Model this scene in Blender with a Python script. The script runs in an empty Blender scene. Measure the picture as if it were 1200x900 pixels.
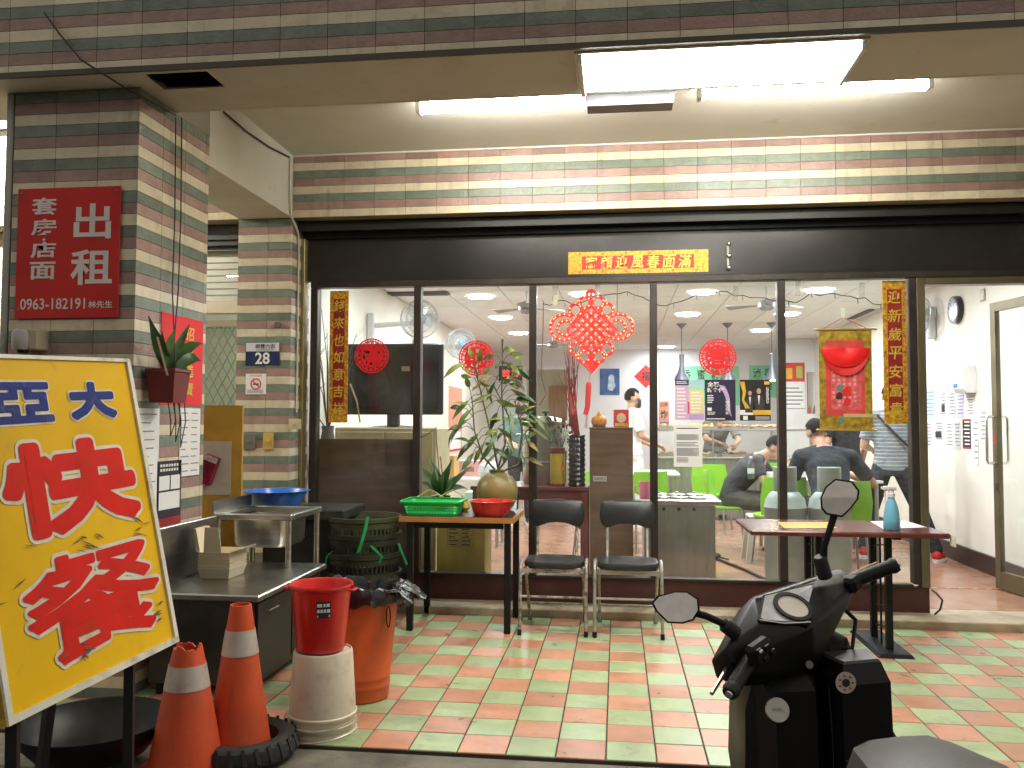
import bpy, bmesh, math, random
from mathutils import Vector, Matrix
random.seed(7)
SC = bpy.context.scene
COL = SC.collection
PI = math.pi

# ------------------------------------------------------------------ camera
# photograph 1200x900, calibrated on the 0.20 m floor tiles (x right, y into the shop, z up, metres)
FPX, YAW, PIT, ROL = 988.9, .1245, .0462, .0032
CAM = Vector((.0499, -3.4218, 1.3285))
_f = Vector((-math.sin(YAW)*math.cos(PIT), math.cos(YAW)*math.cos(PIT), math.sin(PIT)))
_r = Vector((math.cos(YAW), math.sin(YAW), 0)); _u = _r.cross(_f)
CR = _r*math.cos(ROL)+_u*math.sin(ROL); CU = -_r*math.sin(ROL)+_u*math.cos(ROL); CF = _f
cam = bpy.data.cameras.new('camera'); cam.sensor_width = 36; cam.lens = FPX/1200*36
cam.clip_start = .05; cam.clip_end = 500
co = bpy.data.objects.new('camera', cam); COL.objects.link(co)
m3 = Matrix((CR, CU, -CF)).transposed(); m4 = m3.to_4x4(); m4.translation = CAM
co.matrix_world = m4
SC.camera = co
def ray(x, y): return CR*((x-600)/FPX) - CU*((y-450)/FPX) + CF
def PX(x, y, X): d = ray(x, y); return CAM + d*((X-CAM.x)/d.x)
def PY(x, y, Y): d = ray(x, y); return CAM + d*((Y-CAM.y)/d.y)
def PZ(x, y, Z=0.): d = ray(x, y); return CAM + d*((Z-CAM.z)/d.z)
def PD(x, y, D): return CAM + ray(x, y)*D

# ------------------------------------------------------------------ night sky, exposure
w = bpy.data.worlds.new('World'); SC.world = w; w.use_nodes = True
bg = w.node_tree.nodes['Background']
bg.inputs[0].default_value = (1., .94, .84, 1); bg.inputs[1].default_value = .47
SC.view_settings.view_transform = 'Standard'; SC.view_settings.look = 'None'
SC.view_settings.exposure = .28; SC.view_settings.gamma = 1
SC.view_settings.use_curve_mapping = False
SC.cycles.max_bounces = 8; SC.cycles.transparent_max_bounces = 12
SC.cycles.caustics_reflective = False; SC.cycles.caustics_refractive = False
SC.cycles.sample_clamp_indirect = 6
TUBE_L, PANEL_L, DOWN_L = 66., 33., 205.

# ------------------------------------------------------------------ materials
def lin(c):
    return tuple(((v/255)/12.92 if v/255 <= .04045 else ((v/255+.055)/1.055)**2.4) for v in c)
MATS = {}
def mat(name, col, rough=.5, metal=0., var=.10, scale=6., bump=0., bscale=60., emit=0., spec=.5, coat=0.,
        rnd=0., dirt=None, stretch=None, alpha=1., trans=0., rvar=.12, wdirt=None):
    """procedural principled material: cloudy colour variation, optional per-object shift, dirt patches, bump"""
    if name in MATS: return MATS[name]
    m = bpy.data.materials.new(name); m.use_nodes = True; MATS[name] = m
    nt = m.node_tree; N = nt.nodes; L = nt.links; b = N['Principled BSDF']
    c = tuple(col)
    tc = N.new('ShaderNodeTexCoord'); mp = N.new('ShaderNodeMapping'); L.new(tc.outputs['Object'], mp.inputs[0])
    if stretch: mp.inputs['Scale'].default_value = stretch
    oi = N.new('ShaderNodeObjectInfo')
    add = N.new('ShaderNodeVectorMath'); add.operation = 'ADD'
    mul = N.new('ShaderNodeVectorMath'); mul.operation = 'SCALE'; mul.inputs['Scale'].default_value = 7.3
    cmb = N.new('ShaderNodeCombineXYZ')
    for i in range(3): L.new(oi.outputs['Random'], cmb.inputs[i])
    L.new(cmb.outputs[0], mul.inputs[0]); L.new(mp.outputs[0], add.inputs[0]); L.new(mul.outputs[0], add.inputs[1])
    vec = add.outputs[0]
    n = N.new('ShaderNodeTexNoise'); n.inputs['Scale'].default_value = scale; n.inputs['Detail'].default_value = 5
    L.new(vec, n.inputs['Vector'])
    mx = N.new('ShaderNodeMix'); mx.data_type = 'RGBA'
    mx.inputs[6].default_value = tuple(max(0, v*(1-var)) for v in c)+(1,)
    mx.inputs[7].default_value = tuple(min(1, v*(1+var)) for v in c)+(1,)
    mr = N.new('ShaderNodeMapRange'); mr.inputs[1].default_value = .3; mr.inputs[2].default_value = .7
    L.new(n.outputs[0], mr.inputs[0]); L.new(mr.outputs[0], mx.inputs[0])
    out = mx.outputs[2]
    if rnd:
        hs = N.new('ShaderNodeHueSaturation'); r2 = N.new('ShaderNodeMapRange')
        r2.inputs[3].default_value = 1-rnd; r2.inputs[4].default_value = 1+rnd
        L.new(oi.outputs['Random'], r2.inputs[0]); L.new(r2.outputs[0], hs.inputs['Value']); L.new(out, hs.inputs['Color']); out = hs.outputs[0]
    if dirt:
        dc, amt, ds = dirt
        n2 = N.new('ShaderNodeTexNoise'); n2.inputs['Scale'].default_value = ds; n2.inputs['Detail'].default_value = 8; n2.inputs['Roughness'].default_value = .65
        L.new(vec, n2.inputs['Vector'])
        r3 = N.new('ShaderNodeMapRange'); r3.inputs[1].default_value = .62-.25*amt; r3.inputs[2].default_value = .74-.12*amt; r3.inputs[4].default_value = min(1, .35+amt*.6)
        L.new(n2.outputs[0], r3.inputs[0])
        m2 = N.new('ShaderNodeMix'); m2.data_type = 'RGBA'; m2.inputs[7].default_value = tuple(dc)+(1,)
        L.new(r3.outputs[0], m2.inputs[0]); L.new(out, m2.inputs[6]); out = m2.outputs[2]
    if wdirt:      # grime that runs across neighbouring pieces (position in the place)
        for dc, amt, ds, st in wdirt:
            ge = N.new('ShaderNodeNewGeometry'); m5 = N.new('ShaderNodeMapping'); m5.inputs['Scale'].default_value = st; L.new(ge.outputs['Position'], m5.inputs[0])
            n5 = N.new('ShaderNodeTexNoise'); n5.inputs['Scale'].default_value = ds; n5.inputs['Detail'].default_value = 7; n5.inputs['Roughness'].default_value = .6; L.new(m5.outputs[0], n5.inputs['Vector'])
            r5 = N.new('ShaderNodeMapRange'); r5.inputs[1].default_value = .66-.22*amt; r5.inputs[2].default_value = .84-.16*amt; r5.inputs[4].default_value = .25+.6*amt; L.new(n5.outputs[0], r5.inputs[0])
            x5 = N.new('ShaderNodeMix'); x5.data_type = 'RGBA'; x5.inputs[7].default_value = tuple(dc)+(1,); L.new(r5.outputs[0], x5.inputs[0]); L.new(out, x5.inputs[6]); out = x5.outputs[2]
    L.new(out, b.inputs['Base Color'])
    rr = N.new('ShaderNodeMapRange'); rr.inputs[3].default_value = max(.02, rough-rvar*rough); rr.inputs[4].default_value = min(1, rough+rvar*rough)
    L.new(n.outputs[0], rr.inputs[0]); L.new(rr.outputs[0], b.inputs['Roughness'])
    b.inputs['Metallic'].default_value = metal
    b.inputs['Specular IOR Level'].default_value = spec
    b.inputs['Coat Weight'].default_value = coat; b.inputs['Coat Roughness'].default_value = .08
    if trans: b.inputs['Transmission Weight'].default_value = trans
    if alpha < 1: b.inputs['Alpha'].default_value = alpha
    if emit:
        b.inputs['Emission Color'].default_value = c+(1,); b.inputs['Emission Strength'].default_value = emit
    if bump:
        n3 = N.new('ShaderNodeTexNoise'); n3.inputs['Scale'].default_value = bscale; n3.inputs['Detail'].default_value = 4
        L.new(vec, n3.inputs['Vector'])
        bp = N.new('ShaderNodeBump'); bp.inputs['Strength'].default_value = bump; bp.inputs['Distance'].default_value = .004
        L.new(n3.outputs[0], bp.inputs['Height']); L.new(bp.outputs[0], b.inputs['Normal'])
    return m
def emis(name, col, s):
    if name in MATS: return MATS[name]
    m = bpy.data.materials.new(name); m.use_nodes = True; MATS[name] = m
    N = m.node_tree.nodes; N.clear(); e = N.new('ShaderNodeEmission'); o = N.new('ShaderNodeOutputMaterial')
    e.inputs[0].default_value = tuple(col)+(1,); e.inputs[1].default_value = s
    m.node_tree.links.new(e.outputs[0], o.inputs[0]); return m
def glassm(name, tint=(1, 1, 1), gloss=.9, rough=0., body=0., bodycol=(.8, .8, .8), ior=1.45):
    """thin pane: clear with fresnel reflection, plus a diffuse film for dust and painted haze"""
    if name in MATS: return MATS[name]
    m = bpy.data.materials.new(name); m.use_nodes = True; MATS[name] = m
    nt = m.node_tree; N = nt.nodes; N.clear(); L = nt.links
    t = N.new('ShaderNodeBsdfTransparent'); t.inputs[0].default_value = tuple(tint)+(1,)
    g = N.new('ShaderNodeBsdfGlossy'); g.inputs['Roughness'].default_value = rough; g.inputs[0].default_value = (gloss, gloss, gloss, 1)
    fr = N.new('ShaderNodeFresnel'); fr.inputs[0].default_value = ior
    ge = N.new('ShaderNodeNewGeometry'); mm = N.new('ShaderNodeMath'); mm.operation = 'SUBTRACT'; mm.inputs[0].default_value = 1.; L.new(ge.outputs['Backfacing'], mm.inputs[1]); m9 = N.new('ShaderNodeMath'); m9.operation = 'MULTIPLY'; L.new(fr.outputs[0], m9.inputs[0]); L.new(mm.outputs[0], m9.inputs[1])
    mx = N.new('ShaderNodeMixShader'); L.new(m9.outputs[0], mx.inputs[0]); L.new(t.outputs[0], mx.inputs[1]); L.new(g.outputs[0], mx.inputs[2])
    o = N.new('ShaderNodeOutputMaterial'); last = mx.outputs[0]
    if body:
        d = N.new('ShaderNodeBsdfDiffuse'); d.inputs[0].default_value = tuple(bodycol)+(1,)
        n = N.new('ShaderNodeTexNoise'); n.inputs['Scale'].default_value = 3; n.inputs['Detail'].default_value = 6
        tc = N.new('ShaderNodeTexCoord'); L.new(tc.outputs['Object'], n.inputs['Vector'])
        mr = N.new('ShaderNodeMapRange'); mr.inputs[1].default_value = .3; mr.inputs[2].default_value = .8; mr.inputs[4].default_value = body*2
        L.new(n.outputs[0], mr.inputs[0])
        m2 = N.new('ShaderNodeMixShader'); L.new(mr.outputs[0], m2.inputs[0]); L.new(last, m2.inputs[1]); L.new(d.outputs[0], m2.inputs[2]); last = m2.outputs[0]
    L.new(last, o.inputs[0]); return m

# ------------------------------------------------------------------ mesh builder
ORG = {}
class MB:
    def __init__(s): s.v = []; s.f = []; s.m = []
    def add(s, vs, fs, m=0):
        o = len(s.v); s.v += [tuple(v) for v in vs]; s.f += [tuple(i+o for i in f) for f in fs]; s.m += [m]*len(fs); return s
    def box(s, x0, x1, y0, y1, z0, z1, m=0, bev=0.):
        if x0 > x1: x0, x1 = x1, x0
        if y0 > y1: y0, y1 = y1, y0
        if z0 > z1: z0, z1 = z1, z0
        if bev:
            b = min(bev, .45*min(x1-x0, y1-y0, z1-z0)); V = []; idx = {}
            for a in (0, 1, 2):
                for sx in (0, 1):
                    for sy in (0, 1):
                        for sz in (0, 1):
                            p = [(x0, x1)[sx], (y0, y1)[sy], (z0, z1)[sz]]; sg = [(1, -1)[sx], (1, -1)[sy], (1, -1)[sz]]
                            for k in range(3):
                                if k != a: p[k] += sg[k]*b
                            idx[a, sx, sy, sz] = len(V); V.append(p)
            F = []
            def q(a, fn): return [idx[(a,)+fn(i, j)] for i, j in ((0, 0), (1, 0), (1, 1), (0, 1))]
            for e in (0, 1):
                for a, fn in ((0, lambda i, j: (e, i, j)), (1, lambda i, j: (i, e, j)), (2, lambda i, j: (i, j, e))):
                    f = q(a, fn); F.append(f if (e == 1) != (a == 1) else f[::-1])
            for i in (0, 1):
                for j in (0, 1):
                    F.append([idx[0, i, j, 0], idx[0, i, j, 1], idx[1, i, j, 1], idx[1, i, j, 0]])
                    F.append([idx[0, i, 0, j], idx[0, i, 1, j], idx[2, i, 1, j], idx[2, i, 0, j]])
                    F.append([idx[1, 0, i, j], idx[1, 1, i, j], idx[2, 1, i, j], idx[2, 0, i, j]])
                    for k in (0, 1): F.append([idx[0, i, j, k], idx[1, i, j, k], idx[2, i, j, k]])
            return s.add(V, F, m)
        V = [(x, y, z) for z in (z0, z1) for y in (y0, y1) for x in (x0, x1)]
        return s.add(V, [(0, 2, 3, 1), (4, 5, 7, 6), (0, 1, 5, 4), (2, 6, 7, 3), (0, 4, 6, 2), (1, 3, 7, 5)], m)
    def hexa(s, b, t, m=0):
        """bottom ring b, top ring t (same count)"""
        n = len(b); F = [tuple(range(n))[::-1], tuple(range(n, 2*n))]
        F += [(i, (i+1) % n, n+(i+1) % n, n+i) for i in range(n)]
        return s.add(list(b)+list(t), F, m)
    def loft(s, rings, m=0, cap=True, closed=True):
        n = len(rings[0]); V = [v for r in rings for v in r]; F = []
        for k in range(len(rings)-1):
            for i in range(n if closed else n-1): j = (i+1) % n; F.append((k*n+i, k*n+j, (k+1)*n+j, (k+1)*n+i))
        if cap: F += [tuple(range(n))[::-1], tuple(range((len(rings)-1)*n, len(rings)*n))]
        return s.add(V, F, m)
    def lathe(s, prof, c=(0, 0, 0), n=32, m=0, sx=1., sy=1., jit=None):
        c = Vector(c); R = []
        for r, z in prof: R.append([(c.x+r*sx*math.cos(2*PI*i/n), c.y+r*sy*math.sin(2*PI*i/n), c.z+z) for i in range(n)])
        return s.loft(R, m, cap=False)
    def tube(s, path, r, n=8, m=0, cap=True, closed=False):
        P = [Vector(p) for p in path]; k = len(P); rs = r if isinstance(r, (list, tuple)) else [r]*k
        R = []; prev = None
        for i in range(k):
            if closed: t = P[(i+1) % k]-P[i-1]
            else: t = P[min(i+1, k-1)]-P[max(i-1, 0)]
            if t.length < 1e-9: t = Vector((0, 0, 1))
            t.normalize()
            if prev is None: a = t.orthogonal().normalized()
            else: a = (prev-t*prev.dot(t)); a = a.normalized() if a.length > 1e-6 else t.orthogonal().normalized()
            prev = a; b = t.cross(a)
            R.append([P[i]+a*(rs[i]*math.cos(2*PI*j/n))+b*(rs[i]*math.sin(2*PI*j/n)) for j in range(n)])
        if closed: R.append(R[0]); cap = False
        return s.loft(R, m, cap)
    def bar(s, p0, p1, w, h, m=0, up=(0, 0, 1)):
        p0, p1 = Vector(p0), Vector(p1); t = (p1-p0).normalized(); u = Vector(up); a = t.cross(u)
        if a.length < 1e-4: a = t.cross(Vector((0, 1, 0)))
        a.normalize(); b = a.cross(t)
        rg = lambda p: [p+a*x*w/2+b*y*h/2 for x, y in ((-1, -1), (1, -1), (1, 1), (-1, 1))]
        return s.loft([rg(p0), rg(p1)], m)
    def ell(s, c, r, n=16, k=10, m=0, M=None):
        c = Vector(c); R = []
        for i in range(k+1):
            a = -PI/2+PI*i/k; ca = max(.02, math.cos(a))
            ring = [Vector((r[0]*ca*math.cos(2*PI*j/n), r[1]*ca*math.sin(2*PI*j/n), r[2]*math.sin(a))) for j in range(n)]
            R.append([c+(M@v if M else v) for v in ring])
        return s.loft(R, m)
    def prism(s, poly, o, ax, ay, dep, m=0):
        """2-D polygon in the plane (o; ax, ay), extruded along dep"""
        o, ax, ay, dep = Vector(o), Vector(ax), Vector(ay), Vector(dep)
        b = [o+ax*x+ay*y for x, y in poly]
        return s.hexa(b, [p+dep for p in b], m)
    def annulus(s, c, ax, ay, r0, r1, dep, n=40, m=0, a0=0., a1=2*PI):
        c, ax, ay, dep = Vector(c), Vector(ax), Vector(ay), Vector(dep); R = []
        full = abs(a1-a0-2*PI) < 1e-6
        for i in range(n+1):
            a = a0+(a1-a0)*i/n; d = ax*math.cos(a)+ay*math.sin(a)
            R.append([c+d*r0, c+d*r1, c+d*r1+dep, c+d*r0+dep])
        return s.loft(R, m, cap=not full)
    def build(s, name, mats, parent=None, smooth=False, local=False, kind=None):
        if not isinstance(mats, (list, tuple)): mats = [mats]
        V = s.v
        if parent is not None and not local:
            o = ORG.get(parent.name, Vector((0, 0, 0))); V = [(x-o.x, y-o.y, z-o.z) for x, y, z in V]
        me = bpy.data.meshes.new(name); me.from_pydata(V, [], s.f)
        for mm in mats: me.materials.append(mm)
        if len(mats) > 1: me.polygons.foreach_set('material_index', s.m)
        bm = bmesh.new(); bm.from_mesh(me); bmesh.ops.recalc_face_normals(bm, faces=bm.faces); bm.to_mesh(me); bm.free()
        if smooth:
            me.shade_smooth()
            me.set_sharp_from_angle(angle=math.radians(38))
        return link(name, me, parent, kind)
def link(name, me, parent=None, kind=None):
    ob = bpy.data.objects.new(name, me); COL.objects.link(ob)
    if parent is not None: ob.parent = parent; ORG[ob.name] = ORG.get(parent.name, Vector((0, 0, 0)))
    if kind: ob['kind'] = kind
    return ob
def thing(name, label, cat, loc=(0, 0, 0), group=None, rz=0.):
    o = bpy.data.objects.new(name, None); COL.objects.link(o); o.location = loc; o.rotation_euler = (0, 0, rz)
    o.empty_display_size = .1; ORG[o.name] = Vector(loc); tag(o, label, cat, group); return o
def tag(o, label, cat, group=None):
    o['label'] = label; o['category'] = cat
    if group: o['group'] = group
    return o
def copy_tree(o, parent=None, loc=None, label=None, rz=None):
    c = o.copy(); COL.objects.link(c)
    if parent is not None: c.parent = parent
    if loc is not None: c.location = loc
    if rz is not None: c.rotation_euler = (0, 0, rz)
    if label: c['label'] = label
    ORG[c.name] = Vector(c.location)
    for ch in list(o.children): copy_tree(ch, c)
    return c

# ------------------------------------------------------------------ lettering (built-in font, CJK glyphs included)
_T = {}
def glyphs(s, bold=0., ext=.0006):
    k = (s, bold)
    if k in _T: return _T[k]
    c = bpy.data.curves.new('lettering', 'FONT'); c.body = s; c.size = 1; c.offset = bold; c.extrude = 0; c.resolution_u = 3
    o = bpy.data.objects.new('lettering', c); COL.objects.link(o); bpy.context.view_layer.update()
    me = bpy.data.meshes.new_from_object(o.evaluated_get(bpy.context.evaluated_depsgraph_get()))
    V = [(v.co.x, v.co.y) for v in me.vertices]; F = [tuple(p.vertices) for p in me.polygons]
    bpy.data.objects.remove(o); bpy.data.curves.remove(c); bpy.data.meshes.remove(me)
    if not V: V = [(0, 0), (1, 0), (1, 1)]; F = [(0, 1, 2)]
    x0 = min(v[0] for v in V); x1 = max(v[0] for v in V); y0 = min(v[1] for v in V); y1 = max(v[1] for v in V)
    _T[k] = (V, F, x0, x1, y0, y1); return _T[k]
def put_text(mb, s, c, ax, ay, w, h, bold=0., m=0, keep=False, slant=0.):
    """letter s fitted into a w x h box centred at c in the plane ax, ay"""
    V, F, x0, x1, y0, y1 = glyphs(s, bold); c, ax, ay = Vector(c), Vector(ax), Vector(ay)
    sx, sy = w/max(1e-6, x1-x0), h/max(1e-6, y1-y0)
    if keep: sx = sy = min(sx, sy)
    mx, my = (x0+x1)/2, (y0+y1)/2
    mb.add([c+ax*((x-mx)*sx+slant*(y-my)*sy)+ay*((y-my)*sy) for x, y in V], F, m); return mb

def put_fat(mb, s, c, ax, ay, w, h, fat, m=0):
    """letter fitted into w x h with every stroke thickened by fat metres, round ended (painted sign lettering)"""
    V, F, x0, x1, y0, y1 = glyphs(s, 0.); c, ax, ay = Vector(c), Vector(ax), Vector(ay); nz = ax.cross(ay)
    sx, sy = (w-2*fat)/(x1-x0), (h-2*fat)/(y1-y0); mx, my = (x0+x1)/2, (y0+y1)/2
    Q = [((x-mx)*sx, (y-my)*sy) for x, y in V]; rj = random.Random(1)
    pt = lambda x, y, d: c+ax*x+ay*y+nz*d
    mb.add([pt(x, y, 0) for x, y in Q], F, m)
    cnt = {}
    for f in F:
        for i in range(len(f)):
            e = (f[i], f[(i+1) % len(f)]); k = (min(e), max(e)); cnt[k] = cnt.get(k, 0)+1
    key = lambda i: (round(Q[i][0], 6), round(Q[i][1], 6))
    # glyph triangles may not share vertices: count by position
    cnt = {}
    for f in F:
        for i in range(len(f)):
            a, b = key(f[i]), key(f[(i+1) % len(f)]); k = (min(a, b), max(a, b)); cnt[k] = cnt.get(k, 0)+1
    pts = set()
    for (a, b), n in cnt.items():
        if n != 1: continue
        dx, dy = b[0]-a[0], b[1]-a[1]; l = math.hypot(dx, dy)
        if l < 1e-7: continue
        nx, ny = -dy/l*fat, dx/l*fat; d = -.0001-.0007*rj.random()
        mb.add([pt(a[0]+nx, a[1]+ny, d), pt(b[0]+nx, b[1]+ny, d), pt(b[0]-nx, b[1]-ny, d), pt(a[0]-nx, a[1]-ny, d)], [(0, 1, 2, 3)], m); pts.add(a); pts.add(b)
    for x, y in pts:
        d = -.0001-.0007*rj.random()
        mb.add([pt(x+fat*math.cos(2*PI*i/12), y+fat*math.sin(2*PI*i/12), d) for i in range(12)], [tuple(range(12))], m)
    return mb

# common materials
BLACK = mat('black_metal', (.010, .010, .011), .5, .0, bump=.05, spec=.25)
STEEL = mat('stainless', (.50, .49, .46), .32, 1., var=.12, scale=3, stretch=(1, 1, 12), dirt=((.16, .14, .11), .25, 4))
DSTEEL = mat('grimy_steel', (.20, .19, .17), .42, .9, var=.3, scale=4, dirt=((.04, .035, .03), .5, 3))
CHROME = mat('chrome', (.78, .78, .78), .10, 1., var=.03)
IVORY = mat('ivory_enamel', (.42, .41, .36), .35, .6, dirt=((.08, .05, .03), .45, 25))
PAPER = mat('white_paper', (.80, .80, .78), .8, var=.03)
INK = mat('black_ink', (.02, .02, .022), .7)
GREYINK = mat('grey_ink', (.25, .25, .26), .7)
RED = mat('red_print', (.62, .025, .02), .5)
GOLD = mat('gold_print', (.75, .52, .06), .35, .35, var=.2, scale=40)
WIRE = mat('dark_wire', (.02, .018, .016), .5)
WHITEP = mat('white_plastic', (.75, .75, .73), .4)
# ================================================================== THE SETTING
XP, YC, YG = -2.29, 2.40, 2.68            # pillar / cross-beam face, storefront face, glass plane
ZC, ZS, ZF = 3.27, 2.985, .055            # arcade ceiling, front-beam soffit, shop floor
ROADZ = -.12
asph = mat('asphalt', (.045, .044, .042), .85, var=.35, scale=3, bump=.6, bscale=140, dirt=((.09, .085, .075), .3, 1.5))
conc = mat('kerb_concrete', (.16, .145, .11), .85, var=.3, scale=7, bump=.5, bscale=70, dirt=((.05, .045, .035), .5, 5))
MB().add([(-120, -160, ROADZ), (120, -160, ROADZ), (120, -.3, ROADZ), (-120, -.3, ROADZ)], [(0, 1, 2, 3)]).build('road', asph, kind='structure')
MB().box(-12, 12, -.34, -.004, ROADZ-.1, -.014, bev=.012).build('kerb', conc, kind='structure')

# floor of small green and salmon tiles
grout = mat('floor_grout', (.055, .045, .035), .9, var=.3)
tg = mat('green_floor_tile', (.36, .45, .235), .34, var=.14, scale=9, rnd=.10, dirt=((.22, .22, .13), .3, 5), bump=.06, bscale=30, rvar=.5, wdirt=[((.20, .17, .11), .34, 1.6, (1, 1, 1)), ((.10, .085, .06), .30, 14, (1, 1, 1)), ((.05, .04, .03), .12, 40, (1, 1, 1))])
tp = mat('salmon_floor_tile', (.52, .25, .150), .34, var=.14, scale=9, rnd=.12, dirt=((.30, .16, .11), .3, 5), bump=.06, bscale=30, rvar=.5, wdirt=[((.20, .17, .11), .34, 1.6, (1, 1, 1)), ((.10, .085, .06), .30, 14, (1, 1, 1)), ((.05, .04, .03), .12, 40, (1, 1, 1))])
floor = MB().box(-8, 8, 0, 2.4, -.1, -.006).build('arcade_floor', grout, kind='structure')
tm = [MB().box(-.0972, .0972, -.0972, .0972, -.008, 0, bev=.0022).build('tile', x) for x in (tg, tp)]
tme = [o.data for o in tm]
for o in tm: bpy.data.objects.remove(o)
rest = [MB(), MB()]
for u in range(-40, 40):
    for v in range(12):
        k = (u+v) % 2; x, y = .2*u+.1, .2*v+.1
        if -8 <= u < 15:
            o = link('tile', tme[k], floor); o.location = (x, y, random.uniform(-.0008, .0008))
            o.rotation_euler = (random.uniform(-.004, .004), random.uniform(-.004, .004), random.uniform(-.006, .006))
        else: rest[k].box(x-.0972, x+.0972, y-.0972, y+.0972, -.008, 0)
for k in (0, 1): rest[k].build('tile_field', (tg, tp)[k], floor, kind='stuff')
stepm = mat('step_terrazzo', (.40, .33, .22), .55, var=.25, scale=9, bump=.15, dirt=((.14, .11, .07), .45, 4))
MB().box(-2.28, 6, 2.40, 2.80, -.05, ZF-.001, bev=.006).build('doorstep', stepm, kind='structure')
sfl = mat('shop_floor', (.36, .19, .12), .22, var=.18, scale=5, dirt=((.22, .12, .08), .3, 3))
shop_floor = MB().box(-2.5, 6, 2.80, 12.6, -.05, ZF).build('shop_floor', sfl, kind='structure')

# striped glazed strip tiles, 227 x 60, rows run round the whole building at the same heights
RH, TW = .0575, .2275
stc = mat('cream_strip_tile', (.66, .59, .42), .30, var=.10, scale=10, rnd=.07, bump=.5, bscale=55, dirt=((.36, .29, .17), .2, 6), wdirt=[((.10, .085, .06), .38, 2.2, (6, 6, .5)), ((.12, .09, .06), .25, 9, (1, 1, 1))])
stg = mat('green_strip_tile', (.165, .205, .160), .32, var=.18, scale=12, rnd=.14, bump=.8, bscale=55, wdirt=[((.10, .085, .06), .38, 2.2, (6, 6, .5)), ((.12, .09, .06), .25, 9, (1, 1, 1))])
stp = mat('pink_strip_tile', (.33, .21, .18), .32, var=.16, scale=12, rnd=.14, bump=.8, bscale=55, wdirt=[((.10, .085, .06), .38, 2.2, (6, 6, .5)), ((.12, .09, .06), .25, 9, (1, 1, 1))])
STR = (stp, stc, stg)
mortar = mat('strip_grout', (.31, .25, .17), .9, var=.25)
_tc = {}
def strip_tiles(parent, o, ax, nrm, length, z0, z1, off=0., one=None):
    """courses of strip tiles on a wall starting at o, running along ax, face normal nrm; one(z) False -> joined"""
    o, ax, nrm = Vector(o), Vector(ax), Vector(nrm); J = [MB(), MB(), MB()]; used = False
    k0 = int(math.floor((ZC-z1)/RH+1e-6)); k = k0
    while True:
        zt = min(z1, ZC-k*RH); zb = max(z0, ZC-(k+1)*RH)
        if ZC-k*RH <= z0+.004: break
        if zt-zb > .008:
            s = -off
            while s < length-1e-4:
                a, b = max(0, s), min(length, s+TW); s += TW
                if b-a < .012: continue
                w, h = b-a-.0022, zt-zb-.0016; c = o+ax*((a+b)/2); c.z = (zt+zb)/2; m = k % 3
                def bx(mb, c=Vector((0, 0, 0))):
                    p, q = c-ax*w/2, c+ax*w/2+nrm*.009
                    return mb.box(p.x, q.x, p.y, q.y, c.z-h/2, c.z+h/2, bev=.0010)
                if one is None or one(c):
                    key = (round(w, 3), round(h, 3), m, tuple(ax), tuple(nrm))
                    if key not in _tc:
                        t = bx(MB()).build('tile', STR[m]); _tc[key] = t.data; bpy.data.objects.remove(t)
                    t = link('tile', _tc[key], parent); t.location = c-ORG.get(parent.name, Vector())
                else: bx(J[m], c); used = True
        k += 1
    if used:
        for i in range(3):
            if J[i].v: J[i].build('tile_courses', STR[i], parent, kind='stuff')

# pillar at the kerb
p = thing('pillar', 'thick pillar clad in pink, cream and green striped tiles carrying the red rental sign', 'pillar')
MB().box(-2.96, XP-.009, .429, 1.14, -.05, ZS).build('core', mortar, p)
strip_tiles(p, (XP-.009, .42, 0), (0, 1, 0), (1, 0, 0), .72, .0, ZS, one=lambda c: c.z > .5)
strip_tiles(p, (-2.96, .429, 0), (1, 0, 0), (0, -1, 0), .662, .0, ZS, one=lambda c: c.z > 1.45)
# column by the shop window
p = thing('column', 'narrow striped tile column with the blue house number plate beside the shop window', 'column')
MB().box(-2.70, XP-.009, YC+.009, 2.78, -.05, 2.815).build('core', mortar, p)
strip_tiles(p, (-2.70, YC+.009, 0), (1, 0, 0), (0, -1, 0), .41, .0, 2.812, one=lambda c: c.z > .7)
strip_tiles(p, (XP-.009, YC, 0), (0, 1, 0), (1, 0, 0), .36, .0, 2.812, off=.09, one=lambda c: c.z > .7)
# storefront beam
p = thing('storefront_beam', 'striped tile band running above the dark shop fascia', 'beam')
MB().box(-2.69, 5.2, YC+.009, 2.80, 2.815, ZC).build('core', mortar, p)
strip_tiles(p, (XP, YC+.009, 0), (1, 0, 0), (0, -1, 0), 6.0, 2.813, ZC-.006, off=.07, one=lambda c: c.x < 3.2)
plast = mat('white_plaster', (.68, .665, .60), .85, var=.06, scale=2, bump=.12, dirt=((.52, .48, .38), .2, 1.3), wdirt=[((.40, .34, .24), .22, 1.1, (1, 1, 1)), ((.34, .30, .22), .15, 7, (1, 1, 1))])
plast2 = mat('soffit_paint', (.62, .60, .53), .85, var=.08, scale=2, bump=.15, dirt=((.45, .40, .30), .25, 1.6), wdirt=[((.36, .30, .20), .32, 1.3, (1, 1, 1)), ((.22, .18, .12), .2, 9, (1, 1, 1))])
MB().box(-2.3, 5.2, YC-.012, YC-.001, ZC-.012, ZC-.001).build('cornice_bead', plast, p)
# cross beam
cb = MB().box(-2.69, XP, 1.14, YC-.0015, 2.812, ZC+.01).build('cross_beam', plast2)
tag(cb, 'plain cream plastered beam between the kerb pillar and the number plate column', 'beam')
# neighbouring storefront beam
p = thing('neighbour_beam', 'short striped tile band above the neighbouring mesh door', 'beam')
MB().box(-6.5, -2.695, YC+.009, 2.80, 2.815, ZC).build('core', mortar, p)
strip_tiles(p, (-6.5, YC+.009, 0), (1, 0, 0), (0, -1, 0), 3.80, 2.813, ZC-.006, one=lambda c: c.x > -4.6)
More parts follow.
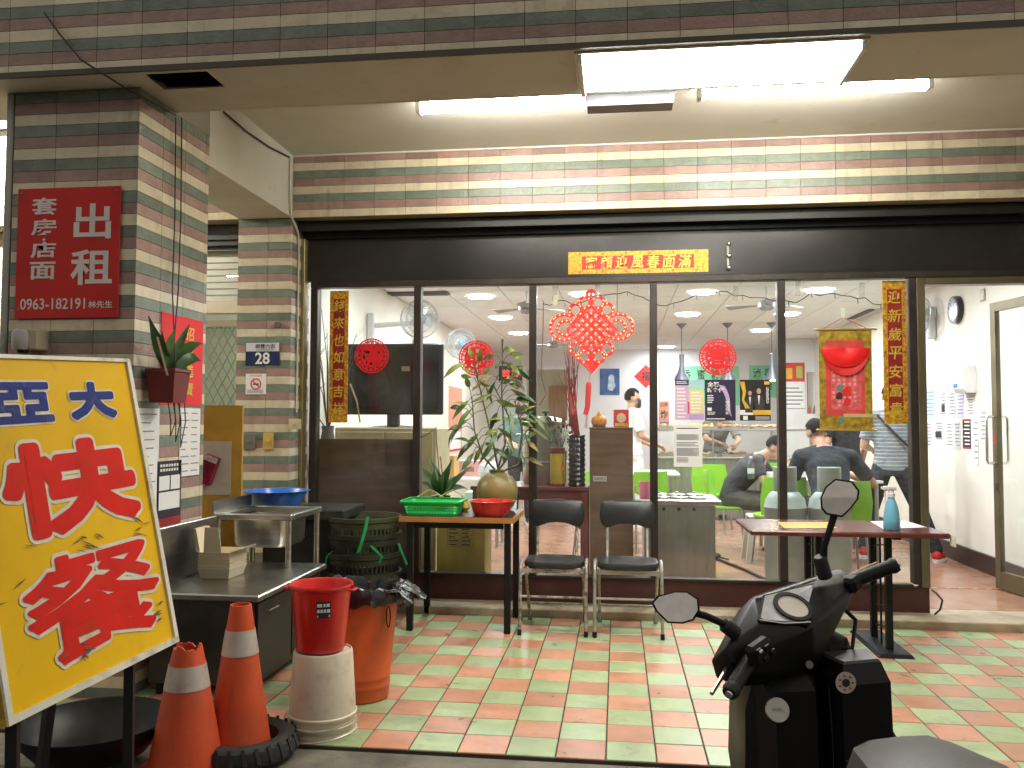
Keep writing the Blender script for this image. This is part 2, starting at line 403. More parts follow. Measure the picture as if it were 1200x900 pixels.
# arcade ceiling
MB().box(-7, 6, .775, 2.80, ZC, ZC+.12).build('arcade_ceiling', plast, kind='structure')
# front beam: hollow box with tiled face and broken soffit
p = thing('front_beam', 'deep striped tile beam along the street edge, dim on its outer face', 'beam')
MB().box(-7, 6, .249, .262, ZS, 4.4).build('face', mortar, p)
MB().box(-7, 6, .755, .772, ZS-.001, ZC+.2).build('rear_face', plast2, p)
MB().box(-7, 6, .236, .2485, ZS-.004, ZS+.022).build('edge_trim', mat('dark_edge_trim', (.07, .065, .05), .6), p)
strip_tiles(p, (-6.5, .249, 0), (1, 0, 0), (0, -1, 0), 12.0, ZS+.022, 3.9, one=lambda c: -3.2 < c.x < 2.0 and c.z < 3.66)
h = [Vector((v.x, max(v.y, .285), v.z)) for v in [PZ(x, y, ZS) for x, y in ((170, 84), (176, 93), (190, 98), (195, 103), (256, 102), (258, 97), (247, 90), (240, 82), (215, 80), (190, 82))]]
x0, x1, y0, y1 = min(q.x for q in h), max(q.x for q in h), min(q.y for q in h), max(q.y for q in h)
sf = MB(); A, B = -7, 6; Y0, Y1 = .2625, .7545
for r in ((A, x0, Y0, Y1), (x1, B, Y0, Y1), (x0, x1, Y0, y0), (x0, x1, y1, Y1)):
    if r[1]-r[0] > 1e-3 and r[3]-r[2] > 1e-3: sf.box(*r, ZS, ZS+.008)
cx, cy = (x0+x1)/2, (y0+y1)/2
sf.build('soffit', plast2, p)
rag = MB()
import itertools
hr = [Vector((q.x, q.y, ZS+.004)) for q in h]; n = len(hr)
for i in range(n):      # ragged board remains round the hole
    a, b = hr[i], hr[(i+1) % n]
    def edge(q):
        dx, dy = q.x-cx, q.y-cy; t = min(((x1-x0)/2)/max(1e-6, abs(dx)), ((y1-y0)/2)/max(1e-6, abs(dy)))
        return Vector((cx+dx*t, cy+dy*t, ZS+.004))
    rag.hexa([a, b, edge(b), edge(a)], [v+Vector((0, 0, .004)) for v in (a, b, edge(b), edge(a))])
rag.build('torn_board', mat('torn_board', (.05, .035, .025), .9, var=.4, scale=20), p)
MB().box(x0-.02, x1+.02, y0-.012, y1+.012, ZS+.10, ZS+.11).box(x0-.02, x1+.02, y1+.013, y1+.02, ZS+.0085, ZS+.099).box(x0-.02, x0-.012, y0-.012, y1+.012, ZS+.0085, ZS+.099).box(x1+.012, x1+.02, y0-.012, y1+.012, ZS+.0085, ZS+.099).build('cavity_shade', mat('cavity_dark', (.012, .009, .008), .9), p)  # near-black sheets added to paint the shade inside the hole

# ------------------------------------------------------------------ storefront
ALU = mat('brown_anodised', (.050, .040, .034), .42, .55, var=.2, scale=5, dirt=((.10, .085, .07), .2, 12))
BRZ = mat('bronze_anodised', (.17, .145, .085), .40, .6, var=.15, scale=5)
FASC = mat('fascia_black', (.013, .012, .012), .30, .0, var=.25, scale=2, dirt=((.035, .03, .028), .25, 4))
MAR = mat('kick_plate_maroon', (.060, .016, .014), .40, var=.25, scale=4, dirt=((.05, .035, .025), .4, 4))
PANE = glassm('window_glass', (.97, .985, .97), .9, 0., .028)  # dusty film made stronger to paint a pale haze over the panes
sfx = thing('storefront', 'dark aluminium storefront with tall panes of glass above a maroon kick plate', 'storefront')
MB().box(XP+.001, 5.2, YG-.04, YG+.02, 2.385, 2.745).build('fascia_panel', FASC, sfx)
s = MB()
s.box(XP+.001, 5.2, 2.52, YG+.02, 2.747, 2.811); s.box(XP+.001, 5.2, 2.50, 2.515, 2.735, 2.790); s.box(XP+.001, 5.2, YG-.075, YG-.045, 2.700, 2.745)
s.build('shutter_housing', mat('shutter_housing', (.020, .022, .020), .45, .4), sfx)
MB().box(XP+.06, 3.2, YG-.055, YG+.03, 2.335, 2.383, bev=.004).build('head_rail', ALU, sfx)
MB().box(XP+.06, 2.036, YG-.045, YG+.03, .2255, .245, bev=.003).build('sill_rail', ALU, sfx)
MB().box(XP+.06, 2.14, YG-.03, YG+.03, ZF, .225).build('kick_plate', MAR, sfx)
for x in (-1.413, -.558, .304, 1.188):
    MB().box(x-.0265, x+.0265, YG-.05, YG+.035, .2455, 2.334, bev=.004).build('mullion', ALU, sfx)
MB().box(XP+.06, XP+.115, YG-.05, YG+.035, .2455, 2.334, bev=.004).build('mullion', ALU, sfx)
MB().box(2.037, 2.085, YG-.05, YG+.035, .2455, 2.334, bev=.004).build('mullion', ALU, sfx)
MB().box(2.086, 2.141, YG-.055, YG+.05, .226, 2.334, bev=.004).build('door_jamb', BRZ, sfx)
MB().box(2.1415, 3.2, YG-.05, YG+.05, 2.285, 2.3345, bev=.004).build('door_head', BRZ, sfx)
MB().box(-2.2885, -2.262, YG-.10, YG-.02, ZF, 2.70, bev=.003).build('shutter_guide', mat('brass_guide', (.30, .24, .11), .4, .6), sfx)
xs = [XP+.115, -1.413, -.558, .304, 1.188, 2.037]
for i in range(5):
    MB().box(xs[i]+(.0265 if i else 0), xs[i+1]-(.0265 if i < 4 else 0), YG-.003, YG+.003, .2455, 2.334).build('pane', PANE, sfx)
# lowered shop wall piece right of the door frame + walls
wallm = mat('shop_wall_paint', (.74, .735, .74), .7, var=.03, scale=2, dirt=((.62, .61, .60), .2, 1.2))
wallw = mat('shop_wall_cream', (.72, .69, .60), .7, var=.03, scale=2)
MB().box(3.2, 3.4, 2.70, 12.5, 0, 2.70).build('shop_wall_right', wallw, kind='structure')
MB().box(3.175, 3.199, 2.80, 12.4, ZF, .215, bev=.004).build('skirting', mat('skirting_dark', (.028, .016, .013), .4), kind='structure')
MB().box(-2.5, -2.35, 2.79, 12.5, 0, 2.70).build('shop_wall_left', wallw, kind='structure')
bw = thing('shop_wall_back', 'white panelled rear wall of the shop with a doorway in it', 'wall')
dl, dr = PY(617, 480, 12.4).x, PY(665, 480, 12.4).x; dh = PY(640, 433, 12.4).z
for a, b, c, d in ((-2.5, dl, 0, 2.7), (dr, 3.4, 0, 2.7), (dl, dr, dh, 2.7)): MB().box(a, b, 12.4, 12.55, c, d).build('wall_section', wallm, bw)
MB().box(dl-.07, dl-.001, 12.35, 12.399, ZF, dh+.07).build('door_casing', WHITEP, bw)
MB().box(dr+.001, dr+.07, 12.35, 12.399, ZF, dh+.07).build('door_casing', WHITEP, bw)
MB().box(dl-.001, dr+.001, 12.35, 12.399, dh+.001, dh+.07).build('door_casing', WHITEP, bw)
MB().box(dl-.8, dr+.8, 14.2, 14.3, 0, 2.7).build('corridor_wall', mat('corridor_cream', (.68, .62, .42), .7), bw)
MB().box(dl-.7, dr+.7, 12.56, 14.19, ZF-.02, ZF-.005).build('corridor_floor', sfl, bw)
MB().box(dl-.7, dr+.7, 12.56, 14.19, 2.5, 2.55).build('corridor_ceiling', wallm, bw)
wd = thing('wooden_door', 'orange brown wooden door in the corridor behind the shop', 'door', (dl+.5, 14.15, ZF))
dm = mat('varnished_wood', (.42, .19, .05), .35, var=.25, scale=3, stretch=(6, 6, .6))
MB().box(dl+.28, dl+1.1, 14.13, 14.19, ZF, 2.1).build('leaf', dm, wd)
for z in (.3, 1.1): MB().box(dl+.38, dl+1.0, 14.115, 14.129, z, z+.7, bev=.01).build('panel', dm, wd)
MB().ell((dl+.36, 14.09, 1.0), (.03, .03, .03)).build('handle', CHROME, wd)
# suspended ceiling of square panels
cg = mat('ceiling_grid', (.60, .60, .60), .6)
cp = mat('ceiling_panel', (.80, .80, .80), .85, var=.04, rnd=.03, bump=.1, bscale=90)
sc_ = MB().box(-2.5, 3.4, 2.79, 12.5, 2.72, 2.80).build('shop_ceiling', cg, kind='structure')
pm = MB().box(-.296, .296, -.296, .296, 0, .018, bev=.004).build('panel', cp); pme = pm.data; bpy.data.objects.remove(pm)
for i in range(10):
    for j in range(16):
        o = link('panel', pme, sc_); o.location = (-2.25+.6*i+.2, 3.1+.6*j, 2.702)

# ------------------------------------------------------------------ neighbour's unit left of the column
nb = thing('neighbour_shopfront', 'pale shopfront next door with rolled shutter and diamond mesh door', 'storefront', (-3.2, 2.65, 0))
cream = mat('neighbour_cream', (.62, .56, .40), .6)
s = MB().box(-4.6, -2.71, 2.55, 2.70, 2.70, 2.81); s.box(-4.6, -2.71, 2.60, 2.64, 2.64, 2.69); s.box(-4.6, -2.71, 2.57, 2.61, 2.66, 2.70)
s.build('shutter_box', mat('neighbour_shutter_box', (.035, .033, .03), .5), nb)
for k in range(8): MB().box(-4.6, -2.71, 2.665, 2.68, 2.245+.05*k, 2.292+.05*k, bev=.006).build('shutter_slat', mat('pale_slat', (.50, .50, .44), .5, .2), nb)
MB().box(-4.6, -2.71, 2.62, 2.68, 2.15, 2.24, bev=.005).build('lintel', cream, nb)
fr = MB()
dx0, dx1 = -3.6, -2.74
fr.box(dx0, dx0+.05, 2.62, 2.66, 0, 2.10); fr.box(dx1-.05, dx1, 2.62, 2.66, 0, 2.10); fr.box(dx0+.051, dx1-.051, 2.62, 2.66, 2.05, 2.10)
fr.box(dx0+.051, dx1-.051, 2.62, 2.66, .95, 1.0); fr.box(dx0+.051, dx1-.051, 2.62, 2.66, 0.0, .1)
fr.build('door_frame', mat('door_frame_olive', (.30, .27, .18), .45, .4), nb)
ms = MB()
for i in range(-24, 26):
    for sg in (1, -1):
        # strands of the diamond grille, clipped to the door
        xa = dx0+.05+i*.07
        pts = []
        for z in (0.1, 2.05):
            pts.append((xa+sg*(z-.1)*.55, z))
        (xa0, z0), (xb0, z1) = pts
        def clip(t0, t1):
            return t0, t1
        t0, t1 = 0., 1.; dxx = xb0-xa0
        lo, hi = dx0+.05, dx1-.05
        if abs(dxx) > 1e-6:
            ta, tb = (lo-xa0)/dxx, (hi-xa0)/dxx
            if ta > tb: ta, tb = tb, ta
            t0, t1 = max(t0, ta), min(t1, tb)
        if t1-t0 > .01:
            y = 2.64 if sg > 0 else 2.635
            ms.tube([(xa0+dxx*t0, y, z0+(z1-z0)*t0), (xa0+dxx*t1, y, z0+(z1-z0)*t1)], .0035, 4)
ms.build('grille', mat('grille_steel', (.25, .23, .18), .4, .6), nb, kind='stuff')
MB().box(dx0+.05, dx1-.05, 2.668, 2.676, .1, 2.05).build('frosted_pane', glassm('frosted_pane', (.75, .8, .72), .8, .1, .12, (.7, .75, .68)), nb)
s = MB().box(-6.5, -2.71, 5.0, 5.1, 0, 2.8); s.box(-6.5, -6.4, 2.7, 5.0, 0, 2.8); s.box(-2.72, -2.51, 2.79, 5.0, 0, 2.8); s.box(-6.5, -2.71, 2.7, 5.0, 2.8, 2.85); s.box(-6.5, -2.71, 2.72, 5.0, -.02, .03)
s.build('room_shell', mat('neighbour_room', (.62, .64, .58), .8), nb)
MB().box(-6.5, -4.61, 2.62, 2.70, 0, 2.81).build('side_wall', cream, nb)
MB().box(-4.6, -3.61, 2.64, 2.66, 0, 2.14).build('side_panel', cream, nb)

# ------------------------------------------------------------------ lit lamps of the arcade and the shop
LAMPC = (1., .95, .84)
tubem = emis('tube_glow', LAMPC, TUBE_L); panm = emis('diffuser_glow', (1., .97, .91), PANEL_L)
lampw = mat('lamp_body_white', (.72, .72, .70), .4)
t = thing('batten_lamp', 'wide lit fluorescent lamp under the street beam, brightest of the arcade', 'lamp', (.5, .5, ZS))
MB().box(-.14, 1.13, .275, .70, ZS-.012, ZS-.001, bev=.003).build('housing', lampw, t)
R = []
for i in range(9):
    a = PI*i/8; R.append((.487+.205*math.cos(a), ZS-.0125-.036*math.sin(a)))
MB().loft([[(x, yy, zz) for yy, zz in R] for x in (-.10, 1.09)]).build('diffuser', panm, t, smooth=True)  # wide glowing shape imitates the broad glare of the lamp
for x in (-.125, 1.093): MB().box(x, x+.024, .285, .69, ZS-.05, ZS-.0125, bev=.004).build('end_cap', lampw, t)
def batten(x0, x1, y, label):
    t = thing('tube_lamp', label, 'lamp', ((x0+x1)/2, y, ZC))
    MB().hexa([(x0, y-.035, ZC-.001), (x1, y-.035, ZC-.001), (x1, y+.035, ZC-.001), (x0, y+.035, ZC-.001)], [(x0, y-.02, ZC-.04), (x1, y-.02, ZC-.04), (x1, y+.02, ZC-.04), (x0, y+.02, ZC-.04)]).build('batten', lampw, t)
    MB().tube([(x0+.03, y, ZC-.075), (x1-.03, y, ZC-.08)], .034, 16).build('tube', tubem, t, smooth=True)  # tube thickened to imitate the width of its glare
    for x in (x0, x1-.03): MB().box(x, x+.029, y-.036, y+.036, ZC-.115, ZC-.041, bev=.004).build('holder', lampw, t)
batten(-1.13, .09, 1.40, 'lit bare tube lamp on the arcade ceiling near the cream cross beam')
batten(.50, 1.76, 1.36, 'lit bare tube lamp on the arcade ceiling above the scooter')
jb = thing('junction_box', 'grey hanging box between the tube lamps behind the street beam', 'box', (.12, .85, 3.0))
MB().hexa([(-.10, .79, 2.93), (.33, .79, 2.93), (.33, .90, 2.93), (-.10, .90, 2.93)], [(-.12, .78, 3.04), (.35, .78, 3.04), (.35, .91, 3.04), (-.12, .91, 3.04)]).build('case', mat('grey_case', (.22, .23, .25), .5), jb)
MB().box(.06, .22, .775, .781, 2.985, 2.995).build('slot', WHITEP, jb)
for x in (-.05, .28): MB().tube([(x, .85, 3.04), (x, .85, ZC)], .006, 6).build('hanger', WHITEP, jb)
downm = emis('downlight_glow', (.88, .935, 1.), DOWN_L)
dn = [PZ(a, b, 2.70) for a, b in ((563, 347), (587, 372), (608, 390), (806, 368), (892, 387), (781, 406), (960, 340))]
dn += [Vector((-1.4, 3.6, 2.7)), Vector((.93, 5.5, 2.7)), Vector((.93, 3.6, 2.7)), Vector((2.15, 7.4, 2.7)), Vector((-.3, 5.5, 2.7)), Vector((2.15, 3.7, 2.7))]
dlab = ['lit round ceiling light in the shop ceiling beside the wall fan', 'lit round ceiling light above the leafy bamboo tips', 'lit round ceiling light just above the tall bamboo stalk tip',
        'lit round ceiling light behind the pane of the round red papercut with posters', 'lit round ceiling light next to the window mullion above the black gala poster', 'small lit ceiling light farthest back over the food counter', 'lit round ceiling light above the golden scroll',
        'lit round ceiling light above the television cabinet', 'lit round ceiling light over the tables behind the three posters', 'lit round ceiling light above the steel noodle boiler', 'lit round ceiling light over the person in black', 'lit round ceiling light behind the brown wooden panel', 'lit round ceiling light above the gas cylinders']
for i, q in enumerate(dn):
    t = thing('ceiling_light', dlab[i], 'ceiling light', (q.x, q.y, 2.70), 'round lights in the shop ceiling')
    MB().lathe([(.15, .0), (.155, -.012), (.135, -.014)], q, 28).build('rim', lampw, t, smooth=True)
    MB().lathe([(.134, -.004), (.09, -.016), (.001, -.018)], q, 28).build('diffuser', downm, t, smooth=True)
t = thing('neighbour_tube_lamp', 'lit tube lamp of the arcade next door behind the striped pillar', 'lamp', (-4.6, 1.7, ZC))
MB().box(-5.4, -3.9, 1.66, 1.74, ZC-.045, ZC-.001, bev=.004).build('batten', lampw, t)
MB().tube([(-5.35, 1.7, ZC-.075), (-3.95, 1.7, ZC-.075)], .018, 12).build('tube', emis('neighbour_tube_glow', LAMPC, 420.), t, smooth=True)
t = thing('neighbour_lamp', 'bright lamp glowing behind the diamond mesh door', 'lamp', (-3.2, 3.9, 2.6))
MB().lathe([(.001, -.02), (.14, -.015), (.16, .02)], (-3.2, 3.6, 2.6), 20).build('diffuser', emis('neighbour_glow', (1., .95, .82), 90), t)
MB().lathe([(.16, .02), (.17, .06), (.05, .2)], (-3.2, 3.6, 2.6), 20).build('housing', lampw, t)

for y, lab in ((1.40, 'thin grey conduit clipped along the arcade ceiling to the tube lamp near the cross beam'),):
    t = thing('ceiling_conduit', lab, 'conduit', (-1.7, y, ZC))
    MB().tube([(-2.28, y, ZC-.012), (-1.13, y, ZC-.012)], .010, 8).build('pipe', mat('grey_conduit', (.42, .41, .37), .5), t, smooth=True)
    for x in (-2.1, -1.7, -1.3): MB().box(x-.012, x+.012, y-.02, y+.02, ZC-.024, ZC-.0005).build('clip', mat('grey_conduit', (.42, .41, .37)), t)
# ================================================================== STREET SIDE, LEFT
AX, AZ = Vector((1, 0, 0)), Vector((0, 0, 1))
def rect(x0, y0, x1, y1, Y):
    """photo rectangle -> x0, x1, z0, z1 on the plane y = Y"""
    ym, xm = (y0+y1)/2, (x0+x1)/2
    return PY(x0, ym, Y).x, PY(x1, ym, Y).x, PY(xm, y1, Y).z, PY(xm, y0, Y).z
# ---- rental sign on the pillar
t = thing('rental_sign', 'red metal rental notice with white characters screwed on the striped pillar', 'sign', (-2.64, .40, 1.83))
x0, x1, z0, z1 = -2.918, -2.368, 1.837, 2.488
redm = mat('red_enamel', (.58, .035, .030), .55, spec=.2, var=.12, scale=4, dirt=((.34, .03, .025), .3, 3))
MB().box(x0, x1, .405, .4105, z0, z1, bev=.002).build('plate', redm, t)
wh = mat('faded_white_paint', (.74, .69, .66), .6, var=.08)
L1 = MB(); yy = .4038
for s, cx, cz, w_, h_ in (('出', .735, .735, .36, .27), ('租', .735, .385, .40, .27), ('套', .265, .86, .25, .135), ('房', .265, .70, .25, .125), ('·', .27, .603, .03, .02), ('店', .265, .525, .25, .125), ('面', .265, .365, .25, .135)):
    put_text(L1, s, (x0+(x1-x0)*cx, yy, z0+(z1-z0)*cz), AX, AZ, w_*(x1-x0), h_*(z1-z0), .022)
put_text(L1, '0963-182191', (x0+(x1-x0)*.37, yy, z0+(z1-z0)*.11), AX, AZ, .63*(x1-x0), .085*(z1-z0), .012)
put_text(L1, '林先生', (x0+(x1-x0)*.83, yy, z0+(z1-z0)*.10), AX, AZ, .23*(x1-x0), .055*(z1-z0), .015)
L1.build('lettering', wh, t)
for a, b in ((.04, .07), (.96, .07), (.04, .96), (.96, .96)): MB().ell((x0+(x1-x0)*a, .404, z0+(z1-z0)*b), (.007, .004, .007), 8, 6).build('screw', DSTEEL, t)
# ---- steel post and camera dome left of the pillar
o = MB().box(-3.005, -2.968, .415, .455, ROADZ, ZS, bev=.006); o.box(-3.0, -2.972, .409, .4145, .2, .24)
o = o.build('steel_post', mat('galvanised_post', (.30, .30, .27), .45, .7, dirt=((.15, .13, .1), .3, 5))); tag(o, 'galvanised steel post against the outer edge of the striped pillar', 'post')
c0 = PY(27, 398, .36)
t = thing('wall_speaker', 'small grey dome speaker fixed under the red rental sign', 'speaker', c0)
MB().lathe([(.001, .055), (.035, .05), (.05, .03), (.05, -.03), (.045, -.05), (.001, -.055)], c0, 20).build('body', mat('grey_dome', (.35, .34, .32), .4), t, smooth=True)
MB().lathe([(.03, -.051), (.022, -.068), (.001, -.072)], c0, 16).build('lens', mat('dark_lens', (.02, .012, .012), .15), t, smooth=True)
MB().box(c0.x+.04, c0.x+.09, c0.y-.02, .4285, c0.z-.05, c0.z+.05, bev=.006).build('bracket', mat('cream_bracket', (.45, .38, .26), .5), t)
# ---- big yellow signboard, leaning
TR, BR, BL = PD(150, 421, 3.15), PD(208, 752, 3.05), PD(8, 852, 2.3); TL = TR+BL-BR
ex = (BR-BL); W = ex.length; ex.normalize(); ez = (TL-BL); H = ez.length; ez = (ez-ex*ez.dot(ex)).normalized(); en = ex.cross(ez)   # en points to the street
if en.dot(CAM-BL) < 0: en = -en
def SG(u, v, d=0.): return BL+(BR-BL)*u+(TL-BL)*v+en*d
base = Vector(((BL.x+BR.x)/2, (BL.y+BR.y)/2, ROADZ))
t = thing('yellow_signboard', 'weathered yellow A-frame sign with big red and blue characters in a white frame', 'sign', base)
yel = mat('yellow_enamel', (.74, .44, .008), .5, spec=.12, var=.12, scale=3, dirt=((.55, .33, .03), .3, 3), wdirt=[((.42, .25, .05), .32, 4, (1, 1, .5)), ((.20, .13, .05), .18, 18, (1, 1, 1))])
MB().hexa([SG(0, 0, -.03), SG(1, 0, -.03), SG(1, 1, -.03), SG(0, 1, -.03)], [SG(0, 0), SG(1, 0), SG(1, 1), SG(0, 1)]).build('board', yel, t)
frm = mat('white_frame_paint', (.66, .63, .52), .5, var=.08, scale=6, dirt=((.20, .15, .08), .42, 9))
fw, fh = .019/W, .021/H
for q in (((0, 0), (1, 0), (1, fh), (0, fh)), ((0, 1-fh*.6), (1, 1-fh*.6), (1, 1), (0, 1)), ((0, fh), (fw, fh), (fw, 1-fh*.6), (0, 1-fh*.6)), ((1-fw, fh), (1, fh), (1, 1-fh*.6), (1-fw, 1-fh*.6))):
    MB().hexa([SG(u, v, -.034) for u, v in q], [SG(u, v, .009) for u, v in q]).build('frame_rail', frm, t)
blu = mat('blue_sign_paint', (.025, .04, .19), .6, spec=.12, dirt=((.3, .22, .08), .12, 14)); rdp = mat('red_sign_paint', (.60, .018, .010), .6, spec=.12, var=.12, dirt=((.30, .06, .02), .3, 9)); whp = mat('white_outline_paint', (.62, .58, .46), .5, dirt=((.35, .24, .06), .3, 10))
eu, ev = (BR-BL).normalized(), (TL-BL).normalized()
def schar(s, u, v, w_, h_, col, b1, b2):
    k = MB(); put_fat(k, s, SG(u, v, .0028), eu, ev, w_*W+2*b2, h_*H+2*b2, b1+b2); k.build('character_outline', whp, t)
    k = MB(); put_fat(k, s, SG(u, v, .0048), eu, ev, w_*W, h_*H, b1); k.build('character', col, t)
schar('大', .705, .855, .29, .125, blu, .010, .006); schar('亞', .30, .855, .32, .125, blu, .0075, .006)
schar('快', .520, .592, .77, .285, rdp, .0185, .012); schar('餐', .545, .238, .79, .305, rdp, .0085, .012)
scr = MB()      # scraped paint
for _ in range(26):
    u, v = random.choice(((.86, .42), (.52, .40), (.9, .12), (.15, .35), (.4, .1))); u += random.gauss(0, .05); v += random.gauss(0, .03)
    if not (.04 < u < .97 and .05 < v < .95): continue
    a = random.uniform(-.6, .6); l = random.uniform(.01, .035); ww = random.uniform(.002, .006)
    d = eu*math.cos(a)+ev*math.sin(a); n_ = eu*-math.sin(a)+ev*math.cos(a); c = SG(u, v, .0066)
    scr.add([c-d*l, c+n_*ww, c+d*l, c-n_*ww*.6], [(0, 1, 2, 3)])
scr.build('scrape_marks', mat('scraped_dark', (.10, .07, .04), .7), t, kind='stuff')
lg = mat('sign_leg', (.03, .03, .028), .5, .5)
for u in (.06, .70):
    q = SG(u, .02, -.02); MB().bar(q, (q.x-.01, q.y+.03, ROADZ), .03, .03).build('leg', lg, t)
    q2 = SG(u, .8, -.03); MB().bar(q2, Vector((q.x-.42, q.y+.12, ROADZ)), .03, .03).build('rear_leg', lg, t)
# ---- pillar side: plant pot, red blessing paper, notices
XS = XP+.002
def side_sheet(name, label, cat, a, b, m, th=.002, off=0.):
    """paper on the pillar's shop-side face from photo corners a (top left) and b (bottom right)"""
    p0, p1 = PX(a[0], a[1], XS+off), PX(b[0], b[1], XS+off)
    t = thing(name, label, cat, (XS, (p0.y+p1.y)/2, min(p0.z, p1.z)))
    MB().box(XS+off, XS+off+th, p0.y, p1.y, p1.z, p0.z).build('sheet', m, t); return t, p0, p1
AY = Vector((0, 1, 0))
t, a, b = side_sheet('blessing_paper', 'bright red blessing paper with gold characters behind the hanging plant pot', 'poster', (189, 365), (236, 476), mat('bright_red_paper', (.78, .012, .014), .5, var=.05))
k = MB()
for i, ch in enumerate('招財進寶'): put_text(k, ch, (XS+.004, a.y+.66*(b.y-a.y), a.z-(.18+.21*i)*(a.z-b.z)), AY, AZ, .09, .075, .01)
k.build('lettering', GOLD, t)
t, a, b = side_sheet('paper_strip', 'white paper strip of small handwriting taped below the red blessing paper', 'notice', (211, 478), (233, 556), PAPER)
def scribble(t, x, y0, y1, z0, z1, n, ink=GREYINK, col=1, h=.006, name='text_lines'):
    k = MB()
    for c in range(col):
        ya, yb = y0+(y1-y0)*c/col, y0+(y1-y0)*(c+1)/col; m_ = (yb-ya)*.1
        for i in range(n):
            z = z1-(z1-z0)*(i+.7)/(n+.4); l = random.uniform(.55, 1)
            k.box(x, x+.0008, ya+m_, ya+m_+(yb-ya-2*m_)*l, z-h/2, z+h/2)
    k.build(name, ink, t)
scribble(t, XS+.0025, a.y, b.y, b.z, a.z, 9, col=2)
t, a, b = side_sheet('paper_strip', 'crumpled white paper strip on the pillar beside the yellow signboard', 'notice', (160, 478), (184, 600), PAPER)
scribble(t, XS+.0025, a.y, b.y, b.z, a.z, 12)
t, a, b = side_sheet('app_notice', 'narrow dark notice with two white panels above a red band on the pillar', 'notice', (184, 541), (211, 612), mat('notice_navy', (.03, .025, .04), .4))
yy0, yy1 = a.y, b.y
def sub(u0, u1, v0, v1, m, nm='panel', off=.0025): return MB().box(XS+off, XS+off+.001, yy0+(yy1-yy0)*u0, yy0+(yy1-yy0)*u1, b.z+(a.z-b.z)*v0, b.z+(a.z-b.z)*v1).build(nm, m, t)
sub(.08, .5, .55, .77, PAPER); sub(.55, .93, .55, .77, PAPER); sub(.08, .93, .25, .52, PAPER); sub(0, 1, .0, .12, mat('notice_red', (.30, .02, .02), .4), 'band')
k = MB()
for j, z in enumerate((.93, .86)):
    for i in range(7): k.box(XS+.0025, XS+.0033, yy0+(yy1-yy0)*(.12+.11*i), yy0+(yy1-yy0)*(.19+.11*i), b.z+(a.z-b.z)*(z-.02), b.z+(a.z-b.z)*(z+.02))
k.build('lettering', PAPER, t)
# hanging plant
leafm = mat('leaf_dark', (.035, .085, .022), .38, var=.35, scale=9, rnd=.2)
leafl = mat('leaf_mid', (.10, .17, .035), .4, var=.35, scale=9, rnd=.2)
leafy = mat('leaf_pale', (.22, .27, .05), .42, var=.3, scale=9, rnd=.2)
stemm = mat('plant_stem', (.07, .10, .03), .55, var=.3)
def leaf(base, tip, w_, droop=.0, n=6, fold=.25, up=(0, 0, 1)):
    """one pointed leaf: curved, folded along its midrib"""
    b_, t_ = Vector(base), Vector(tip); d = t_-b_; s_ = d.cross(Vector(up))
    if s_.length < 1e-5: s_ = Vector((1, 0, 0))
    s_.normalize(); n_ = s_.cross(d).normalized(); L_ = d.length; R = []
    for i in range(n+1):
        u = i/n; c = b_+d*u+n_*(droop*L_*4*u*(1-u)); ww = w_*max(.04, (math.sin(PI*min(1, u*1.02+.04))**.8)*(1-.25*u))
        R.append([c-s_*ww+n_*ww*fold, c, c+s_*ww+n_*ww*fold])
    m = MB(); V = [v for r in R for v in r]; F = []
    for i in range(n):
        for j in (0, 1): F.append((i*3+j, i*3+j+1, i*3+j+4, i*3+j+3))
    m.add(V, F); V2 = [v-n_*.0012 for v in V]; m.add(V2, [f[::-1] for f in F]); return m
pc = PX(197, 450, XP+.10)
t = thing('hanging_plant', 'leafy orchid in a maroon box pot hung on wires from the striped pillar', 'plant', (pc.x, pc.y, pc.z-.09))
potm = mat('maroon_pot', (.16, .018, .015), .4, var=.2)
rg = lambda z, s_: [(pc.x+s_*a_, pc.y+s_*b_, z) for a_, b_ in ((-1, -1), (1, -1), (1, 1), (-1, 1))]
MB().loft([rg(pc.z-.095, .062), rg(pc.z+.055, .076), rg(pc.z+.06, .08), rg(pc.z+.075, .08), rg(pc.z+.075, .07), rg(pc.z+.05, .066)]).build('pot', potm, t)
top = Vector((pc.x, pc.y, pc.z+.06))
for tx, ty, w_, dr, mm in ((174, 370, .035, .10, leafm), (240, 403, .038, .16, leafm), (234, 424, .036, .28, leafm), (214, 436, .03, .3, leafm), (180, 400, .03, .2, leafm), (205, 385, .028, .1, leafl), (222, 380, .022, .12, leafm), (190, 388, .026, .1, leafl)):
    leaf(top+Vector((random.uniform(-.02, .02), random.uniform(-.02, .02), 0)), PX(tx, ty, XP+.10+random.uniform(-.05, .08)), w_, dr, up=(random.uniform(.2, .8), -1, random.uniform(.2, .8))).build('leaf', mm, t, smooth=True)
MB().bar(PX(184, 395, XP+.12), PX(196, 440, XP+.18), .018, .004).build('wooden_label', mat('weathered_stick', (.14, .10, .06), .8), t)
for px_, dy in ((213, 0), (206, .03)):
    q = PX(px_, 138, XP+.012); e_ = top+Vector((.02, dy, .04))
    MB().tube([q, PX(px_-1, 250, XP+.015), PX(px_-4, 340, XP+.03), e_], .0035, 6).build('hanging_wire', WIRE, t)
k = MB()
for sx in (0, 1, 2):
    q = Vector((pc.x+.03, pc.y-.05+.05*sx, pc.z-.09)); k.tube([q, q+Vector((.01, .01, -.09)), q+Vector((.0, .03, -.17-.03*sx)), q+Vector((.01, .055, -.1)), q+Vector((0, .06, 0))], .003, 5)
k.build('wire_loop', WIRE, t)
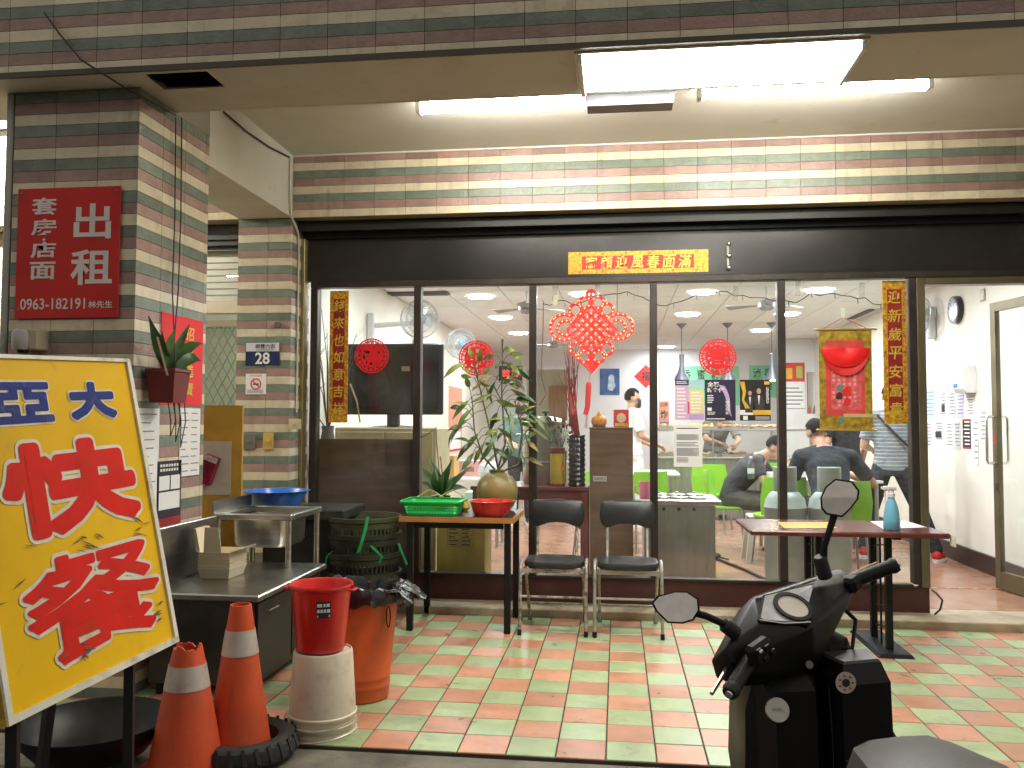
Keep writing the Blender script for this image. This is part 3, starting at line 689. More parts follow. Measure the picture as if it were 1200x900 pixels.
# cables on beam, cross beam and pillar
def cable(pts, r, label, group=None):
    o = MB().tube(pts, r, 6).build('cable', WIRE, smooth=True); return tag(o, label, 'cable', group)
cable([PY(52, 15, .21), PY(70, 40, .21), PY(95, 70, .215), PY(120, 86, .215), PY(150, 105, .33), PY(180, 121, .50), PX(206, 135, XP+.03)], .005, 'thin black cable drooping from the street beam to the striped pillar')
cable([PX(262, 131, XP+.01), PX(290, 155, XP+.012), PX(315, 172, XP+.012), PX(339, 184, XP+.012)], .006, 'black cable along the top of the cream cross beam')
o = MB().tube([PX(340, 186, XP+.01), PX(340, 230, XP+.012), PX(341, 252, XP+.015), (XP+.02, YC+.06, 2.72), (XP+.012, YC+.10, 2.65), (XP+.012, YC+.10, 1.40)], .008, 6).build('conduit', mat('cream_conduit', (.55, .50, .36), .5), smooth=True)
tag(o, 'cream conduit running down the corner of the number plate column', 'conduit')
# ---- column plates
YP = YC-.0015
x0, x1, z0, z1 = rect(288, 401, 328, 428, YP)
t = thing('house_number_plate', 'blue and white enamel house number plate reading 28', 'sign', ((x0+x1)/2, YP, z0))
MB().box(x0, x1, YP-.004, YP, z0, z1, bev=.0015).build('plate', mat('plate_navy', (.012, .022, .085), .3), t)
zs_ = z0+(z1-z0)*.60
MB().box(x0+.004, x1-.004, YP-.0052, YP-.0042, zs_, z1-.004).build('white_band', mat('plate_white', (.62, .64, .66), .35), t)
k = MB(); put_text(k, '28', ((x0+x1)/2, YP-.0052, z0+(z1-z0)*.30), AX, AZ, .11, .085, .022); k.build('number', PAPER, t)
k = MB(); put_text(k, '柳豐六街', ((x0+x1)/2+.02, YP-.0062, z0+(z1-z0)*.82), AX, AZ, .15, .035, .01); put_text(k, 'Liufeng 6th St.', ((x0+x1)/2+.02, YP-.0062, z0+(z1-z0)*.66), AX, AZ, .13, .014, .0); k.build('street_name', INK, t)
x0, x1, z0, z1 = rect(288, 438, 312, 462, YP)
t = thing('no_smoking_notice', 'small white no smoking notice with a red ring under the house number', 'notice', ((x0+x1)/2, YP, z0))
MB().box(x0, x1, YP-.002, YP, z0, z1).build('sheet', PAPER, t)
c = Vector(((x0+x1)/2, YP-.003, (z0+z1)/2))
k = MB().annulus(c, AX, AZ, .032, .041, (0, -.0006, 0), 28); k.bar(c+Vector((-.025, 0, .025)), c+Vector((.025, 0, -.025)), .007, .0006, up=(0, 1, 0)); k.build('prohibition_ring', RED, t)
k = MB().box(c.x-.022, c.x+.022, c.y-.0012, c.y-.0006, c.z-.005, c.z+.004); k.build('cigarette', INK, t)
k = MB(); put_text(k, '本場所全面禁菸', (c.x, c.y, z1-.014), AX, AZ, .10, .014); k.build('lettering', RED, t)
scr = MB()
for i in range(3): scr.box(x0+.012, x1-.02, YP-.0028, YP-.0022, z0+.01+.009*i, z0+.014+.009*i)
scr.build('text_lines', GREYINK, t)
for (a_, b_, c_, d_), m_, lab in (((285, 508, 300, 527), mat('switch_grey', (.16, .15, .13), .45), 'grey switch plate on the striped column'), ((309, 507, 321, 527), mat('switch_yellow', (.55, .36, .09), .45), 'yellow switch plate on the striped column'), ((339, 491, 353, 503), mat('switch_cream', (.55, .49, .28), .45), 'cream junction box at the corner of the striped column')):
    x0, x1, z0, z1 = rect(a_, b_, c_, d_, YP)
    t = thing('switch_plate', lab, 'switch', ((x0+x1)/2, YP, z0))
    MB().box(x0, x1, YP-.014, YP, z0, z1, bev=.003).build('plate', m_, t)
    MB().box((x0+x1)/2-.010, (x0+x1)/2+.010, YP-.024, YP-.0145, (z0+z1)/2-.012, (z0+z1)/2+.012, bev=.003).build('rocker', m_, t)
q = PY(326, 381, YP); o = MB().box(q.x-.02, q.x+.02, YP-.03, YP, q.z-.018, q.z+.018, bev=.004).build('wall_clip', DSTEEL); tag(o, 'small rusty iron clip on the striped column above the number plate', 'clip')
# ---- yellow plywood board with a faded paper, leaning between pillar and column
q0, q1 = PY(228, 475, 1.62), PY(281, 572, 1.58)
t = thing('plywood_board', 'yellow painted plywood board with a pale sheet, standing behind the sink', 'board', (q0.x, 1.62, .4))
MB().box(q0.x-.25, q1.x, 1.60, 1.62, .4, q0.z).build('board', mat('yellow_plywood', (.52, .30, .04), .55, var=.25, scale=4, dirt=((.36, .22, .05), .3, 6)), t)
p0, p1 = PY(234, 517, 1.598), PY(270, 580, 1.598); MB().box(p0.x-.2, p1.x, 1.5965, 1.599, p1.z, p0.z).build('faded_sheet', mat('faded_sheet', (.55, .50, .42), .7, var=.1, dirt=((.4, .34, .26), .3, 5)), t)
q = PY(243, 550, 1.56)
t = thing('crimson_box', 'crimson foil snack box hanging askew on the plywood board', 'box', q)
M_ = Matrix.Rotation(math.radians(20), 3, 'Y')
k = MB().box(-.04, .05, -.02, .03, -.09, .09, bev=.004); k.v = [tuple(q+M_@Vector(v)) for v in k.v]; k.build('carton', mat('crimson_foil', (.20, .01, .035), .3, .2, var=.4, scale=20), t)
k = MB().box(-.041, .051, -.0212, -.0205, .055, .088); k.v = [tuple(q+M_@Vector(v)) for v in k.v]; k.build('pale_print', mat('torn_print', (.5, .42, .36), .6, var=.5, scale=60), t)
# ---- steel work counter, sink, stove with blue basin
t = thing('steel_counter', 'low stainless work counter with raised splashback beside the striped pillar', 'counter', (-1.95, .95, 0))
MB().box(-2.24, -1.65, .47, 1.42, .468, .50, bev=.007).build('worktop', STEEL, t)
MB().box(-2.262, -2.242, .47, 1.22, .40, .79, bev=.004).build('splashback', STEEL, t)
cab = mat('dark_steel_cabinet', (.055, .048, .04), .45, .6, var=.35, scale=4, dirt=((.02, .018, .015), .5, 3))
MB().box(-2.22, -1.69, .50, 1.40, .06, .467).build('cabinet', cab, t)
for i in range(2):
    d_ = MB().box(-1.689, -1.675, .52+.44*i, .94+.44*i, .09, .45, bev=.003).build('door', cab, t)
    y_ = .60+.44*i; MB().tube([(-1.674, y_, .40), (-1.655, y_, .40), (-1.655, y_+.12, .40), (-1.674, y_+.12, .40)], .005, 6).build('handle', DSTEEL, d_)
for a, b in ((-2.18, .54), (-1.74, .54), (-2.18, 1.36), (-1.74, 1.36)): MB().tube([(a, b, 0), (a, b, .06)], .02, 10).build('foot', BLACK, t)
MB().tube([(-1.67, 1.05, .18), (-1.60, 1.0, .10), (-1.56, .92, .04), (-1.60, .8, .012)], .006, 6).build('gas_hose', WHITEP, t)
t = thing('steel_sink', 'stainless sink on a pipe leg behind the work counter', 'sink', (-2.0, 1.5, 0))
k = MB()
for r in ((-2.27, -1.80, 1.24, 1.28), (-2.27, -1.80, 1.71, 1.75), (-2.27, -2.22, 1.281, 1.709), (-1.85, -1.80, 1.281, 1.709)): k.box(*r, .765, .80, bev=.006)
k.build('rim', STEEL, t)
ring = lambda z, s_: [(-2.035+s_*.18*math.copysign(abs(math.cos(a))**.5, math.cos(a)), 1.495+s_*.21*math.copysign(abs(math.sin(a))**.5, math.sin(a)), z) for a in [2*PI*i/24 for i in range(24)]]
MB().loft([ring(.765, 1.0), ring(.62, .96), ring(.60, .9), ring(.602, .05)], cap=False).build('bowl', STEEL, t, smooth=True)
MB().box(-2.285, -2.272, 1.24, 1.75, .74, .87).build('splashback', STEEL, t)
for a, b in ((-1.825, 1.26), (-1.825, 1.72), (-2.25, 1.26), (-2.25, 1.72)): MB().tube([(a, b, 0), (a, b, .765)], .018, 10).build('leg', STEEL, t, smooth=True)
t = thing('gas_stove', 'dark square gas stove cabinet under the blue basin', 'stove', (-1.95, 2.1, 0))
stm = mat('black_enamel', (.03, .032, .034), .35, .2, var=.3, dirt=((.08, .065, .05), .3, 6))
MB().box(-2.27, -1.70, 1.86, 2.33, .70, .765, bev=.008).build('top_plate', stm, t)
MB().box(-2.25, -1.74, 1.885, 2.31, .05, .699).build('body', stm, t)
k = MB()
for r in ((1.92, 1.95, .10, .66), (2.26, 2.29, .10, .66), (1.951, 2.259, .63, .66), (1.951, 2.259, .10, .13)): k.box(-1.7395, -1.728, r[0], r[1], r[2], r[3])
k.build('door_frame', DSTEEL, t)
MB().box(-1.739, -1.733, 1.955, 2.255, .14, .38).build('inner_panel', mat('oily_brass', (.16, .12, .07), .45, .4), t)
for y_ in (2.0, 2.12): MB().tube([(-1.735, y_, .70-.12), (-1.70, y_, .58)], .022, 12).build('knob', BLACK, t)
def basin(name, label, c, r0, r1, h_, m, handles=False):
    t = thing(name, label, 'basin', c)
    MB().lathe([(.001, .004), (r0*.96, .004), (r0, .012), (r1*.97, h_*.93), (r1*1.05, h_*.96), (r1*1.07, h_*.99), (r1*1.05, h_), (r1*.965, h_*.985), (r0*.97, .016), (.001, .010)], c, 44).build('bowl', m, t, smooth=True)
    MB().annulus(Vector(c)+Vector((0, 0, .0)), AX, AY, r0*.8, r0*.86, (0, 0, .003), 32).build('foot_ring', m, t); return t
basin('blue_basin', 'wide blue plastic basin standing on the gas stove', (-2.18, 1.93, .767), .145, .205, .115, mat('blue_plastic', (.03, .16, .58), .28, var=.06, coat=.2))
# ---- lunch boxes
t = thing('lunch_box_stack', 'stack of nested cream paper lunch boxes with lids up on the steel counter', 'boxes', (-2.0, .98, .50))
cbm = mat('cream_paperboard', (.72, .62, .42), .7, var=.06, rnd=.05)
bx_, by_ = -2.06, .93
for i in range(6):
    z = .502+.017*i
    a = lambda z_, e: [(bx_-.075-e, by_-.09-e, z_), (bx_+.075+e, by_-.09-e, z_), (bx_+.075+e, by_+.09+e, z_), (bx_-.075-e, by_+.09+e, z_)]
    MB().loft([a(z, 0), a(z+.055, .014), a(z+.055, .012), a(z+.003, -.002)], cap=False).add(a(z+.002, -.001), [(0, 1, 2, 3)]).build('box', cbm, t)
for i in range(4):
    e = .006*i
    MB().hexa([(bx_-.09-e, by_-.085, .64), (bx_-.09-e, by_+.085, .64), (bx_-.087-e, by_+.085, .64), (bx_-.087-e, by_-.085, .64)], [(bx_-.12-e, by_-.075+.005*i, .76), (bx_-.12-e, by_+.075, .76), (bx_-.117-e, by_+.075, .76), (bx_-.117-e, by_-.075+.005*i, .76)]).build('lid', cbm, t)
MB().hexa([(bx_-.06, by_-.1, .64), (bx_+.04, by_-.1, .64), (bx_+.04, by_-.097, .64), (bx_-.06, by_-.097, .64)], [(bx_-.045, by_-.12, .775), (bx_+.03, by_-.12, .775), (bx_+.03, by_-.117, .775), (bx_-.045, by_-.117, .775)]).build('lid', cbm, t)
MB().hexa([(bx_+.088, by_-.1, .64), (bx_+.088, by_+.1, .64), (bx_+.088, by_+.1, .643), (bx_+.088, by_-.1, .643)], [(bx_+.14, by_-.105, .66), (bx_+.14, by_+.1, .66), (bx_+.14, by_+.1, .663), (bx_+.14, by_-.105, .663)]).build('flap', cbm, t)
# ---- traffic cones, tyre, buckets, bin, wok, baskets
orange = mat('cone_orange', (.62, .080, .020), .55, var=.16, scale=5, dirt=((.40, .09, .04), .35, 7), wdirt=[((.16, .06, .035), .42, 6, (4, 4, .7)), ((.50, .22, .13), .2, 20, (1, 1, 1))])
refl = mat('reflective_tape', (.52, .46, .40), .35, .1, var=.12, scale=20, dirt=((.36, .2, .14), .3, 8))
def cone(c, r0, r1, h_, zb, label, broken):
    t = thing('traffic_cone', label, 'cone', c); c = Vector(c); n = 40
    rr = lambda z: r0+(r1-r0)*(z-zb)/(h_-zb)
    ring = lambda z, d, j=0.: [(c.x+(rr(z)+d)*math.cos(2*PI*i/n), c.y+(rr(z)+d)*math.sin(2*PI*i/n), c.z+z+(-.012+.007*math.sin(3*2*PI*i/n+.5)+.005*math.sin(7*2*PI*i/n+1)+.003*math.sin(16*2*PI*i/n) if j else 0)) for i in range(n)]
    random.seed(3)
    tp_ = ring(h_, 0, broken); zt = [v[2] for v in tp_]
    inn = [(c.x+(x-c.x)*.86, c.y+(y-c.y)*.86, z) for x, y, z in tp_]
    MB().loft([ring(zb, 0), ring(zb+(h_-zb)*.4, 0), ring(h_-.06, 0), tp_, inn, ring(h_-.25, -.008)], cap=False).build('shell', orange, t, smooth=True)
    a, b = zb+(h_-zb)*(.66 if not broken else .665), zb+(h_-zb)*(.83 if not broken else .845)
    MB().loft([ring(a, .0012), ring(a, .0025), ring(b, .0025), ring(b, .0012)], cap=False).build('reflective_band', refl, t, smooth=True)
    return t
x_ = PY(219, 820, -.30).x
cone((x_, -.30, 0), .145, .052, .475, -.014, 'orange traffic cone with a broken jagged tip', 1)
MB_ = MB().box(x_-.18, x_+.18, -.48, -.12, -.0135, .012, bev=.01).build('base', orange, [o for o in bpy.data.objects if o.name.startswith('traffic_cone')][-1])
x_ = PY(282, 800, -.12).x
c2 = Vector((x_, -.13, .0))
cone((c2.x, c2.y, 0), .128, .041, .592, .022, 'taller orange traffic cone standing inside an old tyre', 0)
rub = mat('tyre_rubber', (.025, .024, .023), .8, var=.3, bump=.3, dirt=((.09, .08, .065), .35, 8))
t = thing('cone_weight', 'worn scooter tyre lying flat around the foot of a traffic cone', 'tyre', (c2.x+.02, c2.y, .0))
prof = [(.128, .012), (.135, .0), (.19, .0), (.213, .02), (.217, .045), (.208, .075), (.185, .09), (.15, .088), (.138, .078), (.142, .05), (.128, .012)]
MB().lathe(prof, (c2.x+.02, c2.y, -.004), 48).build('carcass', rub, t, smooth=True)
k = MB()
for i in range(26):
    a = 2*PI*i/26; d = Vector((math.cos(a), math.sin(a), 0)); s_ = Vector((-d.y, d.x, 0)); c = Vector((c2.x+.02, c2.y, .0))
    k.hexa([c+d*.200+s_*.004+AZ*.082, c+d*.200+s_*.018+AZ*.082, c+d*.218+s_*.03+AZ*.03, c+d*.218+s_*.014+AZ*.03], [c+d*.207+s_*.004+AZ*.087, c+d*.207+s_*.018+AZ*.087, c+d*.223+s_*.03+AZ*.03, c+d*.223+s_*.014+AZ*.03])
k.build('tread_blocks', rub, t, kind='stuff')
wx, wy = -1.222, .165
t = thing('white_bucket', 'dirty white plastic pail turned upside down on the tiles', 'bucket', (wx, wy, 0))
pail = mat('dirty_white_plastic', (.62, .55, .42), .5, var=.12, scale=6, dirt=((.30, .22, .14), .3, 7), wdirt=[((.20, .14, .08), .4, 5, (4, 4, .6))])
MB().lathe([(.148, .0), (.148, .012), (.144, .014), (.144, .03), (.150, .032), (.150, .044), (.1445, .046), (.1435, .07), (.149, .072), (.149, .082), (.143, .086), (.127, .335), (.122, .345), (.118, .345), (.116, .338), (.001, .338)], (wx, wy, 0.001), 44).build('body', pail, t, smooth=True)
wr = mat('galvanised_wire', (.45, .42, .36), .4, .7)
MB().tube([(wx+.152*math.cos(a)*1.12, wy+.152*math.sin(a)*1.12-.01, .022+.018*math.sin(a*1.0+.6)) for a in [PI+.15+(PI-.3)*i/20 for i in range(21)]], .0035, 6).build('handle', wr, t, smooth=True)
MB().tube([(wx+.16*math.cos(a), wy+.16*math.sin(a), .055+.012*math.cos(a*2)) for a in [2*PI*i/40 for i in range(40)]], .0028, 6, closed=True).build('wire_hoop', wr, t, smooth=True)
t = thing('red_bucket', 'red plastic bucket with a black label standing on the white pail', 'bucket', (wx-.01, wy, .347))
rp = mat('red_plastic', (.62, .014, .012), .3, var=.08, coat=.1, wdirt=[((.40, .05, .04), .3, 9, (3, 3, .7))])
q = (wx-.012, wy, .3475)
MB().lathe([(.001, .0), (.100, .0), (.104, .006), (.128, .262), (.134, .266), (.139, .274), (.137, .282), (.129, .280), (.124, .270), (.100, .012), (.001, .010)], q, 44).build('body', rp, t, smooth=True)
for a in (PI+.1, -.1):
    d = Vector((math.cos(a), math.sin(a), 0)); s_ = Vector((-d.y, d.x, 0)); c = Vector(q)+AZ*.262
    MB().tube([c+d*.132+s_*.03, c+d*.155+s_*.022, c+d*.155-s_*.022, c+d*.132-s_*.03], .006, 6).build('ear', rp, t, smooth=True)
k = MB(); c = Vector(q)
def onb(z, a, e=.0015): r_ = .104+(.128-.104)*(z/.262)+e; return (c.x+r_*math.cos(a), c.y+r_*math.sin(a), c.z+z)
a0, a1 = -PI/2+.18, -PI/2+.68
k.loft([[onb(z, a0+(a1-a0)*i/8) for i in range(9)] for z in (.155, .225)], cap=False, closed=False); k.build('label', INK, t)
k = MB()
for j, (z, hh, cs) in enumerate(((.158, .010, ((.03, .47),)), (.178, .014, ((.03, .12), (.14, .22), (.25, .33), (.36, .47))), (.202, .014, ((.03, .20), (.24, .31), (.34, .45))))):
    for i, j2 in cs: k.add([onb(z, a0+i, .0024), onb(z, a0+j2, .0024), onb(z+hh, a0+j2, .0024), onb(z+hh, a0+i, .0024)], [(0, 1, 2, 3)])
k.build('label_text', PAPER, t)
ox, oy = -1.19, .62
t = thing('orange_bin', 'tall orange plastic bin lined with a black rubbish bag', 'bin', (ox, oy, 0))
bn = mat('bin_orange', (.58, .10, .018), .42, var=.14, scale=4, dirt=((.30, .06, .02), .35, 5), wdirt=[((.14, .05, .025), .42, 5, (4, 4, .6))])
MB().lathe([(.001, .0), (.125, .0), (.133, .008), (.136, .06), (.139, .064), (.139, .075), (.137, .08), (.139, .10), (.142, .104), (.143, .115), (.140, .12), (.176, .50), (.183, .505), (.183, .52), (.174, .52), (.130, .02)], (ox, oy, .001), 48).build('body', bn, t, smooth=True)
bagm = mat('bin_bag', (.012, .012, .013), .22, var=.4, bump=.8, bscale=30)
rr = random.Random(5); R = []; n = 64
ph = [rr.uniform(0, 6.28) for _ in range(6)]
def wob(a, k_): return .5*math.sin(9*a+ph[0]+k_)+.35*math.sin(17*a+ph[1]+2*k_)+.3*math.sin(26*a+ph[2])
for r_, z, amp in ((.150, .40, .004), (.168, .53, .006), (.180, .548, .010), (.192, .535, .012), (.197, .50, .014), (.200, .46, .014), (.196, .425, .012)):
    R.append([(ox+(r_+amp*wob(2*PI*i/n, r_*40))*math.cos(2*PI*i/n), oy+(r_+amp*wob(2*PI*i/n, r_*40))*math.sin(2*PI*i/n), z+amp*1.3*wob(2*PI*i/n, z*20)+(.045*math.sin(2*PI*i/n+2.6) if z < .5 else .012*math.sin(3*2*PI*i/n))) for i in range(n)])
MB().loft(R, cap=False).build('liner_bag', bagm, t, smooth=True)
k = MB()
for a0, hh in ((-.5, .07), (.1, .05), (.5, .06)):
    c = Vector((ox+.19*math.cos(a0), oy+.19*math.sin(a0), .535)); V = []
    for i in range(5):
        for j in range(5): V.append(c+Vector((.03*i*math.cos(a0)+rr.uniform(-.008, .008), (j-2)*.024+rr.uniform(-.006, .006), hh*math.sin(i*.7)*.5-.018*i+rr.uniform(-.012, .012))))
    k.add(V, [(i*5+j, i*5+j+1, i*5+j+6, i*5+j+5) for i in range(4) for j in range(4)])
k.build('bag_folds', bagm, t)
MB().tube([(ox+.16+.012*math.cos(a), oy-.10-.01*math.cos(a), .41+.05*math.sin(a)) for a in [2*PI*i/16 for i in range(16)]], .003, 5, closed=True).build('bag_tie', bagm, t)
q = PY(110, 850, -.30)
t = thing('iron_wok', 'large blackened iron wok lying under the yellow signboard', 'wok', (q.x, -.30, 0))
wkm = mat('black_iron', (.022, .022, .021), .42, .6, var=.4, dirt=((.07, .06, .045), .25, 6))
MB().lathe([(.001, .02), (.12, .028), (.20, .065), (.26, .13), (.275, .165), (.283, .168), (.28, .158), (.266, .122), (.205, .052), (.12, .014), (.001, .006)], (q.x, -.30, .0), 56).build('bowl', wkm, t, smooth=True)
for sg in (-1, 1):
    MB().tube([(q.x+sg*.275, -.30-.05, .16), (q.x+sg*.32, -.30-.035, .175), (q.x+sg*.32, -.30+.035, .175), (q.x+sg*.275, -.30+.05, .16)], .009, 8).build('handle', wkm, t, smooth=True)
# basket stack
bkm = mat('olive_basket', (.016, .022, .012), .5, var=.25, rnd=.15, dirt=((.03, .03, .02), .3, 8))
bkm2 = mat('pale_olive_basket', (.05, .058, .026), .5, var=.2)
bx0, by0 = -1.61, 2.02
st = MB()
def basket(z, h_, r0, r1, m, label):
    t = thing('round_basket', label, 'basket', (bx0, by0, z), 'stacked round vegetable baskets')
    n = 48
    def ringat(u, d=0.): r_ = r0+(r1-r0)*u+d; return [(bx0+r_*math.cos(2*PI*i/n), by0+r_*math.sin(2*PI*i/n), z+h_*u) for i in range(n)]
    k = MB()
    rows = [0, .08, .14, .27, .33, .46, .52, .65, .71, .82]
    for a, b in ((0, .08), (.14+.0, .19), (.30, .35), (.46, .51), (.62, .67), (.80, .90)):
        k.loft([ringat(a), ringat(a, .006), ringat(b, .006), ringat(b), ringat(a)], cap=False)
    for i in range(n):
        a = 2*PI*i/n; d = Vector((math.cos(a), math.sin(a), 0)); c = Vector((bx0, by0, z))
        k.bar(c+d*(r0+.003), c+d*(r0+(r1-r0)*.9+.003)+AZ*h_*.9, .010, .004, up=d)
    k.build('lattice', m, t, smooth=True)
    MB().lathe([(r1-.004, h_*.9), (r1+.012, h_*.92), (r1+.016, h_), (r1-.002, h_), (r1-.006, h_*.9)], (bx0, by0, z), n).build('rim', m, t, smooth=True)
    MB().lathe([(.001, .0), (r0+.002, .0), (r0+.002, .006), (.001, .006)], (bx0, by0, z), n).build('bottom', m, t); return t
zz = .002
for i, (h_, lab) in enumerate(((.36, 'dark green round basket, lowest of the stack beside the stove'), (.36, 'dark green round basket in the middle of the stack tied with green string'), (.36, 'dark green round basket second from the top of the stack'), (.34, 'olive round basket with a pale rim on top of the stack'))):
    basket(zz, h_, .19, .232, bkm if i < 3 else bkm2, lab); zz += .125
tape = mat('green_tape', (.02, .42, .13), .35, var=.2)
def ribbon(pts, w_, label):
    k = MB(); P_ = [Vector(p_) for p_ in pts]; R = []
    for i, p_ in enumerate(P_): R.append([p_+Vector((-w_/2, 0, 0)), p_+Vector((w_/2, -.004, .004)), p_+Vector((w_/2, -.002, .004)), p_+Vector((-w_/2, .002, 0))])
    o = k.loft(R).build('string_scrap', tape); tag(o, label, 'string')
yb = by0-.255
ribbon([PY(431, 606, yb), PY(428, 622, yb-.015), PY(424, 636, yb-.02), PY(420, 648, yb-.01)], .022, 'long strip of bright green string hanging over the basket rim')
ribbon([PY(435, 640, yb), PY(443, 648, yb-.02), PY(448, 653, yb-.015), PY(444, 660, yb)], .018, 'bent scrap of green string on the lower basket')
ribbon([PY(467, 637, yb+.08), PY(472, 650, yb+.06), PY(477, 662, yb+.06)], .014, 'dark green string end beside the table leg')
ribbon([PY(390, 646, yb), PY(383, 652, yb-.01), PY(380, 668, yb)], .012, 'thin green string tail at the stove side of the baskets')
# ================================================================== IN FRONT OF THE WINDOW
# ---- laminate table with orange edging
t = thing('laminate_table', 'dark laminate table with an orange wooden edge holding the green tray', 'table', (-.97, 2.15, 0))
lam = mat('dark_laminate', (.05, .045, .042), .25, var=.2); oedge = mat('orange_edge', (.42, .19, .05), .45, var=.2)
MB().box(-1.345, -.60, 1.895, 2.455, .694, .727).build('edging', oedge, t)
MB().box(-1.335, -.61, 1.905, 2.445, .7275, .730).build('top', lam, t)
for a, b in ((-1.275, 1.93), (-.645, 1.93), (-1.275, 2.42), (-.645, 2.385)): MB().box(a-.02, a+.02, b-.02, b+.02, 0, .694, bev=.003).build('leg', BLACK, t)
for a, b, c, d in ((-1.25, -.67, 1.92, 1.94), (-1.25, -.67, 2.41, 2.43)): MB().box(a, b, c, d, .655, .693).build('apron', BLACK, t)
# green sieve tray
gp = mat('bright_green_plastic', (.02, .56, .11), .32, var=.06, coat=.1)
gx0, gx1, gy0, gy1, gz = -1.335, -.965, 1.93, 2.20, .7305
t = thing('green_tray', 'bright green plastic sieve tray with a rolled rim on the table', 'basket', ((gx0+gx1)/2, 2.06, gz))
def rr_(x0, x1, y0, y1, z, r=.03, n=5):
    P_ = []
    for cx, cy, a0 in ((x1-r, y1-r, 0), (x0+r, y1-r, PI/2), (x0+r, y0+r, PI), (x1-r, y0+r, 1.5*PI)):
        for i in range(n): a = a0+PI/2*i/(n-1); P_.append((cx+r*math.cos(a), cy+r*math.sin(a), z))
    return P_
k = MB().loft([rr_(gx0+.025, gx1-.025, gy0+.025, gy1-.025, gz), rr_(gx0+.022, gx1-.022, gy0+.022, gy1-.022, gz+.006), rr_(gx0+.024, gx1-.024, gy0+.024, gy1-.024, gz+.006)], cap=False); k.add(rr_(gx0+.026, gx1-.026, gy0+.026, gy1-.026, gz+.003), [tuple(range(20))]); k.build('floor', gp, t)
k = MB()
H_ = .085
for z0_, z1_ in ((.0, .012), (.028, .033), (.044, .049), (.060, .085)):
    f_ = lambda z: .024*(1-z/H_)
    k.loft([rr_(gx0+f_(z0_), gx1-f_(z0_), gy0+f_(z0_), gy1-f_(z0_), gz+z0_), rr_(gx0+f_(z1_), gx1-f_(z1_), gy0+f_(z1_), gy1-f_(z1_), gz+z1_), rr_(gx0+f_(z1_)+.003, gx1-f_(z1_)-.003, gy0+f_(z1_)+.003, gy1-f_(z1_)-.003, gz+z1_), rr_(gx0+f_(z0_)+.003, gx1-f_(z0_)-.003, gy0+f_(z0_)+.003, gy1-f_(z0_)-.003, gz+z0_)], cap=False)
for i in range(30):
    x = gx0+.04+(gx1-gx0-.08)*i/29
    for y_a, y_b in ((gy0+.024, gy0+.005), (gy1-.024, gy1-.005)): k.bar((x, y_a, gz+.005), (x, y_b, gz+.066), .006, .003, up=(0, 1, 0))
for i in range(20):
    y = gy0+.04+(gy1-gy0-.08)*i/19
    for x_a, x_b in ((gx0+.024, gx0+.005), (gx1-.024, gx1-.005)): k.bar((x_a, y, gz+.005), (x_b, y, gz+.066), .006, .003, up=(1, 0, 0))
k.build('lattice', gp, t)
MB().loft([rr_(gx0, gx1, gy0, gy1, gz+.078), rr_(gx0-.016, gx1+.016, gy0-.016, gy1+.016, gz+.080, .04), rr_(gx0-.018, gx1+.018, gy0-.018, gy1+.018, gz+.090, .04), rr_(gx0-.012, gx1+.012, gy0-.012, gy1+.012, gz+.096, .04), rr_(gx0+.004, gx1-.004, gy0+.004, gy1-.004, gz+.094)], cap=False).build('rim', gp, t, smooth=True)
basin('red_basin', 'shallow red plastic basin on the corner of the laminate table', (-.765, 2.035, .7305), .116, .144, .095, mat('red_basin_plastic', (.60, .018, .015), .28, var=.06, coat=.2))
# ---- clay jar with leafy bamboo
vx, vy = -.775, 2.365
t = thing('clay_jar_plant', 'tall leafy bamboo plant growing from a round olive brown clay jar', 'plant', (vx, vy, .7305))
clay = mat('olive_clay', (.21, .165, .055), .38, var=.4, scale=4, bump=.2, bscale=40, dirt=((.09, .07, .025), .4, 5))
MB().lathe([(.001, .0), (.085, .0), (.115, .03), (.137, .08), (.145, .13), (.135, .185), (.105, .228), (.066, .252), (.052, .258), (.057, .270), (.060, .276), (.050, .277), (.045, .262), (.04, .23)], (vx, vy, .7305), 44).build('jar', clay, t, smooth=True)
MB().lathe([(.001, .0), (.047, .0)], (vx, vy, .985), 20).build('soil', mat('dark_soil', (.03, .022, .015), .9), t)
rg_ = random.Random(11); brown_leaf = mat('leaf_browning', (.20, .15, .045), .5, var=.4, scale=14, rnd=.2)
mouth = Vector((vx, vy, .99))
stalks = [[(584, 566), (578, 520), (566, 470), (556, 428)], [(587, 566), (592, 520), (588, 462), (589, 402)], [(588, 566), (600, 530), (598, 492), (578, 450)], [(583, 566), (566, 535), (556, 505), (553, 465)], [(590, 566), (607, 545), (612, 505), (603, 470)]]
nodes_ = []
for i, sp in enumerate(stalks):
    yo = [0, .02, .05, -.03, .04][i]
    P_ = [PY(x, y, vy+yo*j/2) for j, (x, y) in enumerate(sp)]; P_[0] = mouth+Vector((.012*math.cos(i*2), .012*math.sin(i*2), -.01))
    Q = []
    for a, b in zip(P_, P_[1:]):
        for u in range(5): Q.append(a.lerp(b, u/5))
    Q.append(P_[-1])
    MB().tube(Q, [.008-.0045*j/len(Q) for j in range(len(Q))], 7).build('stalk', stemm, t, smooth=True); nodes_.append(Q)
lf = [(0, 555, 425, 548, 384, .010, leafy), (1, 590, 400, 586, 395, .010, leafy), (0, 545, 465, 528, 455, .010, leafl)]
lm = [leafm, leafm, leafl, leafl, leafy]
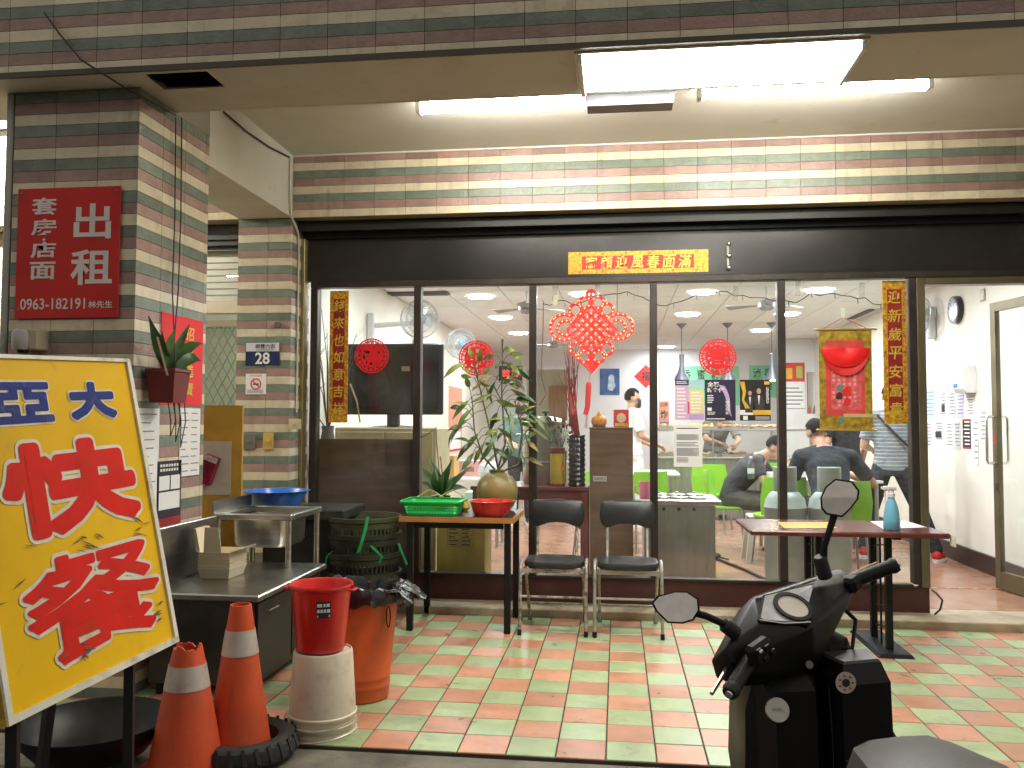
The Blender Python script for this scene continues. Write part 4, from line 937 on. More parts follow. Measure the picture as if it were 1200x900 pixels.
tips = [(0, .95, 549, 407), (0, .93, 563, 408), (0, .9, 541, 432), (0, .85, 540, 440), (1, .97, 586, 395), (1, .95, 597, 408), (1, .9, 610, 440), (1, .88, 625, 448), (1, .85, 616, 460), (0, .75, 530, 492), (0, .7, 535, 505), (0, .6, 528, 520),
        (3, .95, 545, 440), (3, .8, 527, 478), (3, .7, 524, 505), (3, .6, 535, 540), (3, .5, 545, 550), (2, .9, 560, 445), (2, .8, 622, 470), (2, .95, 600, 445), (2, .6, 625, 500), (4, .95, 618, 472), (4, .8, 627, 482), (4, .7, 622, 520), (4, .6, 628, 535), (4, .5, 614, 548),
        (1, .7, 612, 430), (1, .6, 575, 505), (1, .5, 571, 530), (1, .45, 560, 545), (2, .5, 590, 545), (2, .45, 567, 552), (0, .5, 545, 530), (0, .45, 555, 545), (3, .4, 540, 552), (1, .8, 570, 470), (1, .75, 607, 455), (2, .7, 573, 498), (0, .85, 575, 430), (1, .92, 580, 432), (1, .93, 600, 430)]
for si, u, tx, ty in tips:
    Q = nodes_[si]; b_ = Q[min(len(Q)-1, int(u*(len(Q)-1)))]
    tip = PY(tx, ty, vy+rg_.uniform(-.13, .16)); L_ = (tip-b_).length
    mid = b_.lerp(tip, .45)+Vector((0, 0, .12*L_))
    MB().tube([b_, b_.lerp(mid, .6)+Vector((0, 0, .02)), mid], [.003, .0025, .002], 5).build('leaf_stalk', stemm, t)
    leaf(mid, tip, rg_.uniform(.014, .024), rg_.uniform(.06, .16), 7, up=(rg_.uniform(-.7, .7), -1, rg_.uniform(.0, .7))).build('leaf', rg_.choice(lm) if ty > 440 else rg_.choice([leafl, leafy, leafy]), t, smooth=True)
for _ in range(34):
    si = rg_.randrange(5); Q = nodes_[si]; u = rg_.uniform(.35, .98); b_ = Q[int(u*(len(Q)-1))]; an_ = rg_.uniform(0, 2*PI); L_ = rg_.uniform(.14, .26)
    mid = b_+Vector((math.cos(an_)*L_*.35, math.sin(an_)*L_*.25, L_*.28)); tip = b_+Vector((math.cos(an_)*L_, math.sin(an_)*L_*.6, rg_.uniform(-.12, .10)))
    if tip.y > 2.62 or mid.y > 2.62: tip.y = min(tip.y, 2.61); mid.y = min(mid.y, 2.6)
    MB().tube([b_, b_.lerp(mid, .6)+Vector((0, 0, .015)), mid], [.003, .0025, .002], 5).build('leaf_stalk', stemm, t)
    leaf(mid, tip, rg_.uniform(.012, .023), rg_.uniform(.05, .22), 7, up=(rg_.uniform(-.8, .8), -1, rg_.uniform(.0, 1.))).build('leaf', rg_.choice([leafm, leafl, leafl, leafy, brown_leaf]), t, smooth=True)
# ---- potted orchid behind the green tray
oc = PY(517, 580, 2.36); oc.z = .7305
t = thing('potted_orchid', 'dark leaved orchid with a bare curved flower stem behind the green tray', 'plant', oc)
MB().lathe([(.001, 0), (.05, 0), (.065, .09), (.07, .092), (.062, .09), (.05, .07)], oc, 24).build('pot', mat('dark_pot', (.03, .025, .022), .5), t, smooth=True)
for tx, ty, w_, dr in ((494, 548, .04, .2), (503, 538, .045, .15), (543, 556, .04, .2), (549, 574, .036, .3), (553, 546, .030, .1), (492, 566, .036, .2), (530, 538, .04, .12), (510, 545, .04, .2), (522, 550, .04, .2)):
    leaf(oc+Vector((0, 0, .09)), PY(tx, ty, 2.36+rg_.uniform(-.08, .1)), w_*.8, dr, up=(rg_.uniform(-.5, .5), -1, rg_.uniform(.2, 1.))).build('leaf', leafm, t, smooth=True)
MB().tube([oc+Vector((0, 0, .09)), PY(512, 520, 2.37), PY(511, 500, 2.38), PY(503, 508, 2.36), PY(490, 514, 2.36)], .003, 6).build('flower_stem', WIRE, t, smooth=True)
MB().tube([oc+Vector((.03, 0, .09)), PY(519, 560, 2.34), PY(516, 535, 2.35)], .006, 6).build('striped_stake', mat('orange_string', (.45, .16, .08), .6, var=.5, scale=60), t)
for px_, py_, nm, m_, s_ in ((489, 573, 'dried_gourd', mat('gourd_ochre', (.36, .22, .04), .5, var=.3), .03), (541, 578, 'clay_pot_small', mat('brown_clay', (.10, .055, .03), .6), .034), (545, 588, 'yellow_squash', mat('squash_yellow', (.55, .34, .03), .45), .03)):
    q = PY(px_, py_, 2.27); q.z = .7305
    t = thing(nm, {'dried_gourd': 'ochre dried gourd behind the left rim of the green tray', 'clay_pot_small': 'small brown clay pot beside the orchid leaves', 'yellow_squash': 'small yellow squash between the green tray and the red basin'}[nm], nm.split('_')[1], q)
    MB().lathe([(.001, 0), (s_*.7, .002), (s_*1.1, s_*.7), (s_*.95, s_*1.5), (s_*.5, s_*2.1), (s_*.55, s_*2.4), (.001, s_*2.5)], q, 20).build('body', m_, t, smooth=True)
    MB().tube([q+Vector((0, 0, s_*2.4)), q+Vector((.006, 0, s_*3.0))], .004, 6).build('stem', stemm, t)
# wire hangers in the tray
for i in range(2):
    q = Vector((-1.2+.15*i, 2.16, .83)); o = MB().tube([q+Vector((-.09, 0, 0)), q+Vector((-.03, .01, .035)), q+Vector((0, 0, .05)), q+Vector((.03, .01, .035)), q+Vector((.09, 0, 0))], .004, 6).build('wire_hanger', mat('yellow_wire', (.5, .42, .12), .4), smooth=True)
    tag(o, 'yellow coated wire hanger lying in the green tray', 'hanger', 'hangers in the green tray')
# ---- two folding chairs
vin = mat('black_vinyl', (.022, .024, .024), .36, var=.15, bump=.1, bscale=90)
chip = mat('chipped_enamel', (.48, .44, .36), .4, .3, dirt=((.035, .024, .016), .85, 30))
def folding_chair(cx, label, fm):
    """steel tube folding chair facing the street: seat front y=1.92, back y=2.33"""
    t = thing('folding_chair', label, 'chair', (cx, 2.1, 0), 'folding chairs under the window')
    for sg in (-1, 1):
        x = cx+sg*.208
        MB().tube([(x, 1.905, 0), (x, 1.93, .20), (x, 1.955, .385), (x, 1.97, .425), (x, 2.02, .445), (x, 2.10, .448)], .011, 10).build('front_leg', fm, t, smooth=True)
        x2 = cx+sg*.132
        MB().tube([(x2, 2.36, .72), (x2, 2.31, .50), (x2, 2.25, .40)], .0105, 10).build('back_post', fm, t, smooth=True)
        x3 = cx+sg*.185
        MB().tube([(x3, 2.02, .41), (x3, 2.20, .20), (x3, 2.33, .0)], .0105, 10).build('rear_leg', fm, t, smooth=True)
        for xx, yy in ((x, 1.905), (x3, 2.33)): MB().tube([(xx, yy, .0), (xx, yy+.002, .035)], .0135, 10).build('rubber_foot', BLACK, t)
    MB().tube([(cx-.205, 1.935, .235), (cx+.205, 1.935, .235)], .008, 8).build('front_stretcher', fm, t, smooth=True)
    MB().tube([(cx-.182, 2.25, .13), (cx+.182, 2.25, .13)], .007, 8).build('rear_stretcher', fm, t, smooth=True)
    MB().box(cx-.195, cx+.195, 1.965, 1.985, .378, .405).build('seat_rail', fm, t)
    R = []
    for i in range(28):
        a = 2*PI*i/28; c, s_ = math.cos(a), math.sin(a); R.append((cx+.197*math.copysign(abs(c)**.55, c), 2.125+.185*math.copysign(abs(s_)**.6, s_)))
    ins = lambda e, z: [(cx+(x-cx)*e, 2.125+(y-2.125)*e, z) for x, y in R]
    MB().loft([ins(.92, .408), ins(.99, .416), ins(1., .432), ins(.965, .446), ins(.85, .447), ins(.5, .436), ins(.05, .432)]).build('seat', vin, t, smooth=True)
    # backrest: wide, rounded, with an arched lower edge
    F_ = []
    n = 20
    up = [(-.185, .70), (-.178, .785), (-.160, .806), (0, .815), (.160, .806), (.178, .785), (.185, .70), (.172, .655), (.150, .630), (.120, .632), (.06, .652), (0, .658), (-.06, .652), (-.120, .632), (-.150, .630), (-.172, .655)]
    yb_ = lambda x, z: 2.335+.05*(z-.5)-.32*(x*x)+.0
    def ring2(e, dy): return [(cx+x*e, yb_(x, z)+dy, .725+(z-.725)*e) for x, z in up]
    MB().loft([ring2(.93, -.016), ring2(1.0, -.008), ring2(1.0, .008), ring2(.93, .016)]).build('backrest', vin, t, smooth=True)
    return t
folding_chair(-.357, 'black vinyl folding chair with badly chipped paint on its legs', chip)
folding_chair(.113, 'black vinyl folding chair with clean cream painted legs', IVORY)
# ---- maroon bar table with spray bottle
t = thing('maroon_table', 'long maroon table on black twin post stands in front of the window', 'table', (1.34, 1.8, 0))
mtop = mat('maroon_laminate', (.115, .028, .022), .22, var=.25, scale=5, dirt=((.20, .08, .06), .25, 6))
MB().box(.80, 1.885, 1.56, 2.16, .692, .722, bev=.008).build('top', mtop, t)
for x in (1.62, PY(960, 690, 1.80).x):
    MB().hexa([(x-.10, 1.66, 0), (x+.10, 1.66, 0), (x+.10, 2.28, 0), (x-.10, 2.28, 0)], [(x-.085, 1.68, .02), (x+.085, 1.68, .02), (x+.085, 2.26, .02), (x-.085, 2.26, .02)]).build('base_plate', BLACK, t)
    for y in (1.80, 2.10): MB().box(x-.018, x+.018, y-.018, y+.018, .02, .691).build('post', BLACK, t)
    MB().box(x-.005, x+.005, 1.945, 1.955, .02, .691).build('rod', BLACK, t)
    for z in (.12, .24, .36, .48, .60): MB().bar((x, 1.818, z+.02), (x, 2.082, z-.02), .008, .008).build('rung', BLACK, t)
    MB().box(x-.02, x+.02, 1.62, 2.12, .675, .691).build('bracket', BLACK, t)
def flat(name, label, pts, m, z):
    k = MB().hexa([PZ(x, y, z) for x, y in pts], [PZ(x, y, z)+Vector((0, 0, .0015)) for x, y in pts]); o = k.build(name, m); return tag(o, label, 'paper')
flat('yellow_sheet', 'yellow sheet taped on the maroon table', [(912, 612), (970, 612), (981, 619), (919, 619)], mat('yellow_paper', (.62, .38, .05), .6), .7228)
flat('white_sheet', 'white sheet lying under the spray bottle on the maroon table', [(1020, 611), (1060, 610), (1086, 618), (1035, 620)], PAPER, .7228)
q = PZ(1047, 621, .7245)
t = thing('spray_bottle', 'translucent blue spray bottle with a white trigger head', 'spray bottle', (q.x, q.y+.03, .7245))
q = Vector((q.x, q.y+.03, .7245))
blb = mat('blue_bottle', (.20, .56, .74), .18, var=.08, trans=.35, spec=.5)
MB().lathe([(.001, 0), (.042, 0), (.046, .006), (.045, .05), (.040, .10), (.031, .145), (.022, .168), (.018, .176), (.018, .19)], q, 28).build('bottle', blb, t, smooth=True)
MB().lathe([(.019, .182), (.021, .184), (.021, .205), (.016, .208), (.015, .222)], q, 20).build('collar', WHITEP, t, smooth=True)
k = MB().box(q.x-.045, q.x+.028, q.y-.012, q.y+.012, q.z+.222, q.z+.248, bev=.006); k.box(q.x-.056, q.x-.0455, q.y-.007, q.y+.007, q.z+.228, q.z+.244, bev=.003); k.build('spray_head', WHITEP, t)
MB().tube([(q.x-.03, q.y, q.z+.222), (q.x-.036, q.y, q.z+.20), (q.x-.028, q.y, q.z+.175)], .005, 6).build('trigger', WHITEP, t)
q = PX(1118, 640, 1.888); o = MB().box(1.886, 1.8885, q.y-.03, q.y+.05, .655, .715).build('cloth_rag', mat('rag', (.6, .57, .48), .8, bump=.4)); tag(o, 'small pale rag hanging from the end of the maroon table', 'rag')
MB().tube([(2.155, 2.60, .06), (2.175, 2.56, .10), (2.19, 2.56, .16), (2.165, 2.60, .20), (2.145, 2.62, .215)], .007, 6).build('cable', WIRE, smooth=True)
tag(bpy.data.objects['cable.002'] if 'cable.002' in bpy.data.objects else bpy.data.objects['cable'], 'short black cable curling out beside the bronze door jamb', 'cable')

# ================================================================== ON AND BEHIND THE GLASS
YO = YG-.009
gpat = mat('gold_red_border', (.62, .36, .03), .35, .3, var=.5, scale=60, dirt=((.45, .04, .02), .45, 70))
mred = mat('maroon_red_paper', (.24, .012, .012), .5, var=.2, scale=30)
def couplet(px0, py0, px1, py1, Y, text, label, vertical=True, red=mred, txt=GOLD, flip=False):
    x0, x1, z0, z1 = rect(px0, py0, px1, py1, Y)
    t = thing('couplet_banner', label, 'banner', ((x0+x1)/2, Y, z0))
    MB().box(x0, x1, Y-.002, Y, z0, z1).build('border', gpat, t); w_, h_ = x1-x0, z1-z0
    k = MB()
    if vertical:
        MB().box(x0+w_*.2, x1-w_*.2, Y-.0032, Y-.0022, z0+h_*.10, z1-h_*.06).build('field', red, t)
        n = len(text)
        for i, ch in enumerate(text): put_text(k, ch, ((x0+x1)/2, Y-.0042, z1-h_*(.115+.78*(i+.0)/(n-1))), AX, AZ, w_*.56, h_*.092, .012, slant=.12)
    else:
        MB().box(x0+w_*.10, x1-w_*.10, Y-.0032, Y-.0022, z0+h_*.2, z1-h_*.2).build('field', red, t)
        n = len(text)
        for i, ch in enumerate(text): put_text(k, ch, (x0+w_*(.165+.67*i/(n-1)), Y-.0042, (z0+z1)/2), AX, AZ, w_*.088, h_*.58, .012, slant=.12)
    k.build('characters', txt, t)
    k = MB()                       # little flowers and clouds of the border
    for i in range(9 if vertical else 6):
        u = (i+.5)/(9 if vertical else 6)
        for sd in (.1, .9):
            c = Vector((x0+w_*sd, Y-.0036, z0+h_*u)) if vertical else Vector((x0+w_*u, Y-.0036, z0+h_*sd))
            k.annulus(c, AX, AZ, .004, .009, (0, -.0006, 0), 10)
    k.build('border_ornament', RED, t)
    return t
couplet(386, 341, 408, 495, YO, '錢來也如意吉祥', 'vertical red and gold couplet beside the television, the leaf nearest the striped column')
couplet(1035, 329, 1063, 497, YO, '迎新歲平安富貴', 'vertical red and gold couplet on the glass next to the doorway')
couplet(666, 294, 830, 320, YG-.043, '客顧迎風春面滿', 'horizontal red and gold New Year banner on the dark fascia', False, mat('bright_banner_red', (.55, .02, .015), .45), mat('banner_gold', (.80, .60, .08), .4, .2))
# tape, bracket and screws on fascia
q = PY(853, 300, YG-.05); t = thing('shutter_lock', 'small metal latch fixed on the dark fascia beside the horizontal banner', 'latch', q)
MB().box(q.x-.012, q.x+.012, YG-.055, YG-.041, q.z-.09, q.z+.09, bev=.003).build('plate', DSTEEL, t)
for dz in (-.085, .0, .085): MB().ell((q.x+.005, YG-.06, q.z+dz), (.016, .012, .014), 10, 8).build('bolt', CHROME, t)
# round papercuts
pcm = mat('papercut_red', (.70, .012, .018), .45, var=.06)
def papercut(px_, py_, ch, label):
    c = PY(px_, py_, YO); r_ = .1305
    t = thing('papercut_roundel', label, 'decoration', c); dep = (0, -.0015, 0)
    k = MB().annulus(c, AX, AZ, r_*.93, r_, dep, 48); k.annulus(c, AX, AZ, r_*.80, r_*.86, dep, 48); k.annulus(c, AX, AZ, r_*.52, r_*.66, dep, 40)
    for i in range(36):
        a = 2*PI*i/36
        d = Vector((math.cos(a), 0, math.sin(a))); d2 = Vector((math.cos(a+.10), 0, math.sin(a+.10)))
        k.bar(c+d*r_*.65+Vector((0, -.00075, 0)), c+d2*r_*.94+Vector((0, -.00075, 0)), r_*.05, .0014, up=(0, 1, 0))
        d3 = Vector((math.cos(a-.10), 0, math.sin(a-.10)))
        if i % 2: k.bar(c+d*r_*.65+Vector((0, -.0009, 0)), c+d3*r_*.94+Vector((0, -.0009, 0)), r_*.05, .0014, up=(0, 1, 0))
    for i in range(4):
        a = PI/4+PI/2*i; k.ell(c+Vector((math.cos(a), -.02, math.sin(a)))*r_*.72, (r_*.11, .001, r_*.11), 10, 6)
    k.build('lattice', pcm, t)
    k = MB(); put_fat(k, ch, c+Vector((0, -.0028, 0)), AX, AZ, r_*1.12, r_*1.12, .0058); k.build('character', pcm, t)
papercut(435.5, 417, '滿', 'round red papercut stuck on the pane in front of the television')
papercut(558, 419.5, '財', 'round red papercut stuck on the pane behind the bamboo tips')
papercut(841, 418.5, '春', 'round red papercut stuck on the pane above the three posters')
# posters
def poster(name, label, px, Y=YO, m=PAPER, cat='poster', th=.0015):
    x0, x1, z0, z1 = rect(*px, Y); t = thing(name, label, cat, ((x0+x1)/2, Y, z0))
    MB().box(x0, x1, Y-th, Y, z0, z1).build('sheet', m, t)
    def bx(u0, u1, v0, v1, mm, nm='print', off=1):
        return MB().box(x0+(x1-x0)*u0, x0+(x1-x0)*u1, Y-th-.0006*off-.0004, Y-th-.0006*off+.0001, z1-(z1-z0)*v1, z1-(z1-z0)*v0).build(nm, mm, t)
    def tx(s, u, v, w_, h_, mm, bold=.01, nm='lettering', off=2):
        k = MB(); put_text(k, s, (x0+(x1-x0)*u, Y-th-.0006*off-.0006, z1-(z1-z0)*v), AX, AZ, w_*(x1-x0), h_*(z1-z0), bold); return k.build(nm, mm, t)
    def lines(u0, u1, v0, v1, n, mm, nm='text_lines', off=2, fr=.45):
        k = MB()
        for i in range(n):
            v = v0+(v1-v0)*(i+.5)/n; hh = (v1-v0)/n*fr; l = random.uniform(.7, 1)
            k.box(x0+(x1-x0)*u0, x0+(x1-x0)*(u0+(u1-u0)*l), Y-th-.0006*off-.0004, Y-th-.0006*off+.0001, z1-(z1-z0)*(v+hh/2), z1-(z1-z0)*(v-hh/2))
        return k.build(nm, mm, t)
    return t, bx, tx, lines
pm_ = lambda n, c: mat('print_'+n, c, .55, var=.05)
t, bx, tx, ln = poster('price_poster', 'pastel price list poster in pink and yellow columns on the glass', (791, 445, 825, 492))
bx(0, .48, 0, .14, pm_('navy', (.03, .03, .09))); bx(.48, 1, 0, .14, pm_('skyblue', (.38, .60, .72))); bx(0, .48, .14, 1, pm_('pink', (.66, .42, .62))); bx(.48, 1, .14, .26, pm_('mint', (.36, .66, .46))); bx(.48, 1, .26, .85, pm_('lemon', (.72, .66, .30))); bx(.48, 1, .85, 1, pm_('lilac', (.50, .32, .58)))
bx(.43, .5, .55, .85, pm_('magenta', (.66, .04, .30)), off=2); ln(.06, .42, .18, .97, 9, PAPER, off=2); ln(.56, .94, .28, .84, 7, PAPER, off=2); ln(.05, .44, .03, .11, 2, PAPER)
t, bx, tx, ln = poster('event_poster', 'dark navy poster with white headline and a purple light streak', (826, 445, 862, 493), m=pm_('deepnavy', (.018, .014, .045)))
tx('全聚', .28, .11, .40, .12, PAPER, .03); tx('新食代', .35, .25, .56, .12, PAPER, .03)
x0, x1, z0, z1 = rect(826, 445, 862, 493, YO)
k = MB(); R = []
for i in range(9):
    u = i/8; x = x0+(x1-x0)*(.55+.35*u+.05*math.sin(u*5)); z = z1-(z1-z0)*(.12+.75*u); wv = .018*(1-u)+.004; R.append([(x-wv, YO-.0024, z), (x+wv, YO-.0024, z-.01), (x+wv, YO-.0021, z-.01), (x-wv, YO-.0021, z)])
k.loft(R).build('light_streak', pm_('streak', (.50, .34, .62)), t)
tx('自由奔馳', .74, .66, .12, .40, PAPER, .01); ln(.08, .3, .36, .58, 4, PAPER); bx(.08, .22, .68, .76, PAPER); ln(.08, .36, .78, .86, 3, PAPER); ln(.05, .9, .93, .98, 1, PAPER)
t, bx, tx, ln = poster('gala_poster', 'black and gold poster showing two people in formal black clothes', (867, 445, 903, 493), m=pm_('black', (.012, .011, .010)))
goldp = pm_('gold', (.66, .44, .05))
bx(0, 1, .74, .86, PAPER); bx(.42, 1, .74, .86, goldp, off=2); bx(.5, .96, .89, .98, GREYINK); bx(.1, .25, .88, .98, PAPER)
x0, x1, z0, z1 = rect(867, 445, 903, 493, YO); w_, h_ = x1-x0, z1-z0
k = MB()
for s_ in (.0, .06, .11): k.tube([(x0+w_*(.02+s_), YO-.0022, z1-h_*.05), (x0+w_*(.12+s_*.6), YO-.0022, z1-h_*.3), (x0+w_*(.08+s_*.4), YO-.0022, z1-h_*.5), (x0+w_*(.2+s_), YO-.0022, z1-h_*.7)], [.006, .005, .004, .006], 5)
k.build('curtain', goldp, t)
sk = pm_('face', (.50, .30, .20)); suit = pm_('suit', (.035, .033, .036))
for cx_, cz_, s_, nm in ((.33, .33, .85, 'printed_figure'), (.62, .28, 1., 'printed_figure')):
    c = Vector((x0+w_*cx_, YO-.003, z1-h_*cz_))
    k = MB().prism([(-.026*s_, -.035*s_), (.026*s_, -.035*s_), (.036*s_, -.06*s_), (.04*s_, -.16*s_), (-.04*s_, -.16*s_), (-.036*s_, -.06*s_)], c, AX, AZ, (0, .0006, 0)); k.build(nm, suit, t)
    MB().ell(c+Vector((0, -.0004, 0)), (.015*s_, .0008, .02*s_), 12, 8).build('printed_face', sk, t)
    MB().prism([(-.008*s_, -.03*s_), (.008*s_, -.03*s_), (.0, -.10*s_)], c+Vector((0, -.0006, 0)), AX, AZ, (0, .0003, 0)).build('printed_shirt', PAPER, t)
tx('耀動盛典', .90, .38, .09, .42, PAPER, .01); bx(.80, .97, .04, .12, goldp)
t, bx, tx, ln = poster('printed_notice', 'white printed notice sheet of grey paragraphs below the posters', (789.5, 498, 823, 547), cat='notice')
fr_ = GREYINK; ln(.1, .9, .06, .1, 1, INK); bx(.1, .88, .22, .36, pm_('greyblock', (.50, .50, .50))); ln(.1, .88, .22, .36, 6, GREYINK); ln(.1, .88, .40, .52, 3, GREYINK); bx(.1, .88, .55, .74, pm_('greyblock', (.5, .5, .5))); ln(.1, .88, .55, .74, 7, GREYINK); ln(.1, .6, .77, .9, 4, GREYINK)
# golden scroll with red paper fan
Ys = YG-.016
t = thing('gold_scroll', 'golden brocade wall scroll with a folded red paper fan hanging on the glass', 'scroll', PY(992, 500, Ys))
x0, x1, z0, z1 = rect(960, 386, 1022, 504, Ys); w_, h_ = x1-x0, z1-z0
bro = mat('gold_brocade', (.42, .28, .035), .38, .35, var=.45, scale=30, bump=.5, bscale=80)
MB().box(x0, x1, Ys-.002, Ys, z0, z1).build('cloth', bro, t)
for zz_, e in ((z1, .035), (z0, .025)): MB().tube([(x0-e, Ys-.004, zz_), (x1+e, Ys-.004, zz_)], .008, 10).build('rod', mat('brass_rod', (.55, .42, .16), .3, .7), t, smooth=True)
pinkp = mat('pink_red_paper', (.62, .10, .10), .55, var=.35, scale=25)
P_ = rr_(x0+w_*.14, x1-w_*.14, 0, 1, 0, .02)
def panel(u0, u1, v0, v1, m, nm, d, r=.02):
    xa, xb, za, zb = x0+w_*u0, x0+w_*u1, z1-h_*v1, z1-h_*v0
    q = [(a, b) for a, b, _ in rr_(xa, xb, za, zb, 0, r)]
    return MB().prism([(a-x0, b-z0) for a, b in q], (x0, Ys-d, z0), AX, AZ, (0, .001, 0)).build(nm, m, t)
panel(.12, .86, .11, .86, mat('rose_card', (.60, .06, .05), .5, var=.2, scale=12), 'card', .004); panel(.22, .80, .20, .80, pinkp, 'inner_card', .0055)
k = MB()
for cc in range(5):
    for i in range(9):
        u, v = .27+.1*cc, .42+.042*i
        if random.random() < .8: put_text(k, random.choice('福祿壽喜財吉祥如意平安'), (x0+w_*u, Ys-.0062, z1-h_*v), AX, AZ, w_*.055, h_*.028)
k.build('printed_characters', mat('card_white', (.72, .60, .56), .6), t)
cf = Vector((x0+w_*.50, Ys-.006, z1-h_*.19)); R1 = w_*.46
fan = mat('red_fan_paper', (.80, .012, .012), .5, var=.06)
k = MB(); Ra = []; nr = 8
for i in range(61):       # folded half disc bulging forwards, fine pleats
    a = PI+PI*i/60; d = Vector((math.cos(a), 0, .82*math.sin(a)))
    Ra.append([cf+d*R1*(.02+.98*j/nr)+Vector((0, -.034*math.sin(PI*min(1, .12+.75*j/nr))-(.0018*(j/nr) if i % 2 else 0), 0)) for j in range(nr+1)])
V = [v for r in Ra for v in r]; k.add(V, [(i*(nr+1)+j, i*(nr+1)+j+1, (i+1)*(nr+1)+j+1, (i+1)*(nr+1)+j) for i in range(60) for j in range(nr)]); k.build('paper_fan', fan, t, smooth=True)
k = MB(); Ra = []
for i in range(61):
    a = PI+PI*i/60; d = Vector((math.cos(a), 0, 1.22*math.sin(a))); Ra.append([cf+d*R1*.6, cf+d*R1*.96+Vector((0, -.016, 0))])
V = [v for r in Ra for v in r]; k.add(V, [(i*2, i*2+1, i*2+3, i*2+2) for i in range(60)]); k.build('paper_fan_lower', mat('dark_fan_paper', (.55, .01, .01), .5), t, smooth=True)
k = MB().annulus(cf+Vector((0, .004, -.02)), AX, AZ, R1*1.0, R1*1.12, (0, .001, 0), 24, a0=PI+.75, a1=2*PI-.75); k.v = [(x, y, cf.z+(z-cf.z)*1.35) for x, y, z in k.v]; k.build('gold_ring', mat('bronze_print', (.42, .16, .07), .4), t)
for u, v, m_, s_ in ((.38, .58, pm_('teal', (.05, .25, .25)), .020), (.37, .66, pm_('inkdark', (.05, .02, .02)), .022), (.40, .90, pm_('teal', (.05, .25, .25)), .016), (.52, .62, RED, .03), (.52, .72, RED, .024)):
    MB().prism([(-s_, -s_), (s_*.8, -s_*1.1), (s_, s_*.6), (0, s_*1.3), (-s_*.9, s_*.5)], (x0+w_*u, Ys-.0078, z1-h_*v), AX, AZ, (0, .0008, 0)).build('printed_motif', m_, t)
MB().tube([(x0+.02, Ys-.004, z1), PY(988, 372, Ys), (x1-.02, Ys-.004, z1)], .0025, 6).build('cord', RED, t)
q = PY(988, 366, Ys); MB().box(q.x-.012, q.x+.012, Ys-.006, Ys, q.z-.04, q.z+.03).build('hook_pad', mat('pale_pad', (.60, .66, .56), .5), t)
q = PY(1006, 487, Ys); MB().box(q.x-.10, q.x+.12, Ys-.0045, Ys-.0032, q.z-.012, q.z+.012).build('tape', mat('yellowed_tape', (.52, .44, .22), .4), t)
# lit Chinese knot
YK = YG+.05
kc = PY(693, 388, YK); U = PY(743, 388, YK).x-kc.x       # half width
t = thing('chinese_knot_lamp', 'large glowing red Chinese knot of rope lights hanging inside the pane', 'decoration', kc)
rope = mat('red_rope', (.72, .015, .018), .4, var=.1, emit=.75); bulb = emis('rope_bulb', (1., .36, .10), 3.2)
kr = MB(); bl = []
def loop(pts, closed=False, nb=0, r=.0138):
    P3 = [kc+Vector((x*U, dy, z*U)) for x, z, dy in pts]; kr.tube(P3, r, 8, closed=closed)
    if nb:
        n = len(P3)
        for i in range(nb): bl.append(P3[int((i+.5)*n/nb) % n]+Vector((0, -.012, 0)))
N_ = 6; D_ = .56
for i in range(N_):          # woven diamond
    s_ = -D_+2*D_*i/(N_-1)
    for sg in (1, -1):
        pts = []
        for j in range(13):
            u = -D_+2*D_*j/12; x, z = (u+s_)/2, (u-s_)/2*sg
            pts.append((x*1.02, z*1.02+.04, .006*(1 if (i+int(j/2)) % 2 else -1)*sg))
        loop(pts)
def arcpts(cx, cz, rx, rz, a0, a1, n=26): return [(cx+rx*math.cos(a0+(a1-a0)*i/n), cz+rz*math.sin(a0+(a1-a0)*i/n), 0) for i in range(n+1)]
for sx in (-1, 1):
    loop([(sx*x, z, d) for x, z, d in arcpts(.64, .10, .33, .30, -2.3, 2.3)], nb=15)
    loop([(sx*x, z, d) for x, z, d in arcpts(.60, .08, .20, .17, -2.4, 2.4)], nb=9)
    loop([(sx*x, z, d) for x, z, d in arcpts(.37, .50, .14, .15, 0, 2*PI, 20)], nb=6); loop([(sx*x, z, d) for x, z, d in arcpts(.36, -.42, .14, .15, 0, 2*PI, 20)], nb=6)
    loop([(sx*x, z, d) for x, z, d in arcpts(.16, .68, .13, .14, 0, 2*PI, 20)], nb=6); loop([(sx*x, z, d) for x, z, d in arcpts(.18, -.60, .13, .14, 0, 2*PI, 20)], nb=6)
loop([(0, 1.0, 0), (0, .85, 0), (0, .7, 0)]); loop(arcpts(0, .88, .10, .08, 0, 2*PI, 16)); loop([(0, -.55, 0), (0, -.72, 0), (0, -.9, 0)], r=.018)
for s_ in (.16, .09): loop([(0, -.70-.0, 0), (s_, -.80, 0), (0, -.80-s_*1.1, 0), (-s_, -.80, 0)], closed=True)
kr.build('rope', rope, t, smooth=True)
for i in range(5):
    for j in range(5): bl.append(kc+Vector((((i-2)+(j-2))*.095*U*1.0, -.02, ((i-2)-(j-2))*.095*U+.04*U)))
k = MB()
for b_ in bl: k.ell(b_, (.0065, .005, .0065), 6, 4)
k.build('bulbs', bulb, t, kind='stuff')
q0, q1 = PY(690, 448, YK), PY(688, 486, YK)
MB().tube([kc+Vector((0, 0, -.9*U)), q0], .002, 5).build('cord', RED, t)
MB().tube([q0, q0+(q1-q0)*.1, q0+(q1-q0)*.75, q1+Vector((-.012, 0, -.0))], [.016, .022, .020, .018], 10).build('tassel_head', pcm, t, smooth=True)
k = MB()
for i in range(14): k.tube([q1+Vector((random.uniform(-.012, .012), random.uniform(-.01, .01), 0)), q1+Vector((random.uniform(-.03, .01), 0, -.10))], .0015, 4)
k.build('tassel_fringe', mat('pale_fringe', (.6, .42, .40), .6), t, kind='stuff')
